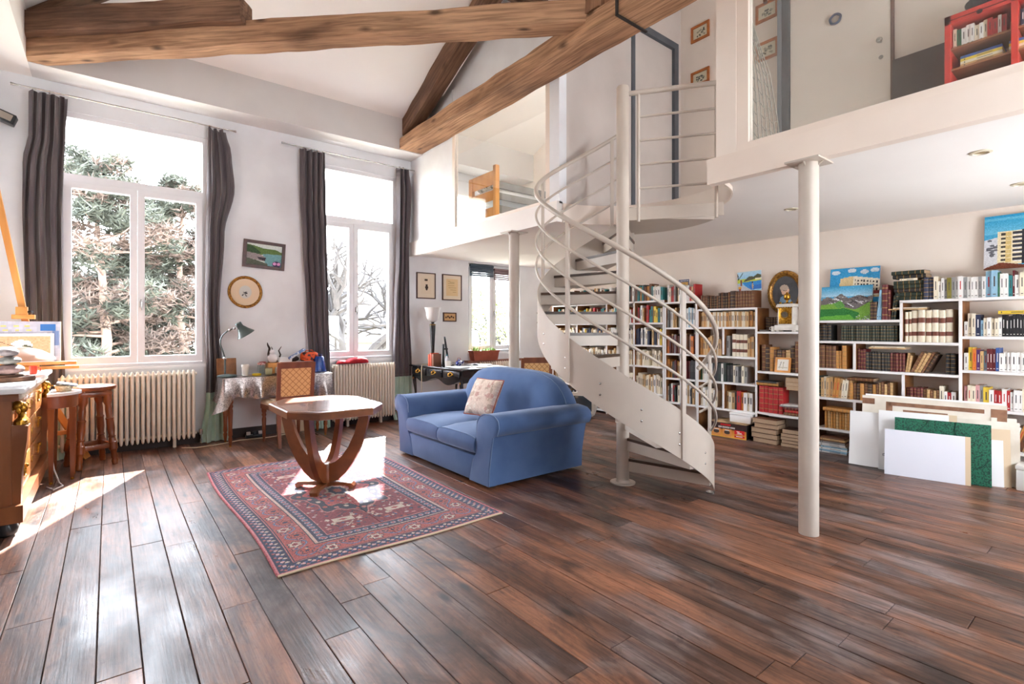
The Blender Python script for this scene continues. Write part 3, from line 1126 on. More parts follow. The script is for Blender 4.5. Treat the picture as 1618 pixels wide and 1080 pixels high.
# ================================================================== RUG
def rug_image(nx=236, ny=392):
    """row 0 at the camera end; woven pattern with guard stripes, navy borders and a red field"""
    RED, ROSE, NAVY, CREAM, BLUE, BRICK, PINK = (116, 24, 36), (158, 70, 64), (20, 26, 58), (184, 164, 146), (42, 68, 108), (164, 70, 52), (170, 100, 96)
    DK = (16, 20, 44)
    im = Img(nx, ny, RED)
    X = im.x * 1.48
    Y = im.y * 2.44
    d = np.minimum(np.minimum(X, 1.48 - X), np.minimum(Y, 2.44 - Y))
    sx = np.minimum(X, 1.48 - X) < np.minimum(Y, 2.44 - Y)
    s = np.where(sx, Y, X)
    rg = np.random.default_rng(5)

    def dot(msk, cx, cy, r1, r2, c, dia=True):
        if dia:
            im.fill(msk & (np.abs(X - cx) / r1 + np.abs(Y - cy) / r2 < 1), c)
        else:
            im.fill(msk & (((X - cx) / r1) ** 2 + ((Y - cy) / r2) ** 2 < 1), c)

    def border(lo, hi, ground, per):
        m = (d >= lo) & (d < hi)
        im.fill(m, ground)
        return m, (s / per) % 1, (d - lo) / (hi - lo)
    # selvage and outer navy border with S-shaped leaves
    im.fill(d < .010, (190, 112, 116))
    m, p, q = border(.010, .098, NAVY, .058)
    im.fill(m & (np.abs(q - (.3 + .4 * p)) < .10), BLUE)
    im.fill(m & (np.hypot((p - .5) * .058, (q - .5) * .088) < .012), (196, 150, 144))
    im.fill(m & (np.hypot((p - .15) * .058, (q - .75) * .088) < .011), CREAM)
    im.fill(m & (np.hypot((p - .85) * .058, (q - .25) * .088) < .009), (170, 80, 78))
    im.fill((d >= .098) & (d < .106), PINK)
    im.fill((d >= .106) & (d < .114), DK)
    # wide rose border: meander, palmettes, small birds
    m, p, q = border(.114, .262, ROSE, .27)
    im.fill(m & (np.abs(q - (.5 + .30 * np.sin(2 * np.pi * p))) < .055), (56, 66, 100))
    im.fill(m & (np.abs(q - (.5 + .30 * np.sin(2 * np.pi * p))) < .02), (120, 130, 150))
    for p0, q0, c1, c2, r in ((.25, .36, CREAM, RED, .036), (.75, .66, BRICK, NAVY, .036), (.0, .3, PINK, BLUE, .022), (.5, .72, PINK, DK, .022)):
        dp = np.minimum(np.abs(p - p0), 1 - np.abs(p - p0)) * .27
        rr = np.hypot(dp, (q - q0) * .148)
        lob = r * (1 + .18 * np.cos(6 * np.arctan2((q - q0) * .148, dp + 1e-6)))
        im.fill(m & (rr < lob * 1.2), DK)
        im.fill(m & (rr < lob), c1)
        im.fill(m & (rr < lob * .5), c2)
    for _ in range(420):
        cx, cy = rg.uniform(0, 1.48), rg.uniform(0, 2.44)
        dot(m, cx, cy, rg.uniform(.006, .014), rg.uniform(.006, .013), [CREAM, NAVY, BLUE, DK, BRICK, PINK][rg.integers(0, 6)])
    im.fill((d >= .262) & (d < .272), DK)
    im.fill((d >= .272) & (d < .288), CREAM)
    im.fill((d >= .272) & (d < .288) & (((s / .022) % 1) < .3), (176, 120, 112))
    # inner navy border
    m, p, q = border(.288, .362, NAVY, .052)
    im.fill(m & (np.hypot((p - .5) * .052, (q - .5) * .074) < .019), (150, 142, 152))
    im.fill(m & (np.hypot((p - .5) * .052, (q - .5) * .074) < .011), (146, 50, 56))
    im.fill(m & (np.abs(p) * .052 < .004) & (np.abs(q - .5) < .34), BLUE)
    im.fill((d >= .362) & (d < .372), PINK)
    inn = d >= .372
    for _ in range(900):
        cx, cy = rg.uniform(.37, 1.11), rg.uniform(.37, 2.07)
        c = [CREAM, NAVY, DK, BLUE, PINK, BRICK, (110, 30, 40), (176, 150, 150)][rg.integers(0, 8)]
        dot(inn, cx, cy, rg.uniform(.006, .017), rg.uniform(.006, .017), c, rg.random() < .6)
    for _ in range(70):
        cx, cy, a_ = rg.uniform(.4, 1.08), rg.uniform(.4, 2.04), rg.uniform(0, 3.14)
        for k in range(7):
            dot(inn, cx + .012 * k * np.cos(a_), cy + .012 * k * np.sin(a_ + .15 * k), .006, .006, [DK, CREAM, BLUE][int(cx * 1000) % 3], False)
    # the two cream cartouches and animals at each end
    for sx_ in (-1, 1):
        for sy_ in (-1, 1):
            cx, cy = .74 + sx_ * .2, 1.22 + sy_ * .64
            im.fill((np.abs(X - cx) < .085) & (np.abs(Y - cy) < .052) & inn, (120, 30, 42))
            im.fill((np.abs(X - cx) < .068) & (np.abs(Y - cy) < .036), CREAM)
            dot(inn, cx, cy, .03, .02, (150, 54, 58))
            for ex, ey in ((-.095, .03), (.095, -.03), (-.08, -.05), (.08, .05)):
                dot(inn, cx + ex, cy + ey, .018, .026, CREAM)
    # scalloped medallion
    ang = np.arctan2((Y - 1.22) / 1.75, X - .74)
    rad = np.hypot(X - .74, (Y - 1.22) / 1.75)
    R0 = .285 * (1 + .10 * np.cos(8 * ang) + .05 * np.cos(16 * ang))
    im.fill(inn & (rad < R0 * 1.10), PINK)
    im.fill(inn & (rad < R0 * 1.06), DK)
    med = inn & (rad < R0 * .80)
    for k in range(26):
        a_ = 2 * np.pi * k / 26
        rr = .285 * .93 * (1 + .10 * np.cos(8 * a_))
        dot(inn, .74 + rr * np.cos(a_), 1.22 + 1.75 * rr * np.sin(a_), .017, .022, [CREAM, BRICK, PINK][k % 3], False)
    im.fill(med, (160, 62, 62))
    for _ in range(330):
        cx, cy = rg.uniform(.5, .98), rg.uniform(.75, 1.7)
        dot(med, cx, cy, rg.uniform(.008, .02), rg.uniform(.008, .02), [CREAM, CREAM, DK, BLUE, PINK, BRICK][rg.integers(0, 6)], rg.random() < .6)
    im.fill(inn & (rad < R0 * .28), CREAM)
    im.fill(inn & (rad < R0 * .22), NAVY)
    im.fill(inn & (rad < R0 * .10), BRICK)
    im.noise(12, 1)
    return im.a


RUG0, RUG1 = (.692, 2.855), (2.175, 5.30)
rug = thing('oriental_rug', 'red and navy oriental rug under the octagonal table', 'rug', (RUG0[0], RUG0[1], 0))
M_RUG = attr_mat('woven_rug', rough=.95, bump=.5, bscale=260, spec=.1, sheen=.3)
ry = RUG1[1] - RUG0[1]
rx = RUG1[0] - RUG0[0]


def rug_edge(u, v):
    return .007 + .002 * math.sin(u * 9 + v * 5) * math.sin(v * 7)


img = rug_image()
o = printed('pile', img, (RUG0[0], RUG0[1], .002), (rx, 0, 0), (0, ry, 0), M_RUG, rug, rug_edge)
for v in o.data.vertices:   # the long sides are not quite straight
    v.co.x += .018 * math.sin(v.co.y * 2.6) * (1 if v.co.x < rx / 2 else -.6)
    v.co.y += .010 * math.sin(v.co.x * 5.2)
o.data.polygons.foreach_set('use_smooth', [True] * len(o.data.polygons))
b = MB()
pth = [(.018 * math.sin(q * ry * 2.6), q * ry, .005) for q in [k / 40 for k in range(41)]]
b.tube(pth, .006, 6)
b.build('selvage', mat('rug_selvage', sr(192, 110, 114), sr(150, 70, 78), rough=.9, scale=60), rug)
b = MB().tube([(rx - .0108 * math.sin(q * ry * 2.6), q * ry, .005) for q in [k / 40 for k in range(41)]], .006, 6)
b.build('selvage', MATS['rug_selvage'], rug)
b = MB().tube([(q * rx, .010 * math.sin(q * rx * 5.2) - .004, .005) for q in [k / 30 for k in range(31)]], .006, 6)
b.build('end_binding', mat('rug_binding', sr(212, 190, 160), rough=.9), rug)

# ================================================================== OCTAGONAL TABLE
tb = thing('octagonal_table', 'octagonal wooden pedestal table with curved legs on the rug', 'table', (1.385, 4.20, .009))
ZT = .70 - .009


def octo(hx, hy, c, z):
    return [(-hx, -hy + c, z), (-hx + c * .8, -hy, z), (hx - c * .8, -hy, z), (hx, -hy + c, z), (hx, hy - c, z), (hx - c * .8, hy, z), (-hx + c * .8, hy, z), (-hx, hy - c, z)]


M_TABLE = mat('table_wood', sr(140, 84, 48), sr(104, 58, 32), rough=.3, scale=6, stretch=(1, .2, 1), coat=.25)
MB().loft([octo(.352, .463, .205, ZT - .062), octo(.368, .478, .21, ZT - .058), octo(.370, .48, .21, ZT - .010), octo(.362, .472, .207, ZT - .002), octo(.345, .455, .20, ZT)]).build('table_top', M_TABLE, tb, smooth=25)
MB().loft([octo(.338, .448, .197, ZT), octo(.336, .446, .196, ZT + .001)]).build('top_inlay', mat('table_inlay', sr(150, 96, 60), sr(120, 70, 40), rough=.25, scale=5, stretch=(.2, 1, 1), coat=.4), tb, smooth=0)


def tleg(name, ang, rt):
    """broad curved blade leg: leaves the centre low and sweeps out to the top"""
    outer = [(.05, .055), (.085, .07), (.135, .13), (.185, .22), (.228, .33), (.260, .45), (.280, .56), (.288, ZT - .06)]
    inner = [(.222, ZT - .06), (.214, .56), (.192, .45), (.152, .34), (.108, .26), (.066, .215), (.025, .195), (.0, .19)]
    k = rt / .288
    poly = [(a * k, z) for a, z in outer] + [(a * k, z) for a, z in inner] + [(0, .055)]
    b = MB().prism_y(poly, -.021, .021)
    b.xf(R(ang, 'Z'))
    b.build(name, M_TABLE, tb, smooth=30)


for ang, rt in ((math.radians(50), .37), (math.radians(138), .37), (math.radians(230), .37), (math.radians(318), .37)):
    tleg('leg', ang, rt)
cb = MB()
for ang in (50, 138, 230, 318):
    a = math.radians(ang)
    p = []
    for q, z in ((.04, .05), (.16, .055), (.22, .05), (.245, .03), (.235, .002), (.205, .002), (.20, .02), (.17, .028), (.04, .025)):
        p.append((q, z))
    fb = MB().prism_y(p, -.03, .03).xf(R(a, 'Z'))
    fb.build('foot', M_TABLE, tb, smooth=30)
MB().rbox((-.04, -.04, .015), (.04, .04, .20), .006).build('hub', M_TABLE, tb)

# ================================================================== SOFA
M_SOFA = mat('blue_cotton', sr(84, 111, 154), sr(70, 96, 138), rough=.85, scale=3, bump=.05, sheen=.25, spec=.2)
M_PIPE = mat('sofa_piping', sr(112, 136, 172), rough=.85)
sf = thing('sofa', 'blue two-seat sofa with arched back and rolled arms', 'sofa', (2.9, 4.12, 0))
# local: front is -x ; x -.5 .. +.55, y -.8 .. +.8
XF, XR = -.50, .52
HW = .80                        # base half width


def arm_section(sgn, x):
    """cross-section in (y,z) of an arm"""
    yb = HW * sgn
    pts = [(.50, .03), (.795, .03), (.80, .16), (.835, .36), (.855, .44), (.905, .46), (.93, .52), (.915, .575), (.87, .605), (.80, .615), (.72, .605), (.66, .58), (.625, .53), (.615, .45), (.60, .26), (.55, .2)]
    return [(x, y * sgn, z) for y, z in pts]


for sg in (-1, 1):
    xs = [XF - .012, XF, XF + .02, -.2, .1, .35, XR - .02, XR + .04]
    sc = [.93, .985, 1.0, 1, 1, 1, .99, .93]
    rings = []
    for x_, k in zip(xs, sc):
        r = arm_section(sg, x_)
        cy_ = sg * .76
        rings.append([(a, cy_ + (b_ - cy_) * k, .31 + (z_ - .31) * k if z_ > .04 else z_) for a, b_, z_ in r])
    ao = MB().loft(rings).build('arm', M_SOFA, sf, smooth=50)
    r = arm_section(sg, XF - .004)
    pl = [(a, b_, z_) for a, b_, z_ in r[1:14]]
    MB().tube(pl, .0042, 6).build('piping', M_PIPE, ao)
# front apron
MB().rbox((XF - .005, -.60, .03), (XF + .06, .60, .245), .015).build('apron', M_SOFA, sf)
MB().box((XF + .05, -.6, .03), (XR - .1, .6, .24)).build('seat_base', M_SOFA, sf, smooth=0)
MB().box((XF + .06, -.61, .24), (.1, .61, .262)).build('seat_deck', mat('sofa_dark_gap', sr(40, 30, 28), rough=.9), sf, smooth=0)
for sg in (-1, 1):
    b = MB()
    y0, y1 = (.005, .612) if sg > 0 else (-.612, -.005)

    def top(u, v, y0=y0, y1=y1):
        x_ = XF - .02 + (.70) * u
        y_ = y0 + (y1 - y0) * v
        puff = (1 - abs(2 * u - 1) ** 4) * (1 - abs(2 * v - 1) ** 4)
        return (x_, y_, .385 + .035 * puff)
    sec = []
    n = 14
    for k in range(n + 1):
        v = k / n
        e = 1 - abs(2 * v - 1) ** 6
        y_ = y0 + (y1 - y0) * v
        lift = .03 * (1 - abs(2 * v - 1) ** 4)
        sec.append([(XF - .012 - .012 * e, y_, .275), (XF - .03 - .012 * e, y_, .30), (XF - .03 - .012 * e, y_, .36), (XF - .012, y_, .392 + lift * .6), (XF + .15, y_, .405 + lift), (-.1, y_, .408 + lift), (.15, y_, .40 + lift * .8), (.24, y_, .38), (.24, y_, .27), (-.1, y_, .262)])
    co = MB().loft(sec).build('seat_cushion', M_SOFA, sf, smooth=50)
    MB().tube([s_[3] for s_ in sec], .0042, 6).build('piping', M_PIPE, co)
    MB().tube([s_[0] for s_ in sec], .0042, 6).build('piping', M_PIPE, co)
# arched back
def back_top(y_):
    q = abs(y_) / .80
    return .60 + .30 * (1 - q ** 4.2) ** .62 if q < 1 else .60


rings = []
ys = [-.795, -.78, -.74, -.68, -.6, -.5, -.38, -.25, -.12, 0, .12, .25, .38, .5, .6, .68, .74, .78, .795]
for y_ in ys:
    zt = back_top(y_)
    e = 1 - (abs(y_) / .80) ** 8
    th_ = .10 + .10 * e
    xo = .30
    rings.append([(xo - th_ * .2, y_, .10), (xo - th_ * .55, y_, .36), (xo - th_ * .5 + .02, y_, (zt + .36) / 2), (xo - th_ * .35 + .05, y_, zt - .06), (xo - th_ * .05 + .06, y_, zt - .012), (xo + .10, y_, zt), (xo + .17 + .02 * e, y_, zt - .02), (xo + .21 + .02 * e, y_, zt - .08), (xo + .22, y_, .40), (xo + .22, y_, .10)])
bo = MB().loft(rings).build('backrest', M_SOFA, sf, smooth=60)
MB().tube([r[4] for r in rings], .0042, 6).build('piping', M_PIPE, bo)
for x_ in (XF + .08, XR - .15):
    for y_ in (-.7, .7):
        MB().box((x_ - .03, y_ - .03, 0), (x_ + .03, y_ + .03, .031)).build('foot', M_BLACK, sf, smooth=0)

# throw cushion leaning on the sofa back
cu = thing('throw_cushion', 'beige and pink floral throw cushion on the blue sofa', 'cushion', (2.78, 4.06, .437))
nn = 16
ci = Img(40, 40, (222, 202, 186))
for _ in range(70):
    ci.ell(ci.rng.uniform(0, 1), ci.rng.uniform(0, 1), ci.rng.uniform(.02, .09), ci.rng.uniform(.02, .07), [(226, 208, 192), (206, 176, 160), (198, 158, 146), (232, 220, 206), (190, 168, 150)][ci.rng.integers(0, 5)])
ci.noise(6)
Mc = R(math.radians(8), 'Z') @ R(math.radians(-62), 'Y')


def cush(side):
    vs = []
    for j in range(41):
        for i in range(41):
            u, v = i / 40 * 2 - 1, j / 40 * 2 - 1
            k = max(0, (1 - u ** 4)) ** .5 * max(0, (1 - v ** 4)) ** .5
            pin = 1 - .05 * (1 - abs(u) ** 2) * abs(v) ** 6 - .05 * (1 - abs(v) ** 2) * abs(u) ** 6
            vs.append(Mc @ Vector((.19 * u * pin + .19, .19 * v * pin, side * .062 * k)))
    return vs


for side in (1, -1):
    o = printed('cushion_cover', ci.a, (0, 0, 0), (.1, 0, 0), (0, .1, 0), attr_mat('cushion_print', rough=.9, bump=.3, bscale=90), cu)
    o.location = (0, 0, .03)
    for v, p in zip(o.data.vertices, cush(side)):
        v.co = p
    o.data.polygons.foreach_set('use_smooth', [True] * len(o.data.polygons))
edge = []
for k in range(80):
    q = k / 20
    s_, f_ = int(q), (q % 1) * 2 - 1
    u, v = [(f_, -1), (1, f_), (-f_, 1), (-1, -f_)][s_]
    pin = .95 + .05 * (abs(u * v))
    edge.append(Mc @ Vector((.19 * u * pin + .19, .19 * v * pin, 0)) + Vector((0, 0, .03)))
MB().tube(edge, .006, 6, closed=True).build('cushion_piping', mat('cushion_edge', sr(176, 92, 70), rough=.8), cu)

# ================================================================== RADIATORS
M_RAD = mat('radiator_enamel', sr(238, 228, 212), sr(232, 220, 202), rough=.4, scale=4)


def radiator(x0, x1, z0, z1, n, y0, label, y1=YW - .05):
    r = thing('radiator', label, 'radiator', ((x0 + x1) / 2, (y0 + y1) / 2, 0))
    p = (x1 - x0) / n
    proto = None
    yd = (y1 - y0)
    for k in range(n):
        xc = x0 + p * (k + .5) - (x0 + x1) / 2
        if proto is None:
            b = MB()
            for yy in (-yd / 2 + .018, yd / 2 - .018):
                b.lathe([(.004, z0), (.013, z0 + .012), (.0165, z0 + .04), (.0165, z1 - .05), (.013, z1 - .018), (.004, z1)], 10, (0, yy), sx=1.0, sy=1.1)
            b.rbox((-.014, -yd / 2 + .01, z0 + .03), (.014, yd / 2 - .01, z0 + .085), .010)
            b.rbox((-.014, -yd / 2 + .01, z1 - .075), (.014, yd / 2 - .01, z1 - .008), .012)
            proto = b.build('radiator_section', M_RAD, r)
            proto.location = (xc, 0, 0)
        else:
            inst(proto, r, (xc, 0, 0))
    L_ = x1 - x0
    for z in (z0 + .058, z1 - .045):
        MB().tube([(-L_ / 2 - .01, 0, z), (L_ / 2 + .01, 0, z)], .017, 10).build('header_pipe', M_RAD, r)
    MB().tube([(L_ / 2, 0, z0 + .058), (L_ / 2 + .05, 0, z0 + .058), (L_ / 2 + .055, .0, 0.0)], .010, 8).lathe([(.02, z0 + .03), (.022, z0 + .06), (.02, z0 + .09)], 10, (L_ / 2 + .05, 0)).build('valve', M_CHROME, r)
    for s_ in (-1, 1):
        MB().box((s_ * (L_ / 2 - .2) - .015, -.02, 0), (s_ * (L_ / 2 - .2) + .015, .02, z0 + .06)).build('support', M_RAD, r, smooth=0)
    return r


radiator(-.385, .765, .08, .845, 25, 6.655, 'cream column radiator under the pine-view window behind the stool')
radiator(2.30, 3.17, .08, .835, 22, 6.655, 'cream column radiator with a red cloth on top')
radiator(4.62, 5.42, .08, .78, 18, 6.665, 'cream column radiator under the low window behind the sofa')

# folded red cloth on radiator
rc = MB()
n = 18
rings = []
for k in range(n + 1):
    q = k / n
    w_ = (.075 + .02 * noise1(q * 5)) * (1 - abs(2 * q - 1) ** 6 * .7)
    h_ = (.055 + .015 * noise1(q * 6, 2)) * (.55 + .6 * q) * (1 - abs(2 * q - 1) ** 8 * .6)
    ring = []
    for i in range(12):
        a = 2 * PI * i / 12
        ring.append((2.36 + .43 * q, 6.72 + w_ * math.cos(a), .838 + max(0, h_ * (math.sin(a) * .9 + .55))))
    rings.append(ring)
rcr = thing('red_cloth', 'folded red cloth lying on the radiator', 'cloth', (2.5, 6.72, .836))
rc.loft(rings).build('folded_cloth', mat('red_fabric', sr(196, 30, 42), sr(168, 20, 34), rough=.8, scale=12, bump=.3), rcr, smooth=60, world=True)

# ================================================================== CURTAINS
M_CURT = mat('curtain_taupe', sr(104, 95, 96), sr(86, 78, 82), rough=.8, scale=5, stretch=(3, 3, .5), sheen=.4, spec=.25)
M_HEM = mat('curtain_hem_green', sr(192, 214, 196), sr(176, 202, 184), rough=.8, scale=5, sheen=.3)


def lerp_tab(tab, z):
    tab = sorted(tab)
    if z <= tab[0][0]:
        return tab[0][1:]
    for (z0, *a), (z1, *b_) in zip(tab, tab[1:]):
        if z <= z1:
            k = (z - z0) / (z1 - z0)
            k = k * k * (3 - 2 * k)
            return [x_ + (y_ - x_) * k for x_, y_ in zip(a, b_)]
    return tab[-1][1:]


def curtain(tab, zhem, folds, seed, label, ztop=3.60, zbot=.012, yc=6.735, amp=.03, group='taupe curtains with green hems'):
    """tab: (z, x left edge, x right edge)"""
    rn = random.Random(seed)
    ph = [rn.uniform(0, 6) for _ in range(4)]
    x_mid = sum(lerp_tab(tab, 2)) / 2
    r = thing('curtain', label, 'curtain', (x_mid, yc, 0), group=group)

    def surf(u, z):
        xl, xr = lerp_tab(tab, z)
        h = (ztop - z) / ztop
        a = amp * (.75 + .5 * math.sin(h * 3 + ph[0]))
        uu = u + .03 * math.sin(h * 5 + ph[1] + u * 4)
        y_ = yc + a * math.sin(2 * PI * folds * uu + ph[2] + .5 * math.sin(h * 4)) + .012 * math.sin(2 * PI * folds * 2.3 * u + ph[3])
        x_ = xl + (xr - xl) * u + .008 * math.cos(2 * PI * folds * uu * 2 + ph[2])
        z2 = z
        if z > ztop - .05:
            z2 = z + .018 * math.sin(2 * PI * folds * u + ph[1])
        if z < .1:
            y_ -= (.1 - z) * .6 * (.5 + .5 * math.sin(u * 9 + ph[0]))
        return (x_, y_, z2)

    def cloth(za, zb, nv):
        b = MB()
        nu = folds * 12
        b.grid(lambda u, v: surf(u, za + (zb - za) * v), nu, nv)
        k0 = len(b.v)
        # back face for thickness
        vs = [(p[0], p[1] + .004, p[2]) for p in b.v]
        fs = [tuple(reversed(f)) for f in b.f]
        b.add(vs, fs)
        return b
    cloth(zhem, ztop, 34).build('drape', M_CURT, r, smooth=80, world=True)
    cloth(zbot, zhem, 10).build('hem', M_HEM, r, smooth=80, world=True)
    MB().tube([tuple(Vector(surf(k / 40, zhem + .03)) + Vector((0, -.003, 0))) for k in range(41)], .002, 4).build('hem_seam', mat('seam_thread', sr(130, 120, 116), rough=.9), r, world=True)
    return r


curtain([(3.6, -.60, -.325), (3.2, -.60, -.335), (2.9, -.645, -.345), (2.4, -.655, -.36), (1.5, -.64, -.355), (.8, -.60, -.345), (0, -.60, -.33)], .58, 4, 1, 'taupe curtain beside the easel, on the chest side of the pine-view window')
curtain([(3.6, .885, 1.06), (3.35, .875, 1.12), (2.95, .875, 1.155), (2.4, .87, 1.05), (1.5, .862, 1.0), (.8, .87, 1.03), (.5, .86, 1.06), (0, .80, 1.10)], .57, 3, 2, 'taupe curtain with green hem beside the gooseneck lamp')
curtain([(3.58, 1.905, 2.215), (3.0, 1.90, 2.225), (2.4, 1.93, 2.24), (1.6, 1.98, 2.255), (.8, 2.02, 2.27), (0, 2.02, 2.28)], .56, 4, 3, 'taupe curtain hanging behind the sequinned desk')
curtain([(3.58, 3.235, 3.42), (3.3, 3.23, 3.47), (2.4, 3.225, 3.43), (1.6, 3.20, 3.43), (.8, 3.175, 3.47), (0, 3.17, 3.48)], .62, 3, 4, 'taupe curtain with green hem beside the black desk')


def rod(x0, x1, z, label):
    r = thing('curtain_rod', label, 'curtain rod', ((x0 + x1) / 2, 6.70, z))
    h = (x1 - x0) / 2
    MB().tube([(-h, 0, 0), (h, 0, 0)], .008, 10).build('pole', M_CHROME, r)
    for s_ in (-1, 1):
        MB().tube([(s_ * h, 0, 0), (s_ * (h + .05), 0, 0)], [.008, .014], 10).build('finial', M_CHROME, r)
        MB().tube([(s_ * (h - .22), 0, 0), (s_ * (h - .22), YW - 6.70, 0)], .006, 8).lathe([(.018, -.004), (.018, .004)], 10, (s_ * (h - .22), 0)).build('bracket', M_CHROME, r)


rod(-.68, 1.12, 3.615, 'thin steel curtain rod above the pine-view window')
rod(1.72, 3.47, 3.60, 'thin steel curtain rod above the bare-tree window')

# ================================================================== LEFT CORNER: chest, stool, easel
CHX, CHY0, CHY1 = -.455, 4.38, 6.18
ch = thing('chest_of_drawers', 'wooden empire chest of drawers with gilt mounts and marble top', 'chest', (-.75, (CHY0 + CHY1) / 2, 0))
M_CHEST = mat('chest_wood', sr(150, 94, 56), sr(116, 66, 36), rough=.32, scale=6, stretch=(1, 1, .2), coat=.2)
M_CHESTF = mat('chest_front_veneer', sr(190, 132, 78), sr(160, 100, 54), rough=.25, scale=6, stretch=(1, .3, 1), coat=.4)
M_MARBLE = mat('white_marble', sr(226, 224, 222), sr(188, 186, 188), rough=.2, scale=3, lo=.45, hi=.7)
MB().box((-1.06, CHY0 + .03, .20), (CHX - .02, CHY1 - .03, .86)).build('carcass', M_CHEST, ch, smooth=0, world=True)
MB().box((-1.08, CHY0 - .01, .10), (CHX + .035, CHY1 + .01, .205)).build('plinth', M_CHEST, ch, smooth=0, world=True)
MB().rbox((-1.09, CHY0 - .05, .90), (CHX + .05, CHY1 + .04, .935), .010).build('marble_top', M_MARBLE, ch, world=True)
MB().box((-1.07, CHY0 - .01, .855), (CHX + .015, CHY1 + .01, .90)).build('frieze', M_CHEST, ch, smooth=0, world=True)
dd = MB()
n = 26
for k in range(n):
    y_ = CHY0 + .05 + (CHY1 - CHY0 - .1) * k / (n - 1)
    dd.box((CHX + .014, y_ - .018, .862), (CHX + .026, y_ + .018, .896))
dd.build('dentil_strip', mat('dentil_bone', sr(222, 210, 190), rough=.4), ch, smooth=0, world=True)
for k in range(3):
    z0 = .215 + k * .213
    d_ = MB().rbox((CHX - .03, CHY0 + .17, z0 + .004), (CHX - .004, CHY1 - .17, z0 + .206), .004).build('drawer', M_CHESTF, ch, world=True)
    for y_ in (CHY0 + .48, CHY1 - .48):
        b = MB()
        for i in range(8):
            a = 2 * PI * i / 8
        b.tube([(CHX - .002, y_ + .035 * math.cos(a), z0 + .105 + .035 * math.sin(a)) for a in [2 * PI * i / 16 for i in range(16)]], .006, 6, closed=True)
        b.sphere((CHX + .004, y_, z0 + .14), .016, 10, 6)
        b.build('ring_pull', M_GILT, d_, world=True)
    MB().rbox((CHX - .006, (CHY0 + CHY1) / 2 - .016, z0 + .08), (CHX, (CHY0 + CHY1) / 2 + .016, z0 + .13), .003).build('escutcheon', M_GILT, d_, world=True)
for y_ in (CHY0 + .085, CHY1 - .085):
    # tapering console pilaster with a gilt female bust
    p = MB().loft([[(CHX - .02, y_ - w_, z_), (CHX + d_, y_ - w_, z_), (CHX + d_, y_ + w_, z_), (CHX - .02, y_ + w_, z_)] for w_, d_, z_ in ((.045, .02, .205), (.05, .025, .40), (.06, .05, .60), (.062, .055, .69), (.058, .02, .70))])
    po = p.build('pilaster', M_CHEST, ch, smooth=30, world=True)
    bu = MB()
    bu.sphere((CHX + .022, y_, .80), .030, 14, 10, s=(.95, .80, 1.25))
    bu.sphere((CHX + .004, y_, .815), .032, 14, 10, s=(.95, 1.05, 1.0))
    bu.sphere((CHX - .022, y_, .80), .018, 10, 8)
    for dy in (-1, 1):
        bu.sphere((CHX + .008, y_ + dy * .028, .785), .012, 8, 6, s=(1, .8, 1.8))
        bu.sphere((CHX + .046, y_ + dy * .011, .808), .005, 6, 4)
    bu.sphere((CHX + .046, y_, .783), .006, 6, 4, s=(.7, 1.5, .6))
    bu.loft([[(CHX + .02 + rx_ * math.cos(a), y_ + ry_ * math.sin(a), z_) for a in [2 * PI * i / 12 for i in range(12)]] for rx_, ry_, z_ in ((.04, .06, .70), (.038, .058, .725), (.022, .03, .745), (.016, .018, .775))])
    bu.sphere((CHX + .058, y_, .797), .007, 6, 4)
    bu.build('bust_mount', M_GILT, po, world=True)
    bb = MB().lathe([(.02, .0), (.058, .02), (.066, .055), (.05, .095), (.03, .10)], 16, (CHX - .055, y_ - (.0 if y_ < 5 else 0)))
    bb.build('bun_foot', M_BLACK, ch, world=True)
for y_ in (CHY0 + .1, CHY1 - .1):
    MB().lathe([(.02, .0), (.058, .02), (.066, .055), (.05, .095), (.03, .10)], 16, (-.99, y_)).build('bun_foot', M_BLACK, ch, world=True)
# cable on the floor by the chest
cab = [(-.39, 5.95, .18), (-.37, 5.85, .10), (-.33, 5.72, .012), (-.30, 5.6, .008), (-.35, 5.5, .008), (-.40, 5.62, .008)]
tag(MB().tube(cab, .006, 6).build('white_cable', mat('cable_white', sr(220, 218, 216), rough=.5)), 'white cable hanging down by the chest corner', 'cable')

# things on the chest
wp = thing('wooden_slab', 'slice of dark wood on the marble top under the pebbles', 'slab', (-.545, 4.98, .936))
MB().lathe([(.13, 0), (.135, .012), (.13, .030)], 24, sy=.85).build('slab', mat('bark_wood', sr(120, 84, 62), sr(84, 58, 44), rough=.8, scale=14, bump=.5), wp)
MB().lathe([(.09, .030), (.092, .036), (.088, .046)], 20, (-.02, .0), sy=.85).build('small_slab', MATS['bark_wood'], wp)
M_PEB = [mat('pebble_pink', sr(160, 132, 126), sr(120, 96, 94), rough=.7, scale=30), mat('pebble_grey', sr(150, 148, 142), sr(104, 104, 100), rough=.7, scale=26), mat('pebble_mauve', sr(150, 140, 140), sr(112, 104, 106), rough=.7, scale=30)]
zz = .982
for r_, h_, m_, lb in ((.098, .036, M_PEB[0], 'pinkish flat pebble at the bottom of the pebble stack'), (.078, .028, M_PEB[1], 'grey flat pebble in the middle of the pebble stack'), (.066, .032, M_PEB[2], 'mauve flat pebble at the top of the pebble stack')):
    b = MB().sphere((0, 0, h_), 1, 18, 10, s=(r_ * .85, r_, h_))
    o = b.build('pebble', m_, smooth=80)
    o.location = (-.545 + random.uniform(-.01, .01), 4.98 + random.uniform(-.012, .012), zz)
    o.rotation_euler = (random.uniform(-.05, .05), random.uniform(-.05, .05), random.uniform(0, .6))
    tag(o, lb, 'pebble')
    zz += h_ * 2 - .002
lamp = thing('mushroom_lamp', 'table lamp with broad pink dome shade on the chest', 'lamp', (-.585, 5.42, .936))
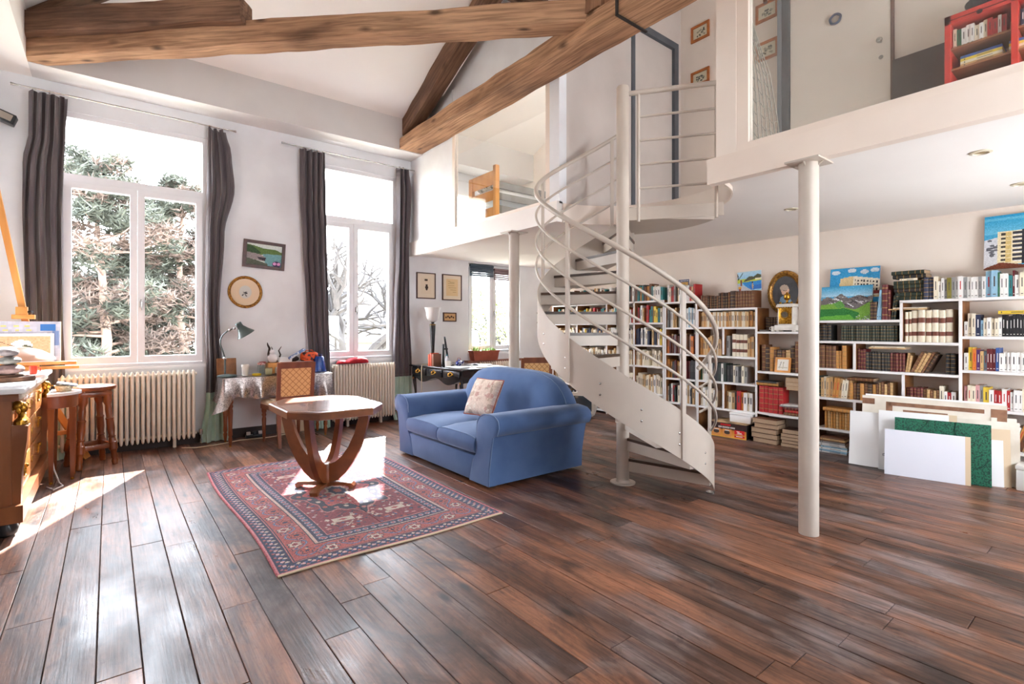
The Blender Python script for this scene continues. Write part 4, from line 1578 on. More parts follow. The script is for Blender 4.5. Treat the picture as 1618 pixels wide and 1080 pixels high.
MB().lathe([(.07, 0), (.075, .012), (.03, .03), (.022, .06), (.03, .10), (.022, .13)], 20).build('lamp_base', mat('green_glaze', sr(84, 128, 96), sr(150, 172, 140), rough=.2, scale=16), lamp)
MB().loft([[(r_ * math.cos(a), r_ * math.sin(a), z_) for a in [2 * PI * i / 36 for i in range(36)]] for r_, z_ in ((.255, .125), (.25, .14), (.225, .165), (.17, .20), (.10, .222), (.03, .23), (.03, .225), (.10, .216), (.168, .194), (.222, .16), (.247, .136), (.253, .123))], caps=False).build('shade', mat('pink_shade', sr(232, 186, 158), sr(220, 168, 140), rough=.35, scale=3, sss=.1), lamp, smooth=60)
jar = thing('enamel_mug', 'small red mug on the marble chest top behind the pebble stack', 'mug', (-.48, 5.62, .936))
MB().lathe([(.02, 0), (.024, .004), (.026, .065), (.023, .065), (.022, .01)], 18).build('mug_body', mat('red_enamel', sr(176, 60, 40), rough=.3), jar)
MB().tube([(.024, 0, .052), (.042, 0, .048), (.043, 0, .026), (.025, 0, .016)], .004, 6).build('mug_handle', MATS['red_enamel'], jar)

# demi-lune side table between chest and stool
dt = thing('side_table', 'small half-round wooden side table beside the chest', 'side table', (-.40, 5.93, 0))
half = [(-.005 + .215 * math.cos(a), .235 * math.sin(a)) for a in [-PI / 2 + PI * k / 18 for k in range(19)]]
MB().prism(half, .735, .757).build('top_board', M_MARBLE, dt, smooth=30)
half2 = [(-.003 + .19 * math.cos(a), .21 * math.sin(a)) for a in [-PI / 2 + PI * k / 18 for k in range(19)]]
MB().prism(half2, .63, .735).build('apron', M_STOOL, dt, smooth=30)
for (lx, ly) in ((.018, -.19), (.018, .19), (.15, -.10), (.15, .10)):
    MB().loft([[(lx + s_ * a, ly + s_ * b_, z_) for a, b_ in ((-1, -1), (1, -1), (1, 1), (-1, 1))] for s_, z_ in ((.010, 0), (.013, .02), (.021, .58), (.023, .63))]).build('leg', M_STOOL, dt, smooth=20)
    MB().lathe([(.013, 0), (.015, .01), (.013, .02)], 10, (lx, ly)).build('caster_cap', M_GILT, dt)
bk = thing('wicker_basket', 'small cream woven basket on the half-round table', 'basket', (-.31, 5.95, .758))
MB().loft([[(r_ * 1.0 * math.cos(a), r_ * 1.3 * math.sin(a), z_) for a in [2 * PI * i / 24 for i in range(24)]] for r_, z_ in ((.05, 0), (.065, .045), (.068, .05), (.06, .048), (.046, .008))]).build('basket_body', mat('wicker_cream', sr(222, 206, 176), sr(180, 158, 122), rough=.8, scale=70, bump=.6), bk)
tag(MB().rbox((-.36, 5.88, .81), (-.22, 6.04, .822), .004).xf(T(-.29, 5.96, .815) @ R(.25, 'Y') @ T(.29, -5.96, -.815)).build('folded_paper', mat('dark_magazine', sr(70, 76, 90), sr(120, 126, 136), rough=.4, scale=20)), 'dark folded magazine lying on the woven basket', 'magazine')

# turned wooden stool
sl = thing('bar_stool', 'turned dark wooden stool in front of the radiator', 'stool', (-.135, 6.32, 0))
MB().lathe([(.16, .715), (.185, .722), (.192, .738), (.19, .755), (.175, .763), (.0, .766)], 32).build('seat', M_STOOL, sl)
for k in range(4):
    a = PI / 4 + k * PI / 2 + .35
    top_, bot = Vector((.125 * math.cos(a), .125 * math.sin(a), .715)), Vector((.20 * math.cos(a), .20 * math.sin(a), 0))
    prof = [(q_, r_ * 1.28) for q_, r_ in [(0, .018), (.05, .022), (.08, .017), (.10, .021), (.16, .018), (.20, .024), (.205, .028), (.30, .028), (.305, .024), (.36, .019), (.37, .025), (.39, .019), (.48, .025), (.60, .023), (.62, .027), (.64, .020), (.74, .022), (.80, .019), (.84, .027), (.86, .030), (1.0, .030)]]
    path = [bot.lerp(top_, q) for q, _ in prof]
    MB().tube(path, [r_ for _, r_ in prof], 12).build('leg', M_STOOL, sl)
MB().rbox((-.13, -.13, .655), (.13, .13, .716), .02, M=R(PI / 4 + .35 + PI / 4, 'Z')).build('apron', M_STOOL, sl)
for k in range(4):
    a0_, a1_ = PI / 4 + k * PI / 2 + .35, PI / 4 + (k + 1) * PI / 2 + .35
    r_ = .18
    p0, p1 = Vector((r_ * math.cos(a0_), r_ * math.sin(a0_), .185)), Vector((r_ * math.cos(a1_), r_ * math.sin(a1_), .185))
    d_ = p1 - p0
    M = T(*((p0 + p1) / 2)) @ R(math.atan2(d_.y, d_.x), 'Z')
    MB().rbox((-d_.length / 2, -.012, -.022), (d_.length / 2, .012, .022), .004, M=M).build('stretcher', M_STOOL, sl)

# easel with canvas
ez = thing('easel', 'orange-toned wooden artist easel with a canvas in the corner', 'easel', (-.50, 6.42, 0))


def bar(p0, p1, w_, h_, name, m_, par):
    p0, p1 = Vector(p0), Vector(p1)
    d_ = p1 - p0
    q = d_.to_track_quat('X', 'Z').to_matrix().to_4x4()
    return MB().rbox((0, -w_ / 2, -h_ / 2), (d_.length, w_ / 2, h_ / 2), .003, 1, M=T(*p0) @ q).build(name, m_, par, world=True)


bar((-.80, 6.42, 2.6), (-.53, 6.40, .95), .03, .05, 'mast', M_PINE, ez)
bar((-.62, 6.36, 1.05), (-.17, 6.60, .02), .03, .055, 'leg', M_PINE, ez)
bar((-.70, 6.30, 1.05), (-.78, 6.26, .02), .03, .055, 'leg', M_PINE, ez)
bar((-.55, 6.48, 1.3), (-.52, 6.62, .02), .03, .05, 'leg', M_PINE, ez)
bar((-.86, 6.335, .985), (-.24, 6.335, .985), .06, .03, 'tray', M_PINE, ez)
bar((-.80, 6.30, .945), (-.22, 6.30, .945), .025, .03, 'tray_lip', M_PINE, ez)
bar((-.75, 6.29, .32), (-.25, 6.45, .32), .025, .04, 'brace', M_PINE, ez)
MB().rbox((-.685, 6.33, 1.39), (-.53, 6.40, 1.43), .004).rbox((-.66, 6.34, 1.42), (-.58, 6.40, 1.50), .004).build('canvas_clamp', M_PINE, ez, world=True)
MB().tube([(-.57, 6.33, 1.455), (-.545, 6.31, 1.455)], .014, 12).build('clamp_knob', M_BLACK, ez, world=True)
cv = thing('canvas', 'pale blue painted canvas with yellow dots standing on the easel', 'canvas', (-.6, 6.345, 1.0))
ci = Img(48, 30, (186, 190, 204))
ci.noise(6, 2)
for i in range(4):
    for j in range(3):
        ci.ell(.2 + .13 * i + .02 * j, .12 + .10 * j, .03, .025, (218, 208, 110))
ci.rect(.74, .06, .93, .22, (58, 116, 184))
ci.rect(.90, .22, .97, .6, (120, 144, 188))
ci.rect(0, 0, .03, 1, (150, 160, 182))
Mv = T(-.62, 6.345, 1.0) @ R(math.radians(-3), 'X')
MB().box((-.30, 0, 0), (.265, .02, .37), M=Mv).build('stretcher', M_CARD, cv, smooth=0, world=True)
p00, pu, pv = Mv @ Vector((-.30, -.0015, .37)), (.565, 0, 0), Mv.to_3x3() @ Vector((0, 0, -.37))
printed('painted_face', ci.a, p00, pu, pv, M_OILS, cv)
fp = thing('framed_sketch', 'white framed sketch leaning on the canvas', 'picture', (-.6, 6.32, 1.0))
Mv = T(-.64, 6.318, 1.0) @ R(math.radians(-4), 'X')
f = MB()
w_, h_ = .24, .26
f.box((-w_, 0, 0), (-w_ + .025, .016, h_), M=Mv).box((w_ - .025, 0, 0), (w_, .016, h_), M=Mv).box((-w_ + .025, 0, 0), (w_ - .025, .016, .025), M=Mv).box((-w_ + .025, 0, h_ - .025), (w_ - .025, .016, h_), M=Mv)
f.build('frame', M_PAPER, fp, smooth=0, world=True)
ci = Img(36, 22, (216, 178, 138))
ci.ell(.55, .45, .18, .3, (240, 236, 230))
ci.ell(.62, .5, .09, .12, (90, 96, 72))
ci.line(.2, .2, .8, .8, .012, (150, 110, 80))
ci.noise(7)
printed('sketch', ci.a, Mv @ Vector((-w_ + .025, .006, h_ - .025)), (2 * w_ - .05, 0, 0), Mv.to_3x3() @ Vector((0, 0, -(h_ - .05))), M_PRINT, fp)

# small wall loudspeaker high in the corner
sp = thing('wall_speaker', 'small black loudspeaker fixed high on the window wall', 'loudspeaker', (-.78, 6.70, 3.29))
MB().rbox((-.14, -.06, -.045), (.09, .06, .045), .006, M=R(.35, 'Y')).build('speaker_case', M_BLACK, sp)
MB().box((-.12, -.066, -.03), (.07, -.060, .03), M=R(.35, 'Y')).build('speaker_grille', mat('speaker_mesh', sr(150, 140, 128), rough=.6), sp)
MB().box((-.06, .05, -.02), (-.02, YW - 6.70, .02)).build('wall_bracket', M_BLACK, sp)

# ================================================================== DESK WITH SEQUINNED CLOTH
def turned_leg(par, x_, y_, zt, m_, r=.028, name='leg', foot=True):
    prof = [(.010, 0), (.014, .02), (.017, .05), (.022, .09), (.016, .11), (.023, .13), (.020, .20), (r, zt * .62), (r * .75, zt * .66), (r * 1.05, zt * .69), (r * .8, zt * .73), (r * 1.1, zt * .76), (r * 1.1, zt)]
    MB().lathe(prof, 14, (x_, y_)).build(name, m_, par)


DX, DY = 1.57, 6.50
dk = thing('writing_desk', 'turned-leg wooden desk hidden under a sequinned cloth', 'desk', (DX, DY, 0))
MB().box((-.57, -.185, .735), (.57, .185, .755)).build('desk_top', M_MAHOG, dk, smooth=0)
MB().box((-.55, -.17, .64), (.55, .17, .735)).build('apron', M_MAHOG, dk, smooth=0)
for sx_ in (-1, 1):
    for sy_ in (-1, 1):
        turned_leg(dk, sx_ * .52, sy_ * .155, .64, M_STOOL)
        MB().lathe([(.011, 0), (.013, .012), (.011, .022)], 10, (sx_ * .52, sy_ * .155)).build('brass_cap', M_GILT, dk)


def sequin_mat():
    m = bpy.data.materials.new('sequin_fabric')
    m.use_nodes = True
    N, L = m.node_tree.nodes, m.node_tree.links
    b = N['Principled BSDF']
    tc = N.new('ShaderNodeTexCoord')
    vo = N.new('ShaderNodeTexVoronoi')
    vo.inputs['Scale'].default_value = 130
    L.new(tc.outputs['Object'], vo.inputs['Vector'])
    r = N.new('ShaderNodeValToRGB')
    r.color_ramp.elements[0].color = (*sr(84, 76, 76), 1)
    r.color_ramp.elements[1].color = (*sr(190, 178, 172), 1)
    L.new(vo.outputs['Color'], r.inputs[0])
    L.new(r.outputs[0], b.inputs['Base Color'])
    b.inputs['Metallic'].default_value = .9
    b.inputs['Roughness'].default_value = .28
    bp = N.new('ShaderNodeBump')
    bp.inputs['Strength'].default_value = .8
    bp.inputs['Distance'].default_value = .004
    L.new(vo.outputs['Color'], bp.inputs['Height'])
    L.new(bp.outputs[0], b.inputs['Normal'])
    return m


M_SEQ = sequin_mat()
cl = thing('sequin_cloth', 'silvery sequinned cloth draped over the writing desk', 'tablecloth', (DX, DY, .756))
hx, hy = .60, .205


def cloth_pt(s, v):
    """s runs round the front and both ends; v 0 at edge .. 1 hem"""
    # perimeter path: left-back -> left-front -> right-front -> right-back
    L1, L2 = 2 * hy, 2 * hx
    tot = L1 * 2 + L2
    d_ = s * tot
    if d_ < L1:
        x_, y_, nx, ny = -hx, hy - d_, -1, 0
    elif d_ < L1 + L2:
        x_, y_, nx, ny = -hx + d_ - L1, -hy, 0, -1
    else:
        x_, y_, nx, ny = hx, -hy + d_ - L1 - L2, 1, 0
    c = min(abs(d_ - L1), abs(d_ - L1 - L2))
    corner = math.exp(-(c / .09) ** 2)
    drop = .22 + .13 * corner + .03 * noise1(d_ * 6) + (.05 if d_ > L1 + L2 * .6 else 0)
    fl = .02 + .03 * math.sin(d_ * 34) * v + .06 * corner * v
    if d_ >= L1 + L2 or d_ < L1:
        drop += .05
    return (x_ + nx * fl * v, y_ + ny * fl * v * .8, .004 - drop * v)


b = MB().grid(cloth_pt, 150, 14)
b.grid(lambda u, v: (-hx + 2 * hx * u, hy - 2 * hy * v, .004 + .0015 * math.sin(u * 40) * math.sin(v * 13)), 40, 10)
b.build('cloth_sheet', M_SEQ, cl, smooth=80)

# ---- things on the desk
ZD = .766
gn = thing('gooseneck_lamp', 'dark green gooseneck desk lamp on the sequinned cloth', 'lamp', (1.02, 6.48, ZD))
M_LGREEN = mat('lamp_green', sr(74, 86, 84), sr(62, 74, 72), rough=.35, scale=6)
MB().lathe([(.10, 0), (.10, .012), (.085, .02), (.02, .028)], 24, (.02, 0)).build('lamp_base', M_LGREEN, gn)
MB().tube([(0, 0, .02), (0, 0, .20)], .010, 10).build('stem', M_LGREEN, gn)
MB().sphere((0, 0, .205), .02, 12, 8).build('joint', M_CHROME, gn)
neck = [(0, 0, .21), (-.02, 0, .28), (-.045, 0, .36), (-.045, 0, .42), (-.02, 0, .47), (.03, 0, .515), (.075, 0, .535)]
MB().tube(neck, .007, 8).build('gooseneck', M_LGREEN, gn)
MB().sphere((.045, 0, .522), .014, 10, 6).sphere((.095, 0, .54), .014, 10, 6).build('neck_joint', M_CHROME, gn)
ax_ = Vector((.30, -.14, -.95)).normalized()
q = ax_.to_track_quat('Z', 'X').to_matrix().to_4x4()
MB().loft([[(r_ * math.cos(a), r_ * math.sin(a), z_) for a in [2 * PI * i / 28 for i in range(28)]] for r_, z_ in ((.0, -.005), (.03, -.004), (.036, .0), (.034, .045), (.036, .05), (.062, .10), (.098, .15), (.102, .158), (.094, .152), (.058, .10), (.03, .05))]).xf(T(.128, 0, .60) @ R(math.radians(-33), 'Y') @ R(PI, 'X')).build('lamp_shade', M_LGREEN, gn, smooth=50)


def on_desk(name, x_, y_, label, cat, z=ZD, group=None, rz=0):
    return thing(name, label, cat, (x_, y_ - .082, z), rz, group)


o = on_desk('wood_board', 1.06, 6.70, 'small square wooden board leaning on the wall behind the gooseneck lamp', 'board')
MB().rbox((-.10, 0, 0), (.10, .015, .20), .003, M=R(-.12, 'X')).build('board', M_OAKS, o)
o = on_desk('paper_cup', 1.215, 6.52, 'tall white cup on the sequinned cloth', 'cup')
MB().lathe([(.026, 0), (.030, .002), (.036, .10), (.040, .105), (.037, .13), (.034, .13), (.028, .01)], 20).build('cup', mat('white_ceramic', sr(240, 236, 226), rough=.3), o)
o = on_desk('tape_roll', 1.33, 6.49, 'yellow tape roll lying on the sequinned cloth', 'tape')
MB().loft([[(r_ * math.cos(a), r_ * math.sin(a), z_) for a in [2 * PI * i / 24 for i in range(24)]] for r_, z_ in ((.045, 0), (.048, .012), (.045, .024), (.03, .024), (.027, .012), (.03, 0))], closed=True).build('roll', mat('yellow_tape', sr(222, 186, 30), rough=.4), o)
o = on_desk('glass_jar', 1.40, 6.60, 'clear glass jar with red gingham lid', 'jar')
MB().lathe([(.036, 0), (.041, .006), (.041, .10), (.036, .115), (.036, .118), (.038, .10), (.038, .01)], 22).build('jar_glass', M_CLEAR, o)
MB().lathe([(.040, .115), (.041, .118), (.041, .136), (.036, .139)], 22).build('lid', mat('red_lid', sr(178, 40, 44), sr(228, 210, 206), rough=.4, scale=70, lo=.45, hi=.55), o)
o = on_desk('glass_jar', 1.435, 6.70, 'second clear jar with plain red lid behind the candle', 'jar')
MB().lathe([(.033, 0), (.038, .006), (.038, .11), (.033, .125), (.035, .11), (.035, .01)], 22).build('jar_glass', M_CLEAR, o)
MB().lathe([(.036, .122), (.037, .125), (.037, .142), (.033, .145)], 22).build('lid', mat('plain_red_lid', sr(150, 36, 38), rough=.4), o)
o = on_desk('candle_jar', 1.465, 6.53, 'pale yellow candle in a short jar', 'candle')
MB().lathe([(.034, 0), (.037, .004), (.037, .072), (.0, .074)], 20).build('wax', mat('candle_wax', sr(232, 222, 170), rough=.5), o)
MB().lathe([(.039, 0), (.040, .085), (.038, .085), (.0375, .0)], 20, caps=False).build('jar_glass', M_CLEAR, o)
MB().tube([(0, 0, .073), (0, 0, .085)], .0015, 5).build('wick', M_BLACK, o)
o = on_desk('wooden_crate', 1.72, 6.69, 'shallow wooden crate at the back of the sequinned desk', 'crate')
MB().box((-.24, -.07, 0), (-.228, .07, .13)).box((.228, -.07, 0), (.24, .07, .13)).box((-.228, -.07, 0), (.228, -.058, .13)).box((-.228, .058, 0), (.228, .07, .13)).box((-.228, -.058, 0), (.228, .058, .012)).build('crate_body', M_PINE, o, smooth=0)
MB().box((-.22, -.056, .10), (.22, .056, .128)).build('crate_lid', M_PINE, o, smooth=0)
o = on_desk('paper_roll', 1.60, 6.55, 'white paper roll in front of the wooden crate', 'paper roll')
MB().tube([(-.05, .0, .042), (.09, .01, .042)], .040, 20).build('roll', M_PAPER, o)
ZC = ZD + .13
o = on_desk('plush_figure', 1.545, 6.69, 'small white plush figure sitting on the wooden crate', 'toy', ZC)
MB().lathe([(.02, 0), (.045, .012), (.052, .05), (.042, .085), (.025, .10)], 16).sphere((0, 0, .125), .034, 14, 8).sphere((-.045, -.01, .06), .018, 8, 6, s=(.8, .8, 1.6)).sphere((.045, -.01, .06), .018, 8, 6, s=(.8, .8, 1.6)).build('plush_body', mat('white_plush', sr(232, 228, 230), rough=.95, bump=.4, scale=90), o, smooth=80)
o = on_desk('driftwood', 1.60, 6.75, 'twisted dark driftwood twig behind the plush figure', 'twig', ZC)
b = MB().tube([(-.08, 0, 0), (-.09, 0, .10), (-.075, 0, .17), (-.095, 0, .21), (-.10, 0, .24)], [.012, .012, .014, .010, .004], 7)
b.tube([(-.08, 0, .11), (-.04, 0, .15), (-.055, 0, .19)], [.010, .008, .003], 6).tube([(.02, 0, 0), (.05, 0, .09), (.03, 0, .14), (.06, 0, .19)], [.010, .010, .008, .003], 6).tube([(-.08, 0, .012), (.02, 0, .012)], .012, 6)
b.build('twig', mat('driftwood', sr(92, 74, 64), sr(60, 48, 42), rough=.9, scale=20), o)
o = on_desk('envelope_pile', 1.64, 6.67, 'white envelope pile beside the plush figure', 'envelope', ZC)
for k in range(3):
    MB().box((-.03, -.05, .02 * k), (.11, .05, .02 * k + .018), M=R(.06 * (k - 1), 'Z')).build('envelope', M_PAPER, o, smooth=0)
o = on_desk('blue_package', 1.76, 6.62, 'blue and white flat package tilted on the crate', 'package', ZC + .005)
MB().rbox((-.11, -.03, .0), (.11, .03, .03), .004, M=R(-.55, 'Y') @ T(.06, 0, .0)).build('carton', mat('blue_carton', sr(90, 122, 176), sr(214, 220, 230), rough=.4, scale=16, lo=.48, hi=.55), o)
bpy.data.objects[o.name].location.z += .05
o = on_desk('dark_pouch', 1.80, 6.735, 'dark brown zip pouch lying on the crate', 'pouch', ZC)
MB().sphere((0, 0, .035), 1, 16, 8, s=(.065, .035, .036)).build('pouch_body', mat('dark_pouch_leather', sr(44, 34, 34), sr(30, 24, 24), rough=.5, scale=20), o)
MB().tube([(-.04, -.003, .064), (0, -.004, .0705), (.04, -.003, .064)], .0025, 5).build('zip', M_CHROME, o)
o = on_desk('orange_bag', 1.975, 6.69, 'orange and black patterned soft bag on the crate', 'bag', ZC)
MB().loft([[(.11 * k_ * math.cos(a), .045 * k_ * math.sin(a), z_) for a in [2 * PI * i / 20 for i in range(20)]] for k_, z_ in ((.85, 0), (1, .02), (1.02, .06), (.95, .10), (.75, .115))]).build('bag_body', mat('orange_print', sr(224, 84, 28), sr(40, 34, 40), rough=.6, scale=26, lo=.53, hi=.6), o, smooth=60)
MB().tube([(-.06, 0, .11), (-.04, 0, .135), (.03, 0, .14), (.06, 0, .112)], .006, 6).build('bag_handle', MATS['orange_print'], o)
o = on_desk('blue_bag', 2.08, 6.62, 'bright blue plastic bag on the sequinned cloth', 'bag')
MB().loft([[((.075 * k_ + .01 * math.sin(a * 3)) * math.cos(a), .04 * k_ * math.sin(a), z_) for a in [2 * PI * i / 20 for i in range(20)]] for k_, z_ in ((1.15, 0), (1.0, .03), (.85, .10), (.7, .17), (.5, .19))]).build('bag_body', mat('blue_plastic', sr(24, 78, 168), sr(16, 52, 120), rough=.3, scale=14, bump=.4), o, smooth=60)
MB().tube([(-.03, 0, .18), (-.02, 0, .215), (.02, 0, .215), (.03, 0, .18)], .004, 6).build('bag_handle', MATS['blue_plastic'], o)
o = on_desk('dark_plate', 1.60, 6.46, 'dark shallow plate on the sequinned cloth', 'plate')
MB().lathe([(.05, 0), (.075, .004), (.10, .012), (.097, .014), (.07, .007), (.0, .005)], 26).build('plate', mat('dark_glaze', sr(56, 52, 52), rough=.3), o)

# ================================================================== CANE CHAIRS
M_CHAIRW = mat('chair_wood', sr(136, 76, 42), sr(104, 52, 28), rough=.35, scale=9, stretch=(1, 1, .2), coat=.15)
M_SEATF = mat('cream_seat', sr(226, 206, 178), sr(214, 192, 160), rough=.8, scale=9, sheen=.2)


def cane_mat():
    m = bpy.data.materials.new('cane_panel')
    m.use_nodes = True
    N, L = m.node_tree.nodes, m.node_tree.links
    b = N['Principled BSDF']
    tc = N.new('ShaderNodeTexCoord')
    sp_ = N.new('ShaderNodeSeparateXYZ')
    L.new(tc.outputs['Object'], sp_.inputs[0])

    def mth(op, a, c=None):
        n = N.new('ShaderNodeMath')
        n.operation = op
        for i, v in enumerate((a, c)):
            if v is None:
                continue
            if isinstance(v, (int, float)):
                n.inputs[i].default_value = v
            else:
                L.new(v, n.inputs[i])
        return n.outputs[0]
    p, q_ = mth('ADD', sp_.outputs[0], sp_.outputs[2]), mth('SUBTRACT', sp_.outputs[0], sp_.outputs[2])
    f = mth('MAXIMUM', mth('COSINE', mth('MULTIPLY', p, 92.0)), mth('COSINE', mth('MULTIPLY', q_, 92.0)))
    f2 = mth('MULTIPLY', mth('COSINE', mth('MULTIPLY', p, 184.0)), mth('COSINE', mth('MULTIPLY', q_, 184.0)))
    r = N.new('ShaderNodeValToRGB')
    r.color_ramp.elements[0].position = .86
    r.color_ramp.elements[0].color = (*sr(226, 178, 118), 1)
    r.color_ramp.elements[1].position = .97
    r.color_ramp.elements[1].color = (*sr(176, 112, 58), 1)
    L.new(mth('MAXIMUM', f, mth('MULTIPLY', f2, .93)), r.inputs[0])
    L.new(r.outputs[0], b.inputs['Base Color'])
    b.inputs['Roughness'].default_value = .6
    return m


M_CANE = cane_mat()


def cane_chair(loc, rz, label):
    """faces local +y; back at -y"""
    c = thing('cane_chair', label, 'chair', loc, rz)
    sw, sd = .21, .235
    # seat frame and cushion
    seat = [(-.185, -sd), (.185, -sd), (sw + .015, sd), (-sw - .015, sd)]
    MB().prism(seat, .385, .435).build('seat_rail', M_CHAIRW, c, smooth=0)
    n = 12
    rings = []
    for z_, k_ in ((.435, .98), (.45, 1.0), (.475, .97), (.488, .85), (.492, .5)):
        rings.append([(x_ * k_, y_ * k_, z_) for x_, y_ in seat])
    b = MB()
    bm_ = [[]]
    b.loft(rings)
    b.build('seat', M_SEATF, c, smooth=60)
    # back posts continue the rear legs
    for s_ in (-1, 1):
        path = [(s_ * .178, -sd - .055, 0), (s_ * .178, -sd - .02, .20), (s_ * .178, -sd, .42), (s_ * .182, -sd - .015, .60), (s_ * .186, -sd - .055, .93)]
        rings = []
        for (x_, y_, z_), w_, d_ in zip(path, (.014, .018, .021, .020, .019), (.014, .018, .020, .016, .013)):
            rings.append([(x_ - w_, y_ - d_, z_), (x_ + w_, y_ - d_, z_), (x_ + w_, y_ + d_, z_), (x_ - w_, y_ + d_, z_)])
        MB().loft(rings).build('back_leg', M_CHAIRW, c, smooth=20)
        prof = [(.010, 0), (.013, .02), (.011, .035), (.018, .06), (.024, .26), (.018, .29), (.026, .31), (.019, .33), (.027, .35), (.027, .39)]
        MB().lathe(prof, 12, (s_ * .195, sd - .03)).build('front_leg', M_CHAIRW, c)
    Mb = T(0, -sd - .002, .5) @ R(math.radians(6.5), 'X')
    MB().box((-.170, -.016, -.01), (.170, .016, .055), M=Mb).build('lower_back_rail', M_CHAIRW, c, smooth=0)
    MB().box((-.170, -.016, .37), (.170, .016, .44), M=Mb).build('top_back_rail', M_CHAIRW, c, smooth=0)
    MB().box((-.165, -.006, .055), (.165, .004, .37), M=Mb).build('cane_back', M_CANE, c, smooth=0)
    return c


cane_chair((1.615, 6.215, 0), math.radians(4), 'cane-backed wooden chair at the sequinned desk')
cane_chair((4.42, 5.16, 0), math.radians(-28), 'cane-backed chair behind the blue sofa')
o = thing('magazine', 'pale printed magazine left on the cane chair seat', 'magazine', (1.55, 6.28, .494))
ci = Img(16, 22, (230, 214, 196))
ci.rect(.1, .1, .9, .25, (150, 60, 50))
ci.rect(.15, .4, .6, .8, (190, 150, 120))
ci.noise(8)
MB().box((-.10, -.13, 0), (.10, .13, .008)).build('pages', M_PAPER, o, smooth=0)
printed('front_cover', ci.a, (1.45, 6.41, .494 + .0085), (.2, 0, 0), (0, -.26, 0), M_PRINT, o)

# cables and small junk under the desk
tag(MB().tube([(.62, 6.58, .007), (.75, 6.50, .007), (.95, 6.52, .007), (1.2, 6.62, .007), (1.5, 6.58, .007), (1.75, 6.66, .007)], .006, 6).build('floor_cable', mat('cable_cream', sr(216, 200, 170), rough=.5)), 'cream cable snaking over the floor under the desk', 'cable')
o = thing('power_strip', 'black power strip with plugs on the floor under the desk', 'power strip', (1.38, 6.70, 0))
MB().rbox((-.11, -.025, 0), (.11, .025, .04), .006).build('strip_body', M_BLACK, o)
for k in range(3):
    MB().rbox((-.08 + .065 * k - .02, -.02, .04), (-.08 + .065 * k + .02, .02, .075), .005).build('plug', M_BLACK if k % 2 else MATS['cable_white'], o)
o = thing('cardboard_panel', 'tan cardboard panel standing on the floor under the desk', 'panel', (1.86, 6.76, 0))
MB().box((-.20, 0, 0), (.17, .012, .42), M=R(-.05, 'X')).build('panel', M_CARD, o, smooth=0)

# ================================================================== BLACK DESK BEHIND THE SOFA
BD = thing('black_desk', 'black lacquered bow-front desk with gilt drawer pulls', 'desk', (3.86, 6.06, 0), math.radians(4))
M_LACQ = mat('black_lacquer', sr(34, 33, 36), sr(26, 25, 28), rough=.25, scale=5, coat=.4)
bx0, bx1, by0, by1 = -.42, .42, -.62, .66
MB().rbox((bx0, by0, .765), (bx1, by1, .79), .008).build('desk_top', M_LACQ, BD)
def bow(y_):
    q = (y_ - by0) / (by1 - by0)
    return .018 * math.sin(q * PI * 2.0) ** 2
rings = []
for k in range(25):
    y_ = by0 + .04 + (by1 - by0 - .08) * k / 24
    zlow = .60 + .035 * math.cos(2 * PI * k / 12) + (-.03 if k in (0, 24) else 0)
    rings.append([(bx0 + .03 - bow(y_), y_, zlow), (bx0 + .03 - bow(y_), y_, .765), (bx1 - .03, y_, .765), (bx1 - .03, y_, .64)])
MB().loft(rings).build('apron', M_LACQ, BD, smooth=30)
for k in range(3):
    y0, y1 = by0 + .08 + k * .39, by0 + .08 + k * .39 + .35
    yc_ = (y0 + y1) / 2
    d_ = MB().rbox((bx0 + .004, y0, .655), (bx0 + .03, y1, .752), .004).build('drawer', M_LACQ, BD)
    h_ = MB()
    h_.tube([(bx0 - .012, yc_ - .04, .71), (bx0 - .022, yc_ - .025, .69), (bx0 - .022, yc_ + .025, .69), (bx0 - .012, yc_ + .04, .71)], .006, 6)
    for s_ in (-1, 1):
        h_.sphere((bx0 - .004, yc_ + s_ * .042, .712), .014, 8, 6, s=(.6, 1.3, 1)).sphere((bx0 - .002, yc_ + s_ * .02, .728), .010, 8, 5, s=(.6, 1.2, 1))
    h_.sphere((bx0 - .002, yc_, .735), .011, 8, 5, s=(.6, 1, 1.3))
    h_.build('gilt_pull', M_GILT, d_)
for lx in (bx0 + .06, bx1 - .06):
    for ly in (by0 + .08, by1 - .08):
        sx_ = -1 if lx < 0 else 1
        path = [(lx + sx_ * .02, ly, 0), (lx + sx_ * .005, ly, .03), (lx - sx_ * .005, ly, .2), (lx, ly, .42), (lx + sx_ * .018, ly, .58), (lx + sx_ * .01, ly, .70)]
        MB().tube(path, [.018, .012, .013, .018, .026, .028], 10).build('cabriole_leg', M_LACQ, BD)
        MB().sphere((lx + sx_ * .028, ly, .60), .018, 8, 6, s=(1, 1, 1.8)).build('gilt_mount', M_GILT, BD)

ZB = .791
o = thing('torchiere_lamp', 'black tapered table lamp with frosted glass cup on the black desk', 'lamp', (3.63, 6.42, ZB))
MB().lathe([(.075, 0), (.08, .012), (.05, .025), (.018, .03), (.016, .06), (.040, .50), (.042, .56), (.030, .565), (.018, .57), (.022, .60), (.03, .615), (.032, .63)], 20).build('stem', M_BLACK, o, smooth=30)
MB().lathe([(.024, .555), (.044, .562), (.046, .575), (.03, .585)], 20).build('brass_collar', mat('old_brass', sr(120, 96, 60), rough=.35, metal=.9), o)
MB().loft([[(r_ * (1 + .03 * math.cos(6 * a)) * math.cos(a), r_ * (1 + .03 * math.cos(6 * a)) * math.sin(a), z_) for a in [2 * PI * i / 36 for i in range(36)]] for r_, z_ in ((.035, .61), (.075, .64), (.092, .69), (.098, .75), (.122, .815), (.118, .812), (.093, .75), (.087, .69), (.07, .648))]).build('glass_cup', mat('frosted_glass', sr(244, 240, 236), rough=.35, trans=.25), o, smooth=50)
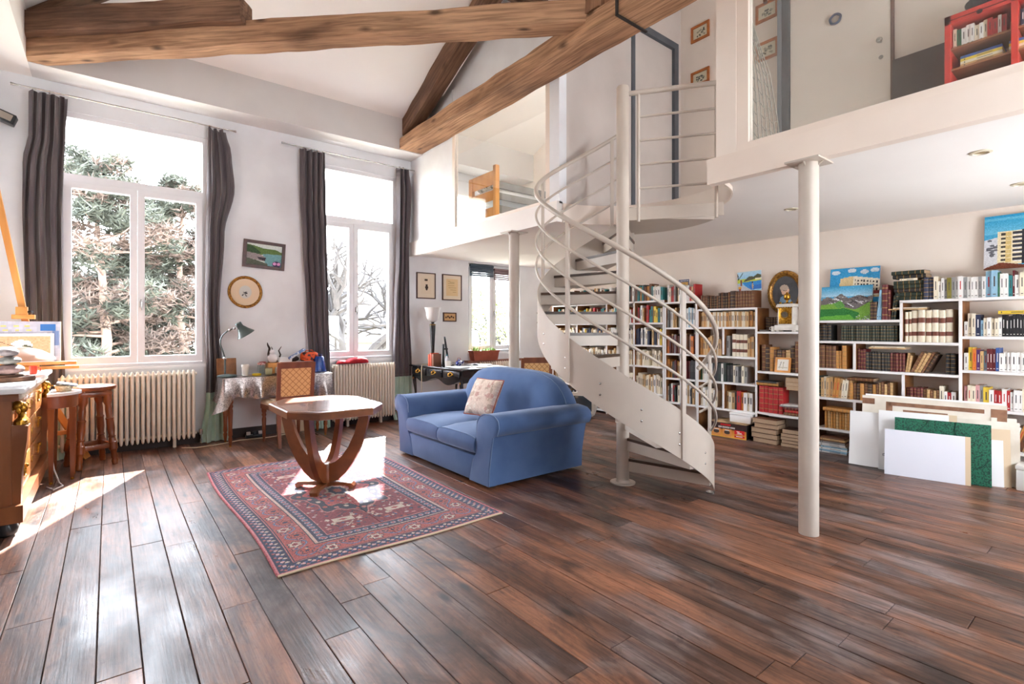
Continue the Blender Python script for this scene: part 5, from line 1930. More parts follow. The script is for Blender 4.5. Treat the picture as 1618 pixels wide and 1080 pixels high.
o = thing('lamp_cord', 'cream lamp cord hanging over the edge of the black desk', 'cord', (3.42, 6.35, .70))
MB().tube([(.20, .05, .10), (.08, .03, .105), (.0, .0, .10), (-.02, -.02, .02), (-.03, -.05, -.15), (-.05, -.08, -.35), (-.04, -.05, -.60), (.1, 0, -.69)], .005, 6).build('cord', MATS['cable_cream'], o)

M_PG = mat('page_edges', sr(226, 212, 186), sr(206, 190, 160), rough=.9, scale=60, stretch=(1, 8, 1))
ob_ = []
for k, (y_, h_, t_, lb, c_) in enumerate(((6.30, .155, .030, 'thin orange book standing on the black desk', (206, 84, 48)), (6.25, .175, .045, 'thick orange-red book standing on the black desk', (196, 70, 40)), (6.19, .165, .05, 'brown book standing beside the orange books on the black desk', (118, 66, 40)))):
    o = thing('book', lb, 'book', (3.56, y_, ZB), group='books on the black desk')
    m_ = mat('desk_book_%d' % k, sr(*c_), rough=.5)
    MB().box((-.06, -t_ / 2, 0), (.06, -t_ / 2 + .003, h_)).box((-.06, t_ / 2 - .003, 0), (.06, t_ / 2, h_)).box((-.063, -t_ / 2, 0), (-.06, t_ / 2, h_)).build('cover', m_, o, smooth=0)
    MB().box((-.06, -t_ / 2 + .003, .004), (.055, t_ / 2 - .003, h_ - .004)).build('pages', M_PG, o, smooth=0)
o = thing('table_mirror', 'dark oval table mirror on a stand, seen nearly edge-on', 'mirror', (3.74, 6.16, ZB))
MB().loft([[(.10 * k_ * math.cos(a), y_, .24 + .17 * k_ * math.sin(a)) for a in [2 * PI * i / 28 for i in range(28)]] for k_, y_ in ((.97, -.010), (1, 0), (.97, .010), (.9, .010), (.9, -.010))], closed=True, caps=False).xf(R(math.radians(62), 'Z') @ R(-.15, 'X')).build('mirror_frame', M_BLACK, o, smooth=40)
MB().loft([[(.092 * math.cos(a), y_, .24 + .156 * math.sin(a)) for a in [2 * PI * i / 28 for i in range(28)]] for y_ in (-.003, .003)]).xf(R(math.radians(62), 'Z') @ R(-.15, 'X')).build('mirror_glass', mat('mirror_silver', sr(200, 204, 206), rough=.05, metal=1.0), o, smooth=40)
MB().box((-.10, -.012, 0), (-.08, .012, .30)).box((-.10, -.01, .22), (-.02, .01, .24)).rbox((-.11, -.07, 0), (.05, .07, .012), .004).build('stand', M_BLACK, o, smooth=0)
o = thing('blue_teapot', 'blue and white teapot among the clutter on the black desk', 'teapot', (3.78, 5.96, ZB))
MB().lathe([(.025, 0), (.042, .015), (.048, .04), (.040, .065), (.02, .075), (.008, .09)], 18).build('pot_body', mat('cobalt_glaze', sr(40, 52, 130), sr(196, 200, 214), rough=.15, scale=34, lo=.5, hi=.58), o)
MB().tube([(.04, 0, .03), (.07, 0, .05), (.08, 0, .075)], [.010, .008, .006], 7).build('spout', MATS['cobalt_glaze'], o)
MB().tube([(-.03, 0, .06), (-.02, 0, .11), (.02, 0, .11), (.03, 0, .06)], .004, 6).build('bail_handle', mat('red_handle', sr(150, 40, 40), rough=.4), o)
o = thing('white_mug', 'white mug standing on the black desk', 'mug', (3.60, 5.95, ZB))
MB().lathe([(.034, 0), (.038, .004), (.038, .075), (.034, .075), (.033, .008)], 20).build('mug_body', MATS['white_ceramic'], o)
MB().tube([(.036, 0, .06), (.058, 0, .055), (.058, 0, .025), (.037, 0, .018)], .005, 6).build('mug_handle', MATS['white_ceramic'], o)
for k, (x_, y_, a_, lb) in enumerate(((3.62, 5.72, .2, 'white paper sheaf on the edge of the black desk'), (3.90, 5.60, -.3, 'cream paper sheaf near the black mouse'), (4.10, 5.93, .2, 'thick white paper sheaf under the low window'))):
    o = thing('paper_sheaf', lb, 'paper', (x_, y_, ZB), a_)
    for j in range(3):
        MB().box((-.105, -.148, .004 * j), (.105, .148, .004 * j + .0035), M=R(.05 * (j - 1), 'Z')).build('sheet', M_PAPER if k != 1 else mat('cream_paper', sr(236, 226, 206), rough=.8), o, smooth=0)
o = thing('computer_mouse', 'small black mouse on the papers of the black desk', 'mouse', (3.95, 5.80, ZB + .002))
MB().sphere((0, 0, .014), 1, 14, 8, s=(.03, .05, .016)).build('mouse_body', M_BLACK, o)
o = thing('water_bottle', 'clear small bottle beside the table mirror', 'bottle', (3.66, 6.08, ZB))
MB().lathe([(.024, 0), (.027, .006), (.027, .10), (.012, .125), (.012, .14)], 16).build('bottle_body', mat('bottle_white', sr(222, 224, 230), rough=.2), o)
MB().lathe([(.014, .138), (.014, .155)], 12).build('cap', mat('teal_plastic', sr(40, 112, 120), rough=.4), o)

# planter on the sill of the low window
pl = thing('window_planter', 'terracotta window box with small green plants', 'planter', (4.73, 6.705, .80))
M_TERRA = mat('terracotta', sr(160, 80, 58), sr(138, 64, 46), rough=.7, scale=8)
MB().loft([[(x_ * k_, y_ * k_, z_) for x_, y_ in ((-.25, -.07), (.25, -.07), (.25, .07), (-.25, .07))] for k_, z_ in ((.90, 0), (1.0, .135), (1.04, .135), (1.04, .155), (.96, .155), (.94, .12))]).build('trough', M_TERRA, pl, smooth=20)
MB().box((-.22, -.06, .10), (.22, .06, .135)).build('soil', mat('soil', sr(52, 40, 32), rough=.95), pl, smooth=0)
lf = MB()
rnl = random.Random(9)
for k in range(70):
    x_, y_ = rnl.uniform(-.22, .22), rnl.uniform(-.05, .05)
    h_ = rnl.uniform(.03, .09)
    a = rnl.uniform(0, 6.28)
    d_ = Vector((math.cos(a), math.sin(a), 0))
    s_ = Vector((-d_.y, d_.x, 0)) * .010
    p = Vector((x_, y_, .13))
    lf.add([p - s_ * .3, p + s_ * .3, p + d_ * .012 + s_ + Vector((0, 0, h_ * .6)), p + d_ * .03 + Vector((0, 0, h_)), p + d_ * .012 - s_ + Vector((0, 0, h_ * .6))], [(0, 1, 2, 3, 4)])
lo_ = lf.build('foliage', mat('herb_green', sr(110, 158, 84), sr(150, 186, 110), rough=.6, scale=30), pl, smooth=0)
lo_['kind'] = 'stuff'
tag(MB().box((4.42, YW - .12, .765), (5.56, YW, .80)).build('trim_8', mat('brown_sill', sr(128, 84, 70), rough=.5), smooth=0), 'brown stone sill below the low window', 'sill', kind='structure')
# roller blinds at the low window
for x0, x1, c_, lb, z0 in ((W3[0] + .06, (W3[0] + W3[1]) / 2 - .01, (70, 82, 96), 'grey-blue roller blind half down on the low window', 2.16), ((W3[0] + W3[1]) / 2 + .01, W3[1] - .06, (126, 104, 106), 'mauve slatted blind bunched at the top of the low window', 2.12)):
    r = thing('roller_blind', lb, 'blind', ((x0 + x1) / 2, YW + .05, z0))
    m_ = mat('blind_' + lb[:4], sr(*c_), rough=.7)
    n = 5
    for k in range(n):
        MB().rbox((x0, YW + .025, z0 + k * .03), (x1, YW + .05, z0 + k * .03 + .027), .006).build('slat', m_, r, world=True)
    MB().tube([(x0, YW + .04, z0 + n * .03 + .02), (x1, YW + .04, z0 + n * .03 + .02)], .022, 12).build('roller', m_, r, world=True)

# old computer monitor on the floor by the book wall
o = thing('crt_monitor', 'small grey tube monitor standing on the floor beyond the sofa', 'monitor', (5.62, 5.32, 0), math.radians(-62))
M_BEIGE = mat('beige_plastic', sr(196, 190, 178), rough=.5)
MB().loft([[(x_ * w_, y_, .06 + .30 * (.5 + z_ * h_)) for x_, z_ in ((-.17, -.5), (.17, -.5), (.17, .5), (-.17, .5))] for w_, h_, y_ in ((1, 1, -.17), (1, 1, -.10), (.8, .8, .14), (.7, .7, .16))]).build('monitor_case', M_BEIGE, o, smooth=20)
MB().rbox((-.135, -.178, .095), (.135, -.168, .315), .01).build('screen', mat('tube_screen', sr(60, 68, 74), rough=.1), o)
MB().rbox((-.12, -.10, 0), (.12, .08, .06), .01).build('swivel_foot', M_BEIGE, o)
tag(MB().tube([(5.50, 5.1, .008), (5.30, 4.95, .008), (5.15, 5.0, .008), (5.2, 5.15, .008), (5.42, 5.2, .008)], .006, 6).build('monitor_cable', M_BLACK), 'black cable curled on the floor before the tube monitor', 'cable')

# ================================================================== PICTURES
def frame_y(name, x0, x1, z0, z1, fw, fm, img, label, tilt=0.0, mat_w=0.0, mat_c=None, y=YW, dep=.022, group=None):
    """rectangular framed picture on a wall facing -y"""
    xc, zc = (x0 + x1) / 2, (z0 + z1) / 2
    w_, h_ = (x1 - x0) / 2, (z1 - z0) / 2
    r = thing(name, label, 'picture', (xc, y - dep, zc), group=group)
    r.rotation_euler = (0, tilt, 0)
    f = MB()
    f.box((-w_, 0, -h_), (-w_ + fw, dep, h_)).box((w_ - fw, 0, -h_), (w_, dep, h_)).box((-w_ + fw, 0, -h_), (w_ - fw, dep, -h_ + fw)).box((-w_ + fw, 0, h_ - fw), (w_ - fw, dep, h_))
    f.build('frame', fm, r, smooth=0)
    if mat_w:
        MB().box((-w_ + fw, .010, -h_ + fw), (w_ - fw, .016, h_ - fw)).build('mount', mat_c, r, smooth=0)
    a, b_ = w_ - fw - mat_w, h_ - fw - mat_w
    o = printed('picture_print', img, (-a, .008, b_), (2 * a, 0, 0), (0, 0, -2 * b_), M_PRINT, None)
    o.parent = r
    return r


M_FRBR = mat('brown_frame', sr(82, 44, 34), sr(64, 32, 26), rough=.4, scale=20)
im = Img(60, 42, (206, 216, 208))
im.vgrad(0, .25, (214, 220, 210), (196, 208, 206))
im.poly([(0, .06), (.2, .1), (.5, .2), (.8, .18), (1, .3), (1, .45), (.5, .5), (0, .48)], (92, 118, 60))
im.poly([(0, .1), (.15, .12), (.4, .4), (.3, .5), (0, .45)], (52, 78, 44))
im.poly([(.45, .45), (1, .4), (1, 1), (.55, 1)], (112, 160, 164))
im.poly([(0, .42), (.35, .48), (.55, .62), (.5, .8), (.2, .75), (0, .7)], (150, 138, 136))
im.poly([(.3, .62), (.55, .62), (.52, .78), (.35, .72)], (52, 46, 56))
im.poly([(0, .7), (.3, .78), (.6, .9), (.6, 1), (0, 1)], (86, 92, 76))
im.ell(.86, .88, .13, .14, (64, 44, 84))
im.ell(.80, .86, .05, .07, (214, 150, 196))
im.ell(.92, .86, .05, .07, (214, 150, 196))
im.noise(8)
frame_y('landscape_painting', 1.262, 1.735, 2.04, 2.375, .038, M_FRBR, im.a, 'framed coastal landscape painting between the tall windows', tilt=math.radians(3))
# round framed print
rp_ = thing('round_print', 'round gilt-framed print of a rose below the coastal landscape', 'picture', (1.287, YW - .02, 1.745))
MB().loft([[(k_ * math.cos(a), y_, k_ * 1.02 * math.sin(a)) for a in [2 * PI * i / 44 for i in range(44)]] for k_, y_ in ((.155, .018), (.185, .018), (.190, .006), (.183, -.004), (.172, .0), (.168, -.002), (.158, .006))], closed=True, caps=False).build('frame', M_GILTW, rp_, smooth=40)
MB().loft([[(.157 * math.cos(a), y_, .160 * math.sin(a)) for a in [2 * PI * i / 44 for i in range(44)]] for y_ in (.010, .016)]).build('mount', mat('peach_mount', sr(226, 200, 168), rough=.8), rp_, smooth=0)
im = Img(28, 34, (206, 202, 194))
rg = np.random.default_rng(2)
for _ in range(26):
    im.ell(.5 + rg.normal(0, .14), .6 + rg.normal(0, .12), .09, .06, [(96, 94, 92), (150, 148, 144), (186, 182, 176), (60, 58, 58)][rg.integers(0, 4)])
po = MB().loft([[(.068 * math.cos(a), y_, .078 * math.sin(a)) for a in [2 * PI * i / 32 for i in range(32)]] for y_ in (.007, .0095)]).build('print_ground', mat('grey_print_ground', sr(206, 202, 194), rough=.8), rp_, smooth=0)
o = printed('picture_print', im.a, (-.045, .006, .05), (.09, 0, 0), (0, 0, -.11), M_PRINT, None)
o.parent = rp_
# three small prints under the mezzanine
M_FRD = mat('dark_thin_frame', sr(74, 42, 32), rough=.4)
M_CRM = mat('cream_mount', sr(230, 214, 192), rough=.8)
im = Img(20, 24, (228, 210, 186))
im.line(.05, .05, .95, .05, .01, (120, 96, 76))
im.rect(.35, .1, .65, .2, (90, 74, 62))
im.ell(.55, .6, .13, .2, (62, 52, 48))
frame_y('small_print', 3.575, 3.895, 1.755, 2.145, .014, M_FRD, im.a, 'framed insect print beside the curtain under the mezzanine', mat_w=.06, mat_c=M_CRM)
im = Img(20, 24, (226, 196, 150))
for k in range(6):
    im.line(.15, .15 + .12 * k, .85, .15 + .12 * k + .02, .012, (200, 166, 120))
im.rect(.3, .15, .7, .3, (206, 176, 132))
frame_y('small_print', 4.015, 4.365, 1.745, 2.145, .014, M_FRD, im.a, 'framed tan document print next to the low window', mat_w=.055, mat_c=M_CRM)
im = Img(26, 14, (206, 164, 116))
for k in range(5):
    im.ell(.18 + .16 * k, .55 - .1 * (k % 2), .07, .14, (70, 46, 34))
frame_y('small_print', 4.03, 4.265, 1.415, 1.555, .016, M_FRD, im.a, 'small wide framed print below the document print')

# paintings on and above the book wall (face -x)
def canvas_x(name, y0, y1, z0, z1, img, label, x, lean=0.0, thick=.022, rz=0.0):
    """unframed canvas facing -x; y0>y1 so that columns run with the viewer's left to right"""
    r = thing(name, label, 'painting', (x, (y0 + y1) / 2, z0 + thick * math.sin(lean)))
    w_ = (y0 - y1) / 2
    h_ = z1 - z0
    Mx = R(rz, 'X') @ R(lean, 'Y')
    MB().box((0, -w_, 0), (thick, w_, h_), M=Mx).build('canvas_block', mat('canvas_edge', sr(216, 206, 200), rough=.8), r, smooth=0)
    nv, nu = img.shape[:2]
    p00 = Mx @ Vector((-.0012, w_, h_))
    pu = Mx.to_3x3() @ Vector((0, -2 * w_, 0))
    pv = Mx.to_3x3() @ Vector((0, 0, -h_))
    o = printed('painted_face', img, p00, pu, pv, M_OILS, None)
    o.parent = r
    return r


im = Img(56, 46, (150, 206, 232))
im.vgrad(0, .4, (190, 222, 238), (150, 200, 230))
im.rect(0, .38, 1, .58, (196, 206, 74))
im.poly([(.25, .5), (.5, .25), (.7, .28), (.85, .16), (1, .22), (1, .35), (.6, .45), (.3, .52)], (84, 84, 58))
im.rect(.75, .36, 1, .46, (236, 230, 190))
im.poly([(.2, .55), (1, .5), (1, .92), (.55, .96), (.3, .7)], (40, 136, 208))
im.poly([(.5, .75), (1, .7), (1, .92), (.55, .96)], (28, 108, 192))
im.poly([(0, .6), (.22, .7), (.65, 1), (0, 1)], (190, 190, 196))
im.line(.02, .1, .04, .4, .02, (50, 50, 48))
im.line(.04, .4, .24, .06, .015, (50, 50, 48))
im.rect(.13, .42, .2, .72, (128, 66, 50))
im.rect(.03, .76, .16, .86, (232, 168, 40))
im.rect(.05, .86, .15, 1, (150, 70, 48))
im.ell(.64, .75, .03, .18, (206, 180, 140))
im.ell(.635, .58, .025, .04, (60, 44, 38))
im.noise(7)
canvas_x('lake_painting', 3.285, 2.985, 1.775, 2.015, im.a, 'small bright lake painting hung above the bookcases', XB - .024, rz=math.radians(-1.5))
# tower block painting
im = Img(74, 104, (70, 160, 200))
im.vgrad(0, .35, (40, 150, 198), (110, 186, 214))
im.rect(0, .05, 1, .10, (96, 180, 210))
im.poly([(0, .45), (.2, .4), (.3, .9), (0, 1)], (206, 206, 210))
for k in range(20):
    im.ell(.12 + im.rng.normal(0, .06), .6 + im.rng.normal(0, .07), .03, .02, (98, 98, 104))
im.rect(.16, .31, .95, .92, (228, 214, 178))
im.rect(.60, .16, 1, .92, (232, 226, 214))
for k in range(7):
    z_ = .33 + .08 * k
    im.rect(.34, z_, .60, z_ + .045, (58, 56, 62))
    im.rect(.345, z_ + .045, .60, z_ + .062, (226, 222, 216))
    im.rect(.20, z_ + .01, .255, z_ + .05, (70, 62, 54))
    im.rect(.26, z_, .32, z_ + .07, (208, 180, 116))
im.rect(.44, .30, .48, .92, (44, 42, 48))
im.rect(.66, .72, .76, .84, (150, 82, 52))
im.poly([(0, .98), (.2, .88), (.5, .95), (.6, .85), (1, .9), (1, 1), (0, 1)], (118, 62, 42))
im.poly([(.5, .92), (.6, .84), (.75, .9), (.72, 1)], (40, 36, 38))
im.noise(8)
canvas_x('tower_painting', .965, .42, 1.828, 2.31, im.a, 'large painting of a tower block leaning on the wall', XB - .09, lean=math.radians(6))
# building painting behind the mountain painting
im = Img(60, 66, (60, 160, 214))
q_ = im.y.copy()
im.y = im.y * 1.75
for cx_, cy_ in ((.12, .14), (.45, .1), (.7, .16), (.9, .12)):
    im.ell(cx_, cy_, .09, .07, (216, 228, 236))
im.poly([(.2, .6), (.22, .35), (.48, .28), (1, .42), (1, 1), (.2, 1)], (226, 202, 152))
im.poly([(.48, .28), (1, .42), (1, .95), (.48, .95)], (238, 230, 210))
for j in range(4):
    for i in range(8):
        im.rect(.51 + .06 * i, .40 + .12 * j + .012 * i, .54 + .06 * i, .46 + .12 * j + .012 * i, (58, 54, 52))
im.ell(.12, .9, .16, .22, (56, 84, 44))
im.ell(.3, .95, .12, .14, (84, 150, 50))
im.rect(.8, .8, 1, .9, (140, 58, 56))
im.noise(7)
canvas_x('building_painting', 2.22, 1.76, 1.392, 1.955, im.a, 'painting of a long white building behind the mountain painting', XB - .12, lean=math.radians(8))
im = Img(70, 52, (84, 168, 210))
im.vgrad(0, .3, (60, 156, 204), (176, 212, 230))
im.poly([(0, .42), (.12, .3), (.25, .36), (.4, .22), (.55, .36), (.75, .28), (.9, .34), (1, .3), (1, .75), (0, .75)], (112, 104, 104))
for _ in range(30):
    a, c_ = im.rng.uniform(0, 1), im.rng.uniform(.28, .55)
    im.line(a, c_, a + .12, c_ + im.rng.uniform(-.02, .12), .008, [(232, 232, 236), (62, 56, 58), (150, 142, 138)][im.rng.integers(0, 3)])
im.poly([(0, .55), (.3, .5), (.45, .62), (.7, .7), (1, .45), (1, 1), (0, 1)], (118, 164, 62))
im.poly([(.25, .52), (.4, .42), (.5, .6), (.35, .66)], (92, 150, 70))
im.poly([(0, .68), (.5, .66), (.78, .8), (.7, 1), (0, 1)], (44, 116, 52))
im.poly([(0, .9), (.6, .85), (.7, 1), (0, 1)], (96, 164, 60))
for _ in range(24):
    im.ell(im.rng.uniform(.72, 1), im.rng.uniform(.86, 1), .014, .012, [(200, 200, 204), (90, 90, 96)][im.rng.integers(0, 2)])
im.noise(7)
canvas_x('mountain_painting', 2.27, 1.795, 1.392, 1.755, im.a, 'mountain landscape painting standing on the bookcase', 6.06, lean=math.radians(9))
# oval portrait
op_ = thing('oval_portrait', 'oval gilt-framed portrait of a seated man in blue behind the clock', 'portrait', (XB - .05, 2.70, 1.725))
YR, ZR = .205, .262


def ov(k_y, k_z, x_):
    return [(x_, k_y * math.cos(a), k_z * math.sin(a)) for a in [2 * PI * i / 48 for i in range(48)]]


MB().loft([ov(YR * .70, ZR * .73, .02), ov(YR, ZR, .03), ov(YR * 1.0, ZR * 1.0, .005), ov(YR * .95, ZR * .96, -.012), ov(YR * .88, ZR * .90, -.008), ov(YR * .82, ZR * .84, -.022), ov(YR * .76, ZR * .79, -.012), ov(YR * .71, ZR * .74, .004)], closed=True, caps=False).build('frame', M_GILTW, op_, smooth=40)
knb = MB()
for k in range(36):
    a = 2 * PI * k / 36
    knb.sphere((-.008, YR * .92 * math.cos(a), ZR * .93 * math.sin(a)), .013, 8, 5, s=(.8, 1, 1))
knb.build('carved_border', M_GILTW, op_, smooth=60)
MB().loft([ov(YR * .73, ZR * .76, .006), ov(YR * .73, ZR * .76, .016)]).build('portrait_ground', mat('portrait_ground', sr(72, 70, 72), sr(58, 57, 60), rough=.5, scale=6), op_, smooth=0)
im = Img(26, 34, (68, 66, 68))
im.ell(.5, .38, .26, .26, (206, 166, 140))
im.ell(.44, .24, .28, .17, (176, 158, 140))
im.rect(.42, .55, .66, .66, (226, 214, 202))
im.poly([(.1, 1), (.2, .72), (.45, .62), (.75, .68), (.95, 1)], (112, 138, 160))
im.ell(.58, .36, .03, .02, (60, 44, 40))
im.ell(.42, .36, .03, .02, (60, 44, 40))
im.line(.52, .38, .54, .44, .02, (180, 130, 110))
im.line(.44, .5, .6, .5, .015, (160, 90, 84))
im.noise(5)
o = printed('portrait_print', im.a, (.004, .085, .11), (0, -.17, 0), (0, 0, -.225), M_PRINT, None)
o.parent = op_
# small framed prints on the mezzanine end wall
M_FRO = mat('orange_frame', sr(186, 110, 50), sr(160, 88, 36), rough=.4, scale=16)


def frame_x(y0, y1, z0, z1, seed, label, x=5.56):
    r = thing('small_print', label, 'picture', (x - .018, (y0 + y1) / 2, (z0 + z1) / 2), group='small orange-framed prints on the mezzanine')
    w_, h_, fw = (y0 - y1) / 2, (z1 - z0) / 2, .028
    MB().box((0, -w_, -h_), (.018, -w_ + fw, h_)).box((0, w_ - fw, -h_), (.018, w_, h_)).box((0, -w_ + fw, -h_), (.018, w_ - fw, -h_ + fw)).box((0, -w_ + fw, h_ - fw), (.018, w_ - fw, h_)).build('frame', M_FRO, r, smooth=0)
    im = Img(20, 14, (214, 206, 182))
    rg_ = np.random.default_rng(seed)
    for _ in range(16):
        im.ell(rg_.uniform(.2, .8), rg_.uniform(.3, .8), .07, .08, [(110, 108, 92), (160, 154, 132), (84, 84, 76)][rg_.integers(0, 3)])
    o = printed('picture_print', im.a, (.012, w_ - fw, h_ - fw), (0, -2 * (w_ - fw), 0), (0, 0, -2 * (h_ - fw)), M_PRINT, None)
    o.parent = r


frame_x(3.51, 3.27, 4.76, 4.95, 1, 'upper orange-framed print beside the landing door')
frame_x(3.51, 3.27, 4.22, 4.40, 2, 'lower orange-framed print beside the landing door')
frame_x(3.17, 2.93, 4.76, 4.95, 3, 'upper orange-framed print behind the cream post')
frame_x(2.72, 2.48, 4.62, 4.82, 4, 'upper orange-framed print seen through the study glass')
frame_x(2.72, 2.48, 4.20, 4.40, 5, 'lower orange-framed print seen through the study glass')

# ================================================================== BOOKCASES
SXF = 5.97


def case_div(y_, z0, z1, par, x0=SXF, t=.024, name='upright'):
    b = MB().box((x0 + .004, y_ - t / 2, z0), (XB - .002, y_ + t / 2, z1), m=1).box((x0, y_ - t / 2, z0), (x0 + .004, y_ + t / 2, z1), m=0)
    return b.build(name, [M_SHELF, M_OAKS], par, smooth=0, world=True)


def case_shelf(y0, y1, z, par, x0=SXF, t=.024, bow_=0.0):
    """top surface at z"""
    if bow_:
        n = 10
        pts = [(x0 - bow_ * math.sin(PI * k / n), y1 + (y0 - y1) * k / n) for k in range(n + 1)] + [(XB - .002, y0), (XB - .002, y1)]
        return MB().prism(pts, z - t, z).build('shelf', M_SHELF, par, smooth=20, world=True)
    return MB().box((x0, y1, z - t), (XB - .002, y0, z)).build('shelf', M_SHELF, par, smooth=0, world=True)


BC = {}
BC['S'] = c = thing('bookcase', 'long white bookcase behind the spiral stair treads', 'bookcase', (6.1, 5.3, 0), group='white bookcases along the wall')
for y_ in (6.42, 5.85, 5.22, 4.70, 4.20):
    case_div(y_, 0, 1.69 if y_ > 4.8 else 1.70, c)
for z_ in (1.70, 1.39, 1.075, .78, .40, .06):
    case_shelf(6.42, 4.20, z_, c)
BC['T'] = c = thing('bookcase', 'narrow white bookcase behind the stair handrail end', 'bookcase', (6.1, 3.95, 0), group='white bookcases along the wall')
for y_ in (4.17, 3.93, 3.70):
    case_div(y_, .28, 1.665, c)
for z_ in (1.665, 1.32, .97, .64, .315):
    case_shelf(4.17, 3.70, z_, c)
case_shelf(4.17, 3.70, .05, c)
BC['L'] = c = thing('bookcase', 'white bookcase below the small lake painting', 'bookcase', (6.1, 3.3, 0), group='white bookcases along the wall')
case_div(3.68, 0, 1.55, c)
case_div(2.92, 0, 1.55, c)
case_div(3.33, .985, 1.30, c)
case_div(3.33, .315, .62, c)
for z_ in (1.555, 1.325, .965, .645, .315):
    case_shelf(3.67, 2.93, z_, c)
BC['C'] = c = thing('bookcase', 'white bookcase with bowed shelves below the gilt clock', 'bookcase', (6.1, 2.6, 0), group='white bookcases along the wall')
for z_, bw in ((1.27, .0), (.81, .05), (.335, .07)):
    case_shelf(2.905, 2.30, z_, c, bow_=bw)
case_div(2.29, 0, 1.38, c)
BC['M'] = c = thing('bookcase', 'white stepped bookcase below the mountain painting', 'bookcase', (6.1, 1.7, 0), group='white bookcases along the wall')
case_shelf(2.275, 1.53, 1.39, c)
case_shelf(2.275, 1.10, 1.175, c)
case_shelf(1.535, 1.10, 1.575, c)
case_div(1.522, 1.175, 1.56, c)
case_shelf(2.275, 1.10, .885, c)
case_div(1.914, .885, 1.152, c)
case_shelf(2.275, 1.10, .575, c)
case_div(1.506, .575, .862, c)
case_shelf(2.275, 1.10, .25, c)
case_div(1.914, .25, .552, c)
BC['R'] = c = thing('bookcase', 'tall white bookcase below the tower block painting', 'bookcase', (6.1, .45, 0), group='white bookcases along the wall')
case_div(1.087, 0, 1.575, c)
case_div(-.45, 0, 1.575, c)
for z_ in (1.575, 1.235, .935, .605, .265, .05):
    case_shelf(1.075, -.44, z_, c)

# ================================================================== BOOKS
PAL = {'white': (236, 233, 228), 'cream': (232, 221, 198), 'tan': (204, 166, 116), 'ochre': (196, 138, 70), 'brown': (116, 74, 48), 'dark brown': (70, 46, 34), 'black': (40, 38, 40), 'dark green': (40, 54, 46), 'green': (58, 112, 82), 'red': (178, 38, 40), 'burgundy': (100, 30, 34), 'orange': (214, 124, 52), 'yellow': (226, 194, 66), 'blue': (62, 94, 156), 'navy': (44, 52, 80), 'pale blue': (148, 186, 208), 'grey': (150, 148, 146), 'purple': (100, 58, 122), 'pink': (214, 160, 160), 'teal': (48, 128, 130), 'olive': (130, 120, 50)}
BM = {k: mat('book_' + k.replace(' ', '_'), sr(*v), sr(*[max(0, x - 14) for x in v]), rough=.55, scale=8, rnd=1.0) for k, v in PAL.items()}
M_LABEL = {'gold': mat('spine_gold', sr(156, 122, 70), rough=.45, metal=.3), 'ink': mat('spine_ink', sr(70, 64, 62), rough=.6), 'brownlabel': mat('spine_brown_label', sr(112, 60, 44), rough=.6), 'white': mat('spine_white', sr(230, 226, 220), rough=.6), 'redlabel': mat('spine_red_label', sr(190, 44, 40), rough=.6)}
M_PAGES = mat('book_pages', sr(192, 164, 134), sr(160, 132, 104), rough=.9, scale=40, rnd=1.0)


def book_meshes():
    out = {}
    # flat-backed paperback: shell (0) and spine print (1)
    b = MB()
    b.box((0, -.5, 0), (.012, .5, 1), 0).box((.012, -.5, 0), (1, -.45, 1), 0).box((.012, .45, 0), (1, .5, 1), 0)
    b.box((-.003, -.11, .40), (0, .11, .78), 1).box((-.003, -.24, .09), (0, .24, .12), 1)
    out['paperback'] = b.mesh('paperback_cover', [BM['white'], M_LABEL['ink']])
    # bound book: rounded spine with raised bands
    b = MB()
    n = 6
    arc_ = [(.035 - .055 * math.cos(a), .5 * math.sin(a)) for a in [-PI / 2 + PI * k / n for k in range(n + 1)]]
    ring = arc_ + [(1, .5), (1, .44), (.05, .44), (.05, -.44), (1, -.44), (1, -.5)]
    b.loft([[(x_, y_, z_) for x_, y_ in ring] for z_ in (0, 1)], 0)
    for z_ in (.14, .34, .54, .74, .90):
        a2 = [(.033 - .062 * math.cos(a), .505 * math.sin(a)) for a in [-PI / 2 * .9 + PI * .9 * k / n for k in range(n + 1)]]
        b.loft([[(x_, y_, zz_) for x_, y_ in a2] + [(.03, .3, zz_), (.03, -.3, zz_)] for zz_ in (z_ - .012, z_ + .012)], 1)
    out['bound'] = b.mesh('bound_cover', [BM['brown'], M_LABEL['gold']])
    # vellum volume: rounded spine with two broad label bands
    b = MB()
    b.loft([[(x_, y_, z_) for x_, y_ in ring] for z_ in (0, 1)], 0)
    for z0, z1 in ((.20, .33), (.60, .76)):
        a2 = [(.033 - .058 * math.cos(a), .505 * math.sin(a)) for a in [-PI / 2 * .95 + PI * .95 * k / n for k in range(n + 1)]]
        b.loft([[(x_, y_, zz_) for x_, y_ in a2] + [(.03, .3, zz_), (.03, -.3, zz_)] for zz_ in (z0, z1)], 1)
    out['vellum'] = b.mesh('vellum_cover', [BM['cream'], M_LABEL['brownlabel']])
    out['pages'] = MB().box((.012, -.45, .012), (.985, .45, .988)).mesh('pages', M_PAGES)
    for k in ('bound', 'vellum'):
        me = out[k]
        me.polygons.foreach_set('use_smooth', [True] * len(me.polygons))
        me.set_sharp_from_angle(angle=math.radians(40))
    return out


BK = book_meshes()
BOOKS = []
MASS = False
ms_ = MB()
cols_ = ['white', 'cream', 'tan', 'ochre', 'brown', 'black', 'navy', 'red', 'dark green', 'pale blue', 'yellow', 'burgundy', 'teal', 'orange', 'grey', 'green', 'dark brown']
midx = {c_: i for i, c_ in enumerate(cols_)}


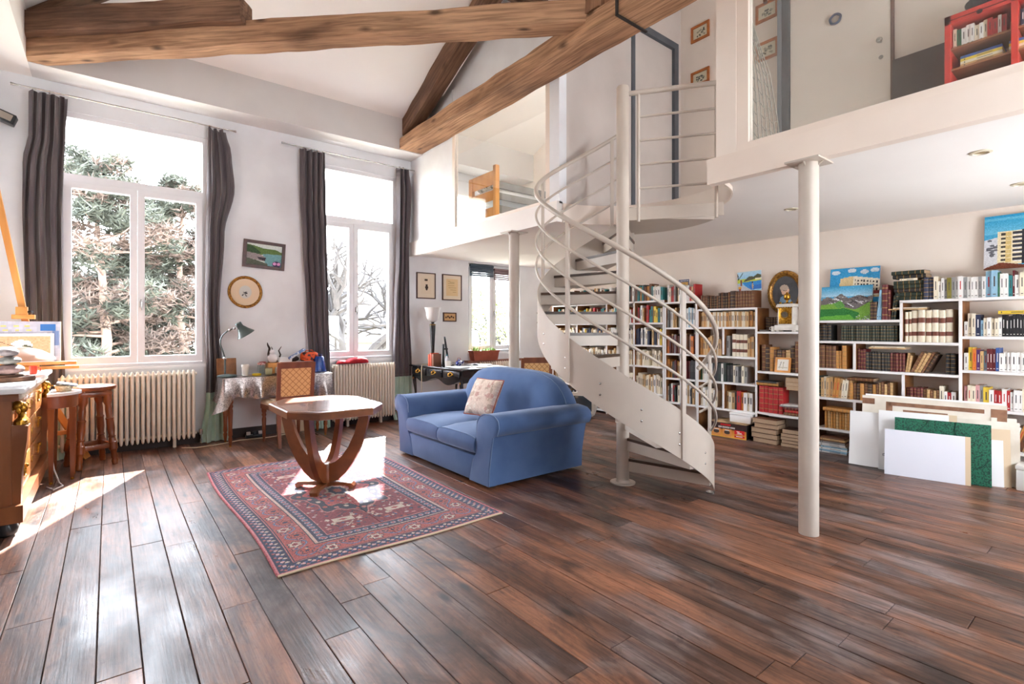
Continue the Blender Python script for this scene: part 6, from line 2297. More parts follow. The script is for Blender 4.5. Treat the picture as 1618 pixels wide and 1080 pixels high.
def mass_book(kind, colour, loc, t, dpt, h):
    x_, y_, z = loc
    c_ = midx[colour]
    h2 = t / 2 - .0006
    if kind == 'paperback':
        ms_.box((x_, y_ - h2, z), (x_ + .004, y_ + h2, z + h), c_)
        ms_.box((x_ - .0006, y_ - h2 * .35, z + h * .4), (x_, y_ + h2 * .35, z + h * .75), len(cols_) + 1)
    else:
        arc_ = [(x_ + .006 - .010 * math.cos(a), y_ + h2 * math.sin(a)) for a in [-PI / 2 + PI * k / 5 for k in range(6)]]
        ms_.loft([[(a, b_, zz) for a, b_ in arc_] for zz in (z, z + h)], c_)
        for q in ((.15, .35, .55, .75) if kind == 'bound' else (.26, .68)):
            arc2 = [(x_ + .0055 - .0108 * math.cos(a), y_ + h2 * math.sin(a)) for a in [-PI / 2 * .9 + PI * .9 * k / 5 for k in range(6)]]
            w_ = .012 if kind == 'bound' else .07
            ms_.loft([[(a, b_, zz) for a, b_ in arc2] for zz in (z + h * (q - w_), z + h * (q + w_))], len(cols_) + (2 if kind == 'bound' else 3))
    ms_.box((x_ + .004, y_ - h2, z), (x_ + dpt, y_ - h2 + .002, z + h), c_).box((x_ + .004, y_ + h2 - .002, z), (x_ + dpt, y_ + h2, z + h), c_)
    ms_.box((x_ + .004, y_ - h2 + .002, z), (x_ + dpt - .004, y_ + h2 - .002, z + h - .004), len(cols_))


rb = random.Random(21)


def place_book(kind, colour, loc, t, dpt, h, where, lean=0.0, rot=None, label='auto', spine=None, look=None):
    if MASS:
        return mass_book(kind, colour, loc, t, dpt, h)
    o = bpy.data.objects.new('book', BK[kind])
    COL.objects.link(o)
    o.location = loc
    o.rotation_euler = rot if rot is not None else (lean, 0, 0)
    o.scale = (dpt, t, h)
    o.material_slots[0].link = 'OBJECT'
    o.material_slots[0].material = BM[colour]
    if spine:
        o.material_slots[1].link = 'OBJECT'
        o.material_slots[1].material = M_LABEL[spine]
    p = bpy.data.objects.new('pages', BK['pages'])
    COL.objects.link(p)
    p.parent = o
    word = {'paperback': 'paperback book', 'bound': 'bound book', 'vellum': 'vellum volume'}[kind]
    lk = look or ('%s %s' % (colour, word))
    tag(o, '%s %s' % (lk, where), 'book', '%s %s' % (lk, where))
    BOOKS.append(o)
    return o


def row(y_hi, y_lo, z, zmax, segs, where, x=6.0, dpt=(.15, .19)):
    """fill a shelf from y_hi (viewer's left) down to y_lo with segments (kind, [colours], n, (h lo, hi), (t lo, hi), lean, spine)"""
    y_ = y_hi - .002
    for seg in segs:
        kind, cols, n, hh, tt = seg[:5]
        lean = seg[5] if len(seg) > 5 else 0.0
        spine = seg[6] if len(seg) > 6 else None
        look = seg[7] if len(seg) > 7 else None
        for i in range(n):
            t = rb.uniform(*tt)
            h = min(rb.uniform(*hh), zmax - z - .008)
            ln = lean
            w_ = t * math.cos(ln) + h * abs(math.sin(ln)) * (.0 if i else 1)
            if y_ - w_ < y_lo:
                return y_
            col = cols[i % len(cols)] if len(cols) < 4 else rb.choice(cols)
            sp_ = spine
            if sp_ is None and kind == 'paperback':
                sp_ = 'white' if col in ('black', 'navy', 'burgundy', 'purple', 'dark green', 'blue', 'red') else rb.choice(['ink', 'ink', 'ink', 'ink', 'ink', 'redlabel'])
            yc = y_ - t * math.cos(ln) / 2
            if ln:
                yc = y_ - t / 2 / math.cos(ln) - (h * math.sin(abs(ln)) if ln < 0 and i == 0 else 0)
            place_book(kind, col, (x + rb.uniform(-.008, .012), yc, z + (abs(math.sin(ln)) * t / 2 if ln else 0) + .0005), t, rb.uniform(*dpt), h, where, ln, spine=sp_, look=look)
            y_ = (yc - t / 2) if not ln else (y_ - t / math.cos(ln))
            y_ -= .0006
    return y_


def stack(y_, z, items, where, x=5.99, fore=False, zmax=None):
    """books lying flat; items: (kind, colour, thickness, depth, height)"""
    for (kind, col, t, dpt, h) in items:
        a = rb.uniform(-.08, .08)
        if fore:
            M = R(PI + a, 'Z') @ R(-PI / 2, 'X')
            loc = (x + dpt * math.cos(a), y_ + h / 2 + rb.uniform(-.012, .012), z + t / 2)
        else:
            M = R(a, 'Z') @ R(PI / 2, 'X')
            loc = (x + rb.uniform(-.01, .015), y_ + h / 2 + rb.uniform(-.01, .01), z + t / 2)
        o = place_book(kind, col, loc, t, dpt, h, where, rot=M.to_euler(), look='%s flat-lying book' % col)
        z += t + .0008
    return z


# ---- bookcase R, below the tower painting
topw = 'in the top row by the tower painting'
row(1.362, .56, 1.576, 1.86, [
    ('bound', ['navy'], 2, (.20, .205), (.038, .042)), ('paperback', ['cream'], 1, (.21, .21), (.03, .03)), ('paperback', ['white', 'white', 'grey'], 3, (.16, .19), (.018, .026)), ('paperback', ['olive'], 1, (.19, .19), (.03, .03)),
    ('paperback', ['white', 'white', 'grey', 'white', 'white'], 9, (.18, .20), (.02, .032)), ('paperback', ['pale blue'], 2, (.22, .23), (.03, .04)), ('paperback', ['green'], 1, (.21, .21), (.014, .014)), ('paperback', ['white'], 2, (.19, .2), (.02, .026)), ('paperback', ['teal'], 1, (.18, .18), (.024, .024)), ('paperback', ['burgundy'], 1, (.22, .22), (.014, .014)),
    ('paperback', ['cream', 'white', 'ochre', 'tan', 'cream'], 14, (.18, .225), (.018, .034))], topw)
w2 = 'on the shelf of black spines under the tower painting'
row(1.07, .56, 1.236, 1.55, [('paperback', ['white'], 1, (.13, .13), (.024, .024)), ('paperback', ['cream'], 2, (.20, .205), (.024, .028)), ('paperback', ['navy'], 1, (.19, .19), (.032, .032)), ('paperback', ['pale blue'], 1, (.14, .14), (.018, .018)), ('paperback', ['cream', 'white', 'cream'], 5, (.15, .165), (.02, .026)), ('paperback', ['black'], 16, (.17, .19), (.018, .024))], w2)
stack(.74, 1.236 + .192, [('paperback', 'yellow', .028, .14, .20)], 'lying across the black spines under the tower painting')
w3 = 'on the colourful third shelf under the tower painting'
row(1.07, .56, .936, 1.21, [('paperback', ['white'], 1, (.15, .15), (.028, .028)), ('paperback', ['yellow'], 1, (.20, .20), (.028, .028)), ('paperback', ['orange'], 1, (.19, .19), (.024, .024)), ('paperback', ['purple'], 1, (.18, .18), (.026, .026)), ('paperback', ['tan', 'pale blue'], 2, (.16, .185), (.02, .024)), ('paperback', ['burgundy'], 3, (.185, .195), (.017, .02)), ('paperback', ['blue'], 1, (.2, .2), (.022, .022)), ('paperback', ['white'], 9, (.155, .17), (.022, .032)), ('paperback', ['cream', 'white', 'cream', 'tan'], 8, (.15, .20), (.02, .03))], w3)
w4 = 'on the shelf just above the portfolio pile under the tower painting'
row(1.07, .56, .606, .91, [('paperback', ['cream', 'pale blue', 'grey', 'white', 'pink'], 5, (.18, .20), (.02, .028)), ('paperback', ['yellow'], 1, (.185, .185), (.038, .038)), ('paperback', ['white', 'grey', 'red', 'white'], 6, (.15, .18), (.02, .03)), ('paperback', ['white'], 2, (.17, .18), (.02, .03)), ('paperback', ['cream', 'tan', 'cream'], 8, (.175, .195), (.03, .042))], w4)
w5 = 'on the low shelf behind the portfolio pile end'
row(.80, .52, .266, .57, [('paperback', ['white'], 2, (.20, .22), (.014, .02), .28), ('paperback', ['ochre', 'brown', 'tan'], 7, (.21, .24), (.022, .032), .30)], w5)

# ---- bookcase M, below the mountain painting
wg = 'in the uniform dark green set under the mountain painting'
row(2.05, 1.54, 1.176, 1.36, [('bound', ['dark green'], 22, (.158, .160), (.0225, .0228))], wg)
row(2.275, 2.07, 1.176, 1.36, [('bound', ['black'], 5, (.165, .17), (.026, .028))], 'beside the uniform dark green set')
wv = 'in the cell of big parchment spines'
row(1.505, 1.10, 1.176, 1.55, [('vellum', ['cream'], 2, (.285, .29), (.026, .03)), ('vellum', ['cream'], 7, (.295, .305), (.048, .054))], wv, dpt=(.2, .22))
stack(1.47, 1.176 + .308, [('paperback', 'tan', .012, .2, .30), ('paperback', 'cream', .010, .2, .26)], 'lying on the big parchment spines')
row(2.27, 1.93, .886, 1.15, [('bound', ['brown'], 5, (.235, .245), (.032, .036)), ('bound', ['ochre'], 2, (.18, .2), (.028, .032)), ('bound', ['ochre'], 1, (.24, .24), (.042, .042))], 'banded in gold beside the grey leather set')
wl_ = 'on the shelf of grey leather spines under the mountain painting'
yq = row(1.90, 1.10, .886, 1.15, [('bound', ['burgundy'], 3, (.20, .215), (.022, .026)), ('bound', ['black'], 8, (.178, .182), (.024, .026)), ('bound', ['burgundy'], 5, (.176, .18), (.021, .024)), ('bound', ['tan'], 2, (.16, .19), (.018, .022), .12), ('bound', ['brown', 'tan', 'brown', 'tan'], 4, (.19, .21), (.022, .026), .42), ('bound', ['dark brown'], 1, (.19, .19), (.022, .022), .45)], wl_)
row(1.20, 1.10, .886, 1.15, [('bound', ['black'], 2, (.185, .19), (.034, .038))], 'at the end of the grey leather shelf by the upright')
stack(1.64, .886 + .218, [('paperback', 'tan', .012, .19, .30), ('paperback', 'cream', .012, .18, .28)], 'lying on the grey leather spines')
wt = 'on the shelf of worn tan spines above the portfolio pile'
row(2.27, 1.52, .576, .86, [('bound', ['dark green'], 1, (.22, .22), (.03, .03)), ('paperback', ['tan', 'cream', 'tan'], 4, (.20, .22), (.024, .034)), ('paperback', ['tan', 'ochre', 'tan', 'cream'], 6, (.185, .21), (.022, .03), .10), ('bound', ['ochre', 'brown', 'dark brown'], 7, (.165, .175), (.028, .034)), ('bound', ['brown', 'tan'], 6, (.17, .2), (.02, .026))], wt)
stack(1.86, .576 + .195, [('bound', 'brown', .03, .18, .23)], 'lying across the worn tan spines')
row(1.49, 1.10, .576, .86, [('bound', ['burgundy'], 5, (.16, .17), (.024, .026)), ('bound', ['brown', 'tan'], 5, (.15, .16), (.022, .026)), ('paperback', ['cream'], 1, (.2, .2), (.028, .028)), ('paperback', ['white', 'red', 'yellow', 'white', 'red'], 5, (.14, .17), (.024, .034))], 'on the shelf of mixed small books behind the old portfolio')
row(2.20, 1.93, .251, .55, [('bound', ['ochre', 'tan', 'ochre'], 9, (.17, .18), (.024, .028))], 'on the low shelf beside the white sheets')
stack(2.08, .251 + .183, [('bound', 'ochre', .036, .18, .26)], 'lying on the ochre row of the low shelf', x=5.96)
stack(2.10, .001, [('paperback', 'white', .016, .2, .26), ('paperback', 'pale blue', .014, .2, .27), ('paperback', 'white', .018, .2, .26), ('paperback', 'pale blue', .016, .2, .25), ('paperback', 'white', .014, .2, .26), ('paperback', 'white', .016, .2, .25), ('paperback', 'grey', .018, .2, .24), ('paperback', 'brown', .014, .19, .23), ('paperback', 'tan', .014, .19, .24), ('paperback', 'brown', .016, .19, .22)], 'in the floor stack beside the column foot', x=5.93)

# ---- on top of bookcase M
row(1.79, 1.725, 1.391, 1.8, [('bound', ['dark brown'], 2, (.18, .185), (.028, .03))], 'beside the mountain painting')
row(1.735, 1.66, 1.391, 1.8, [('paperback', ['pale blue'], 2, (.29, .30), (.014, .018), .10)], 'leaning beside the mountain painting')
row(1.69, 1.53, 1.391, 1.8, [('bound', ['burgundy'], 1, (.345, .35), (.048, .05)), ('bound', ['burgundy'], 1, (.29, .29), (.022, .022)), ('bound', ['dark green'], 2, (.23, .25), (.018, .022), .10)], 'standing between the mountain painting and the flat stack', dpt=(.2, .22))
zt = stack(1.475, 1.576, [('bound', 'dark green', .038, .17, .23), ('bound', 'dark green', .038, .17, .23), ('bound', 'black', .036, .17, .23), ('bound', 'dark green', .038, .17, .23), ('bound', 'dark green', .036, .17, .23), ('paperback', 'cream', .02, .15, .14), ('bound', 'black', .036, .17, .26), ('bound', 'dark green', .036, .17, .26)], 'in the flat stack beside the navy volumes', x=6.02)

# ---- bookcase C, below the clock
row(2.87, 2.35, 1.271, 1.6, [('bound', ['dark brown'], 9, (.165, .175), (.026, .03))], 'in the low row behind the gilt clock', x=6.09, dpt=(.12, .14))
row(2.88, 2.35, .811, 1.24, [('bound', ['brown'], 1, (.30, .31), (.045, .05)), ('bound', ['dark brown'], 1, (.27, .28), (.05, .05)), ('bound', ['ochre'], 1, (.28, .29), (.042, .045)), ('bound', ['brown'], 1, (.25, .26), (.04, .04)), ('bound', ['dark brown', 'brown', 'tan'], 6, (.24, .36), (.04, .05))], 'on the tall shelf below the gilt clock')
row(2.885, 2.60, .336, .78, [('bound', ['red'], 5, (.295, .305), (.05, .056))], 'in the red set below the framed sketch', x=5.96)
stack(2.79, .336 + .31, [('bound', 'ochre', .034, .19, .24), ('paperback', 'black', .016, .18, .24)], 'lying on the red set', x=5.95)
stack(2.50, .336, [('bound', 'brown', .03, .17, .19), ('bound', 'red', .03, .16, .18), ('bound', 'burgundy', .03, .16, .18), ('paperback', 'grey', .014, .19, .26), ('paperback', 'white', .010, .19, .26)], 'in the small pile beside the red set', x=5.93)
zz_ = stack(2.45, .62, [('bound', 'tan', .042, .18, .26), ('bound', 'brown', .045, .18, .26), ('bound', 'tan', .045, .18, .26)], 'in the loose pile wedged above the red set', x=5.95, fore=True)
stack(2.76, .001, [('bound', 'brown', .052, .2, .27), ('bound', 'dark brown', .056, .2, .30), ('bound', 'brown', .056, .2, .29), ('bound', 'dark brown', .054, .2, .27), ('bound', 'brown', .052, .2, .28)], 'showing page edges in the floor pile below the red set', x=5.86, fore=True)
stack(2.47, .001, [('bound', 'dark brown', .036, .2, .27), ('bound', 'brown', .036, .2, .27), ('bound', 'dark brown', .034, .2, .26), ('bound', 'brown', .036, .2, .25), ('bound', 'dark brown', .048, .2, .26)], 'showing page edges in the second floor pile by the column', x=5.86, fore=True)

# ---- bookcase L, below the lake painting (joins the small mass)
MASS = True
row(3.66, 2.93, 1.556, 1.85, [('bound', ['brown'], 3, (.17, .18), (.03, .034)), ('bound', ['dark brown', 'brown'], 6, (.155, .165), (.022, .026)), ('bound', ['dark brown', 'brown', 'dark brown'], 5, (.19, .2), (.026, .03)), ('bound', ['dark brown'], 1, (.21, .21), (.06, .06)), ('bound', ['brown'], 9, (.195, .205), (.032, .036))], 'in the leather row under the lake painting')
row(3.66, 2.94, 1.326, 1.53, [('paperback', ['tan', 'ochre', 'tan', 'cream'], 30, (.175, .192), (.018, .028), 0.0)], 'on the upper shelf of tan spines under the lake painting')
row(3.66, 3.35, .966, 1.30, [('paperback', ['tan', 'ochre', 'cream', 'tan'], 11, (.20, .25), (.02, .03))], 'on the second shelf beside the parchment spines')
row(3.31, 3.24, .966, 1.30, [('paperback', ['grey'], 1, (.25, .25), (.04, .04))], 'at the edge of the second shelf under the lake painting')
row(3.24, 2.94, .966, 1.30, [('vellum', ['cream'], 4, (.265, .275), (.048, .05)), ('paperback', ['tan', 'ochre'], 3, (.22, .25), (.022, .03))], 'with brown labels on the second shelf under the lake painting')
row(3.66, 2.94, .646, .94, [('paperback', ['green'], 1, (.21, .21), (.02, .02)), ('paperback', ['black', 'white', 'cream', 'white'], 5, (.20, .22), (.024, .034)), ('paperback', ['black'], 3, (.22, .23), (.026, .03)), ('paperback', ['dark green', 'white', 'dark green'], 3, (.22, .23), (.03, .038)), ('paperback', ['black'], 2, (.2, .22), (.034, .04)), ('paperback', ['cream', 'grey', 'black'], 5, (.19, .21), (.03, .04))], 'on the third shelf under the lake painting')
row(3.66, 3.35, .316, .62, [('paperback', ['cream', 'tan', 'white', 'cream'], 8, (.2, .24), (.024, .034))], 'on the lowest shelf near the handrail end')
row(3.31, 2.94, .316, .62, [('paperback', ['tan', 'cream'], 3, (.19, .22), (.03, .036)), ('paperback', ['black'], 1, (.21, .21), (.03, .03)), ('paperback', ['red'], 1, (.23, .23), (.05, .05)), ('paperback', ['cream', 'white', 'black', 'orange'], 5, (.21, .24), (.03, .04))], 'on the lowest shelf beside the red set')

# ---- the rest, seen small between the stair treads and rails: one mass
MASS = False


def mass_row(y_hi, y_lo, z, hh, tt, cols):
    y_ = y_hi
    while True:
        t = rb.uniform(*tt)
        if y_ - t < y_lo:
            return
        h = rb.uniform(*hh)
        mass_book('paperback', rb.choice(cols), (6.0 + rb.uniform(-.01, .015), y_ - t / 2, z), t, .17, h)
        y_ -= t
        if rb.random() < .03:
            y_ -= rb.uniform(.02, .06)


for (a_, c_) in ((6.40, 5.86), (5.84, 5.23), (5.21, 4.71), (4.69, 4.21)):
    mass_row(a_, c_, 1.701, (.17, .24), (.02, .04), ['tan', 'ochre', 'cream', 'black', 'brown', 'white', 'teal'])
    mass_row(a_, c_, 1.391, (.18, .25), (.02, .04), ['cream', 'tan', 'white', 'white', 'red', 'teal', 'yellow', 'brown'])
    mass_row(a_, c_, 1.076, (.19, .25), (.02, .035), ['white', 'cream', 'navy', 'tan', 'cream', 'yellow', 'white'])
    mass_row(a_, c_, .781, (.19, .23), (.022, .035), ['cream', 'cream', 'cream', 'white', 'tan'])
    mass_row(a_, c_, .401, (.22, .27), (.026, .042), ['cream', 'cream', 'white', 'cream', 'tan'])
    mass_row(a_, c_, .061, (.2, .27), (.026, .042), ['brown', 'black', 'cream', 'grey', 'tan'])
for (a_, c_) in ((4.155, 3.945), (3.915, 3.715)):
    mass_row(a_, c_, 1.666, (.19, .24), (.018, .03), ['white', 'cream', 'red', 'tan', 'white', 'grey'])
    mass_row(a_, c_, 1.321, (.2, .27), (.018, .03), ['grey', 'pale blue', 'dark green', 'white', 'tan'])
    mass_row(a_, c_, .971, (.22, .27), (.02, .03), ['brown', 'burgundy', 'grey', 'tan', 'orange', 'ochre'])
    mass_row(a_, c_, .641, (.21, .26), (.024, .036), ['black', 'black', 'burgundy', 'ochre', 'tan'])
    mass_row(a_, c_, .316, (.2, .26), (.02, .034), ['cream', 'white', 'black', 'red', 'dark green', 'tan'])
o = ms_.build('packed_books', [BM[c_] for c_ in cols_] + [M_PAGES, M_LABEL['ink'], M_LABEL['gold'], M_LABEL['brownlabel']], smooth=30)
tag(o, 'packed rows of mixed books on the shelves behind and beside the spiral stair', 'books', kind='stuff')

# ================================================================== THINGS ON AND BY THE BOOKCASES
ck = thing('mantel_clock', 'white and gilt mantel clock with urn finial on the bookcase', 'clock', (6.0, 2.585, 1.271))
M_CLK = mat('clock_marble', sr(232, 226, 216), sr(214, 206, 196), rough=.3, scale=12)
MB().rbox((-.06, -.115, .014), (.09, .115, .075), .006).rbox((-.05, -.10, 0), (-.02, -.07, .014), .004).rbox((-.05, .07, 0), (-.02, .10, .014), .004).rbox((.04, -.10, 0), (.07, -.07, .014), .004).rbox((.04, .07, 0), (.07, .10, .014), .004).build('plinth', M_CLK, ck)
MB().rbox((-.045, -.085, .075), (.075, .085, .275), .006).rbox((-.06, -.098, .275), (.09, .098, .30), .005).rbox((-.052, -.09, .30), (.08, .09, .312), .004).build('case', M_CLK, ck)
MB().rbox((-.052, -.07, .085), (-.045, .07, .265), .003).build('front_panel', M_GILT, ck)
dl = MB().lathe([(.048, 0), (.050, .006), (.042, .010), (.038, .006), (.0, .006)], 26).xf(T(-.050, 0, .19) @ R(-PI / 2, 'Y')).build('dial', M_GILT, ck)
MB().lathe([(.034, 0), (.034, .002)], 24).xf(T(-.058, 0, .19) @ R(-PI / 2, 'Y')).build('dial_face', mat('dial_dark', sr(92, 74, 44), sr(60, 48, 30), rough=.4, scale=40), dl)
MB().box((-.063, -.002, .19), (-.061, .002, .215)).box((-.063, -.016, .188), (-.061, .002, .192)).build('clock_hand', M_BLACK, dl, smooth=0)
den = MB()
for k in range(6):
    den.box((-.058, -.075 + .028 * k, .262), (-.046, -.062 + .028 * k, .276))
den.build('dentil', M_GILT, ck, smooth=0)
MB().lathe([(.03, .312), (.028, .32), (.010, .33), (.012, .35), (.03, .365), (.036, .39), (.03, .42), (.014, .43), (.008, .445)], 16).build('urn', M_GILT, ck)
for s_ in (-1, 1):
    MB().sphere((-.03, s_ * .06, .324), .014, 10, 6).build('finial', M_GILT, ck)
o = thing('small_cup', 'small white cup with handle beside the clock', 'cup', (5.985, 2.725, 1.271))
MB().lathe([(.020, 0), (.026, .003), (.030, .06), (.027, .06), (.022, .006)], 16).build('cup_body', MATS['white_ceramic'], o)
MB().tube([(-.0, .028, .05), (-.0, .046, .045), (-.0, .046, .022), (0, .026, .016)], .004, 6).build('cup_handle', MATS['white_ceramic'], o)
o = thing('soap_dish', 'small grey metal dish on the bookcase beside the cup', 'dish', (6.0, 2.84, 1.271))
MB().lathe([(.035, 0), (.05, .006), (.055, .02), (.05, .02), (.03, .006)], 20).build('dish', mat('pewter', sr(150, 146, 142), rough=.35, metal=.8), o)
o = thing('framed_sketch', 'small light-wood framed sketch standing on the shelf below the clock', 'picture', (5.955, 2.62, .811))
Mx = R(math.radians(10), 'Y')
w_, h_, fw = .085, .17, .022
MB().box((0, -w_, 0), (.012, -w_ + fw, h_), M=Mx).box((0, w_ - fw, 0), (.012, w_, h_), M=Mx).box((0, -w_ + fw, 0), (.012, w_ - fw, fw), M=Mx).box((0, -w_ + fw, h_ - fw), (.012, w_ - fw, h_), M=Mx).build('frame', M_PINE, o, smooth=0)
im = Img(22, 22, (226, 222, 212))
im.line(.2, .8, .35, .2, .03, (150, 150, 140))
im.line(.5, .8, .55, .25, .03, (170, 160, 130))
im.rect(.1, .7, .9, .78, (190, 186, 170))
p = printed('picture_print', im.a, Mx @ Vector((.006, w_ - fw, h_ - fw)), (0, -2 * (w_ - fw), 0), Mx.to_3x3() @ Vector((0, 0, -(h_ - 2 * fw))), M_PRINT, None)
p.parent = o
im = Img(22, 26, (206, 160, 84))
im.rect(0, 0, 1, .1, (60, 76, 120))
for k in range(10):
    im.rect(.05 + .1 * k, .02, .1 + .1 * k, .08, (220, 216, 200))
im.rect(0, 0, .08, 1, (60, 76, 120))
im.rect(.92, 0, 1, 1, (60, 76, 120))
im.ell(.5, .6, .3, .25, (150, 104, 60))
im.noise(10)
canvas_x('mosaic_picture', 4.06, 3.90, 1.668, 1.97, im.a, 'small ochre picture with patterned blue border on the narrow bookcase', 6.1, lean=math.radians(5))
# appliance carton on the floor
bx = thing('appliance_carton', 'orange and black appliance carton on the floor below the bookcase', 'box', (5.98, 3.20, 0), math.radians(4))
M_CARTON = mat('carton_side', sr(36, 28, 26), rough=.5)
MB().rbox((-.16, -.22, 0), (.16, .22, .17), .003, 1).build('carton_body', M_CARTON, bx)
im = Img(88, 34, (228, 158, 62))
im.vgrad(0, .45, (66, 42, 38), (52, 34, 32))
im.vgrad(.45, 1, (206, 120, 48), (240, 176, 74))
im.rect(.30, .06, .58, .18, (206, 40, 40))
for k in range(13):
    im.rect(.24 + .036 * k, .24, .262 + .036 * k, .36, (236, 228, 220))
for x0 in (.06, .36):
    im.rect(x0, .42, x0 + .24, .92, (226, 150, 84))
    im.ell(x0 + .12, .64, .08, .14, (70, 58, 52))
    im.rect(x0 + .06, .46, x0 + .19, .54, (240, 236, 230))
im.rect(.68, .42, .96, .72, (212, 36, 40))
im.rect(.68, .76, .96, .92, (212, 36, 40))
for z_, a, c_ in ((.48, .74, .82), (.56, .76, .88), (.64, .74, .90), (.80, .73, .90)):
    im.rect(a, z_, c_, z_ + .045, (244, 226, 220))
p = printed('printed_face', im.a, (-.1615, .22, .17), (0, -.44, 0), (0, 0, -.17), M_PRINT, None)
p.parent = bx
MB().rbox((-.165, -.225, .17), (.165, .225, .178), .002, 1).build('carton_lid', mat('carton_lid', sr(206, 168, 120), sr(80, 58, 44), rough=.6, scale=6), bx)
o = thing('white_box', 'plain white box on top of the appliance carton', 'box', (6.02, 3.09, .179))
MB().rbox((-.10, -.13, 0), (.10, .13, .085), .004).build('box_base', M_PAPER, o)
MB().rbox((-.103, -.133, .085), (.103, .133, .11), .004).build('box_lid', M_PAPER, o)
o = thing('storage_box', 'small white metal storage box with handle on the floor by the portfolios', 'box', (5.845, .575, 0))
MB().rbox((-.10, -.13, 0), (.10, .13, .165), .008).build('box_base', mat('white_enamel', sr(226, 222, 216), rough=.35), o)
MB().rbox((-.105, -.135, .165), (.105, .135, .205), .012).build('box_lid', MATS['white_enamel'], o)
MB().tube([(-.102, -.05, .13), (-.120, -.05, .12), (-.120, .05, .12), (-.102, .05, .13)], .004, 6).build('box_handle', M_CHROME, o)

# ---- portfolios and boards leaning on the bookcase
def leaning(name, label, cat, x_, y_, half, h, lean, rz, mats, t=.012, jag=0.0):
    r = thing(name, label, cat, (x_, y_, 0), math.radians(rz))
    M = R(math.radians(lean), 'Y')
    return r, M


BR = 12.0
r, M = leaning('white_board', 'plain white board at the front of the portfolio pile', 'board', 5.53, 1.235, .29, .40, 7, BR, None)
MB().box((0, -.255, .001), (.012, .29, .40), M=M).build('board_face', mat('cool_white_card', sr(226, 226, 234), rough=.6), r, smooth=0)
MB().box((.0, -.29, .001), (.0115, -.255, .40), M=M).build('raw_edge', M_CARD, r, smooth=0)
r, M = leaning('green_portfolio', 'green marbled portfolio with ribbon ties behind the white board', 'portfolio', 5.61, 1.15, .32, .51, 7, BR, None)
MB().box((0, -.32, .001), (.018, .32, .505), M=M).build('cover', mat('green_marbled', sr(24, 104, 76), sr(10, 46, 36), rough=.6, scale=90, lo=.45, hi=.62), r, smooth=0)
MB().tube([M @ Vector((-.002, .08, .505)), M @ Vector((-.004, .10, .46)), M @ Vector((-.003, .14, .42))], .003, 5).tube([M @ Vector((-.002, -.10, .505)), M @ Vector((-.004, -.09, .43)), M @ Vector((-.003, -.11, .38))], .003, 5).tube([M @ Vector((-.002, -.31, .22)), M @ Vector((-.004, -.27, .16)), M @ Vector((-.003, -.22, .13))], .003, 5).build('ribbon_tie', mat('dark_ribbon', sr(12, 60, 46), rough=.6), r)
MB().box((.004, -.312, .004), (.014, .312, .50), M=M).build('inner_sheets', M_PAPER, r, smooth=0)
r, M = leaning('white_folder', 'white folder with untied black tapes behind the green portfolio', 'folder', 5.66, 1.36, .27, .56, 6, BR, None)
MB().box((0, -.25, .001), (.012, .25, .545), M=M).build('cover', M_PAPER, r, smooth=0)
MB().tube([M @ Vector((-.003, .22, .14)), M @ Vector((-.01, .17, .17)), M @ Vector((-.005, .14, .23))], .004, 5).tube([M @ Vector((-.003, .22, .13)), M @ Vector((-.01, .16, .14)), M @ Vector((-.006, .13, .19))], .003, 5).build('tape_tie', mat('grey_tape', sr(120, 120, 122), rough=.7), r)
r, M = leaning('paper_sheet', 'curled white paper sheet at the column end of the portfolio pile', 'paper', 5.65, 1.70, .14, .5, 5, BR - 4, None)
b = MB().grid(lambda u, v: tuple(M @ Vector((-.014 * math.sin(u * PI) - .03 * (1 - v) ** 3, .15 - .30 * u, .004 + .505 * v))), 12, 12)
b.add([(x_ + .003, y_, z_) for x_, y_, z_ in b.v], [tuple(reversed(f_)) for f_ in b.f])
b.build('sheet', M_PAPER, r, smooth=60)
M_OLD = mat('old_portfolio_card', sr(232, 224, 210), sr(210, 198, 180), rough=.8, scale=5)
M_TAPE = mat('brown_paper_tape', sr(150, 108, 82), sr(124, 86, 64), rough=.8, scale=14)
r, M = leaning('old_portfolio', 'large worn cream portfolio with brown taped edges', 'portfolio', 5.815, 1.27, .52, .67, 4, BR - 6, None)
MB().box((0, -.50, .001), (.03, .52, .655), M=M).build('cover', M_OLD, r, smooth=0)
t_ = MB().box((-.002, -.36, .575), (0, .32, .61), M=M).box((-.002, -.50, .28), (0, -.40, .62), M=M).box((-.002, .42, .575), (0, .52, .63), M=M).box((-.002, .28, .50), (0, .33, .61), M=M).box((-.002, -.12, .52), (0, .20, .545), M=M)
t_.build('tape', M_TAPE, r, smooth=0)
MB().box((.030, -.49, .001), (.05, .50, .67), M=M).build('back_cover', M_PAPER, r, smooth=0)
r, M = leaning('second_portfolio', 'cream board portfolio sandwiched before the old taped one', 'portfolio', 5.762, 1.05, .4, .52, 6, BR, None)
MB().box((0, -.37, .001), (.016, .40, .525), M=M).build('cover', M_OLD, r, smooth=0)
MB().rbox((-.004, .02, .46), (.0, .22, .545), .001, 1, M=M).build('paper_label', M_CARD, r)
for k, (x_, y_, h_, lb, m_) in enumerate(((5.735, .83, .38, 'narrow white board end behind the green portfolio', M_PAPER), (5.765, .79, .47, 'narrow tan board end behind the green portfolio', M_CARD), (5.885, .765, .55, 'tall cream board at the outer end of the portfolio pile', M_OLD))):
    r, M = leaning('card_board', lb, 'board', x_, y_, .1, h_, 4, BR + 10, None)
    MB().box((0, -.06, .001), (.008, .10, h_), M=M).box((.012, -.055, .001), (.02, .10, h_ * .96), M=M).build('card', m_, r, smooth=0)

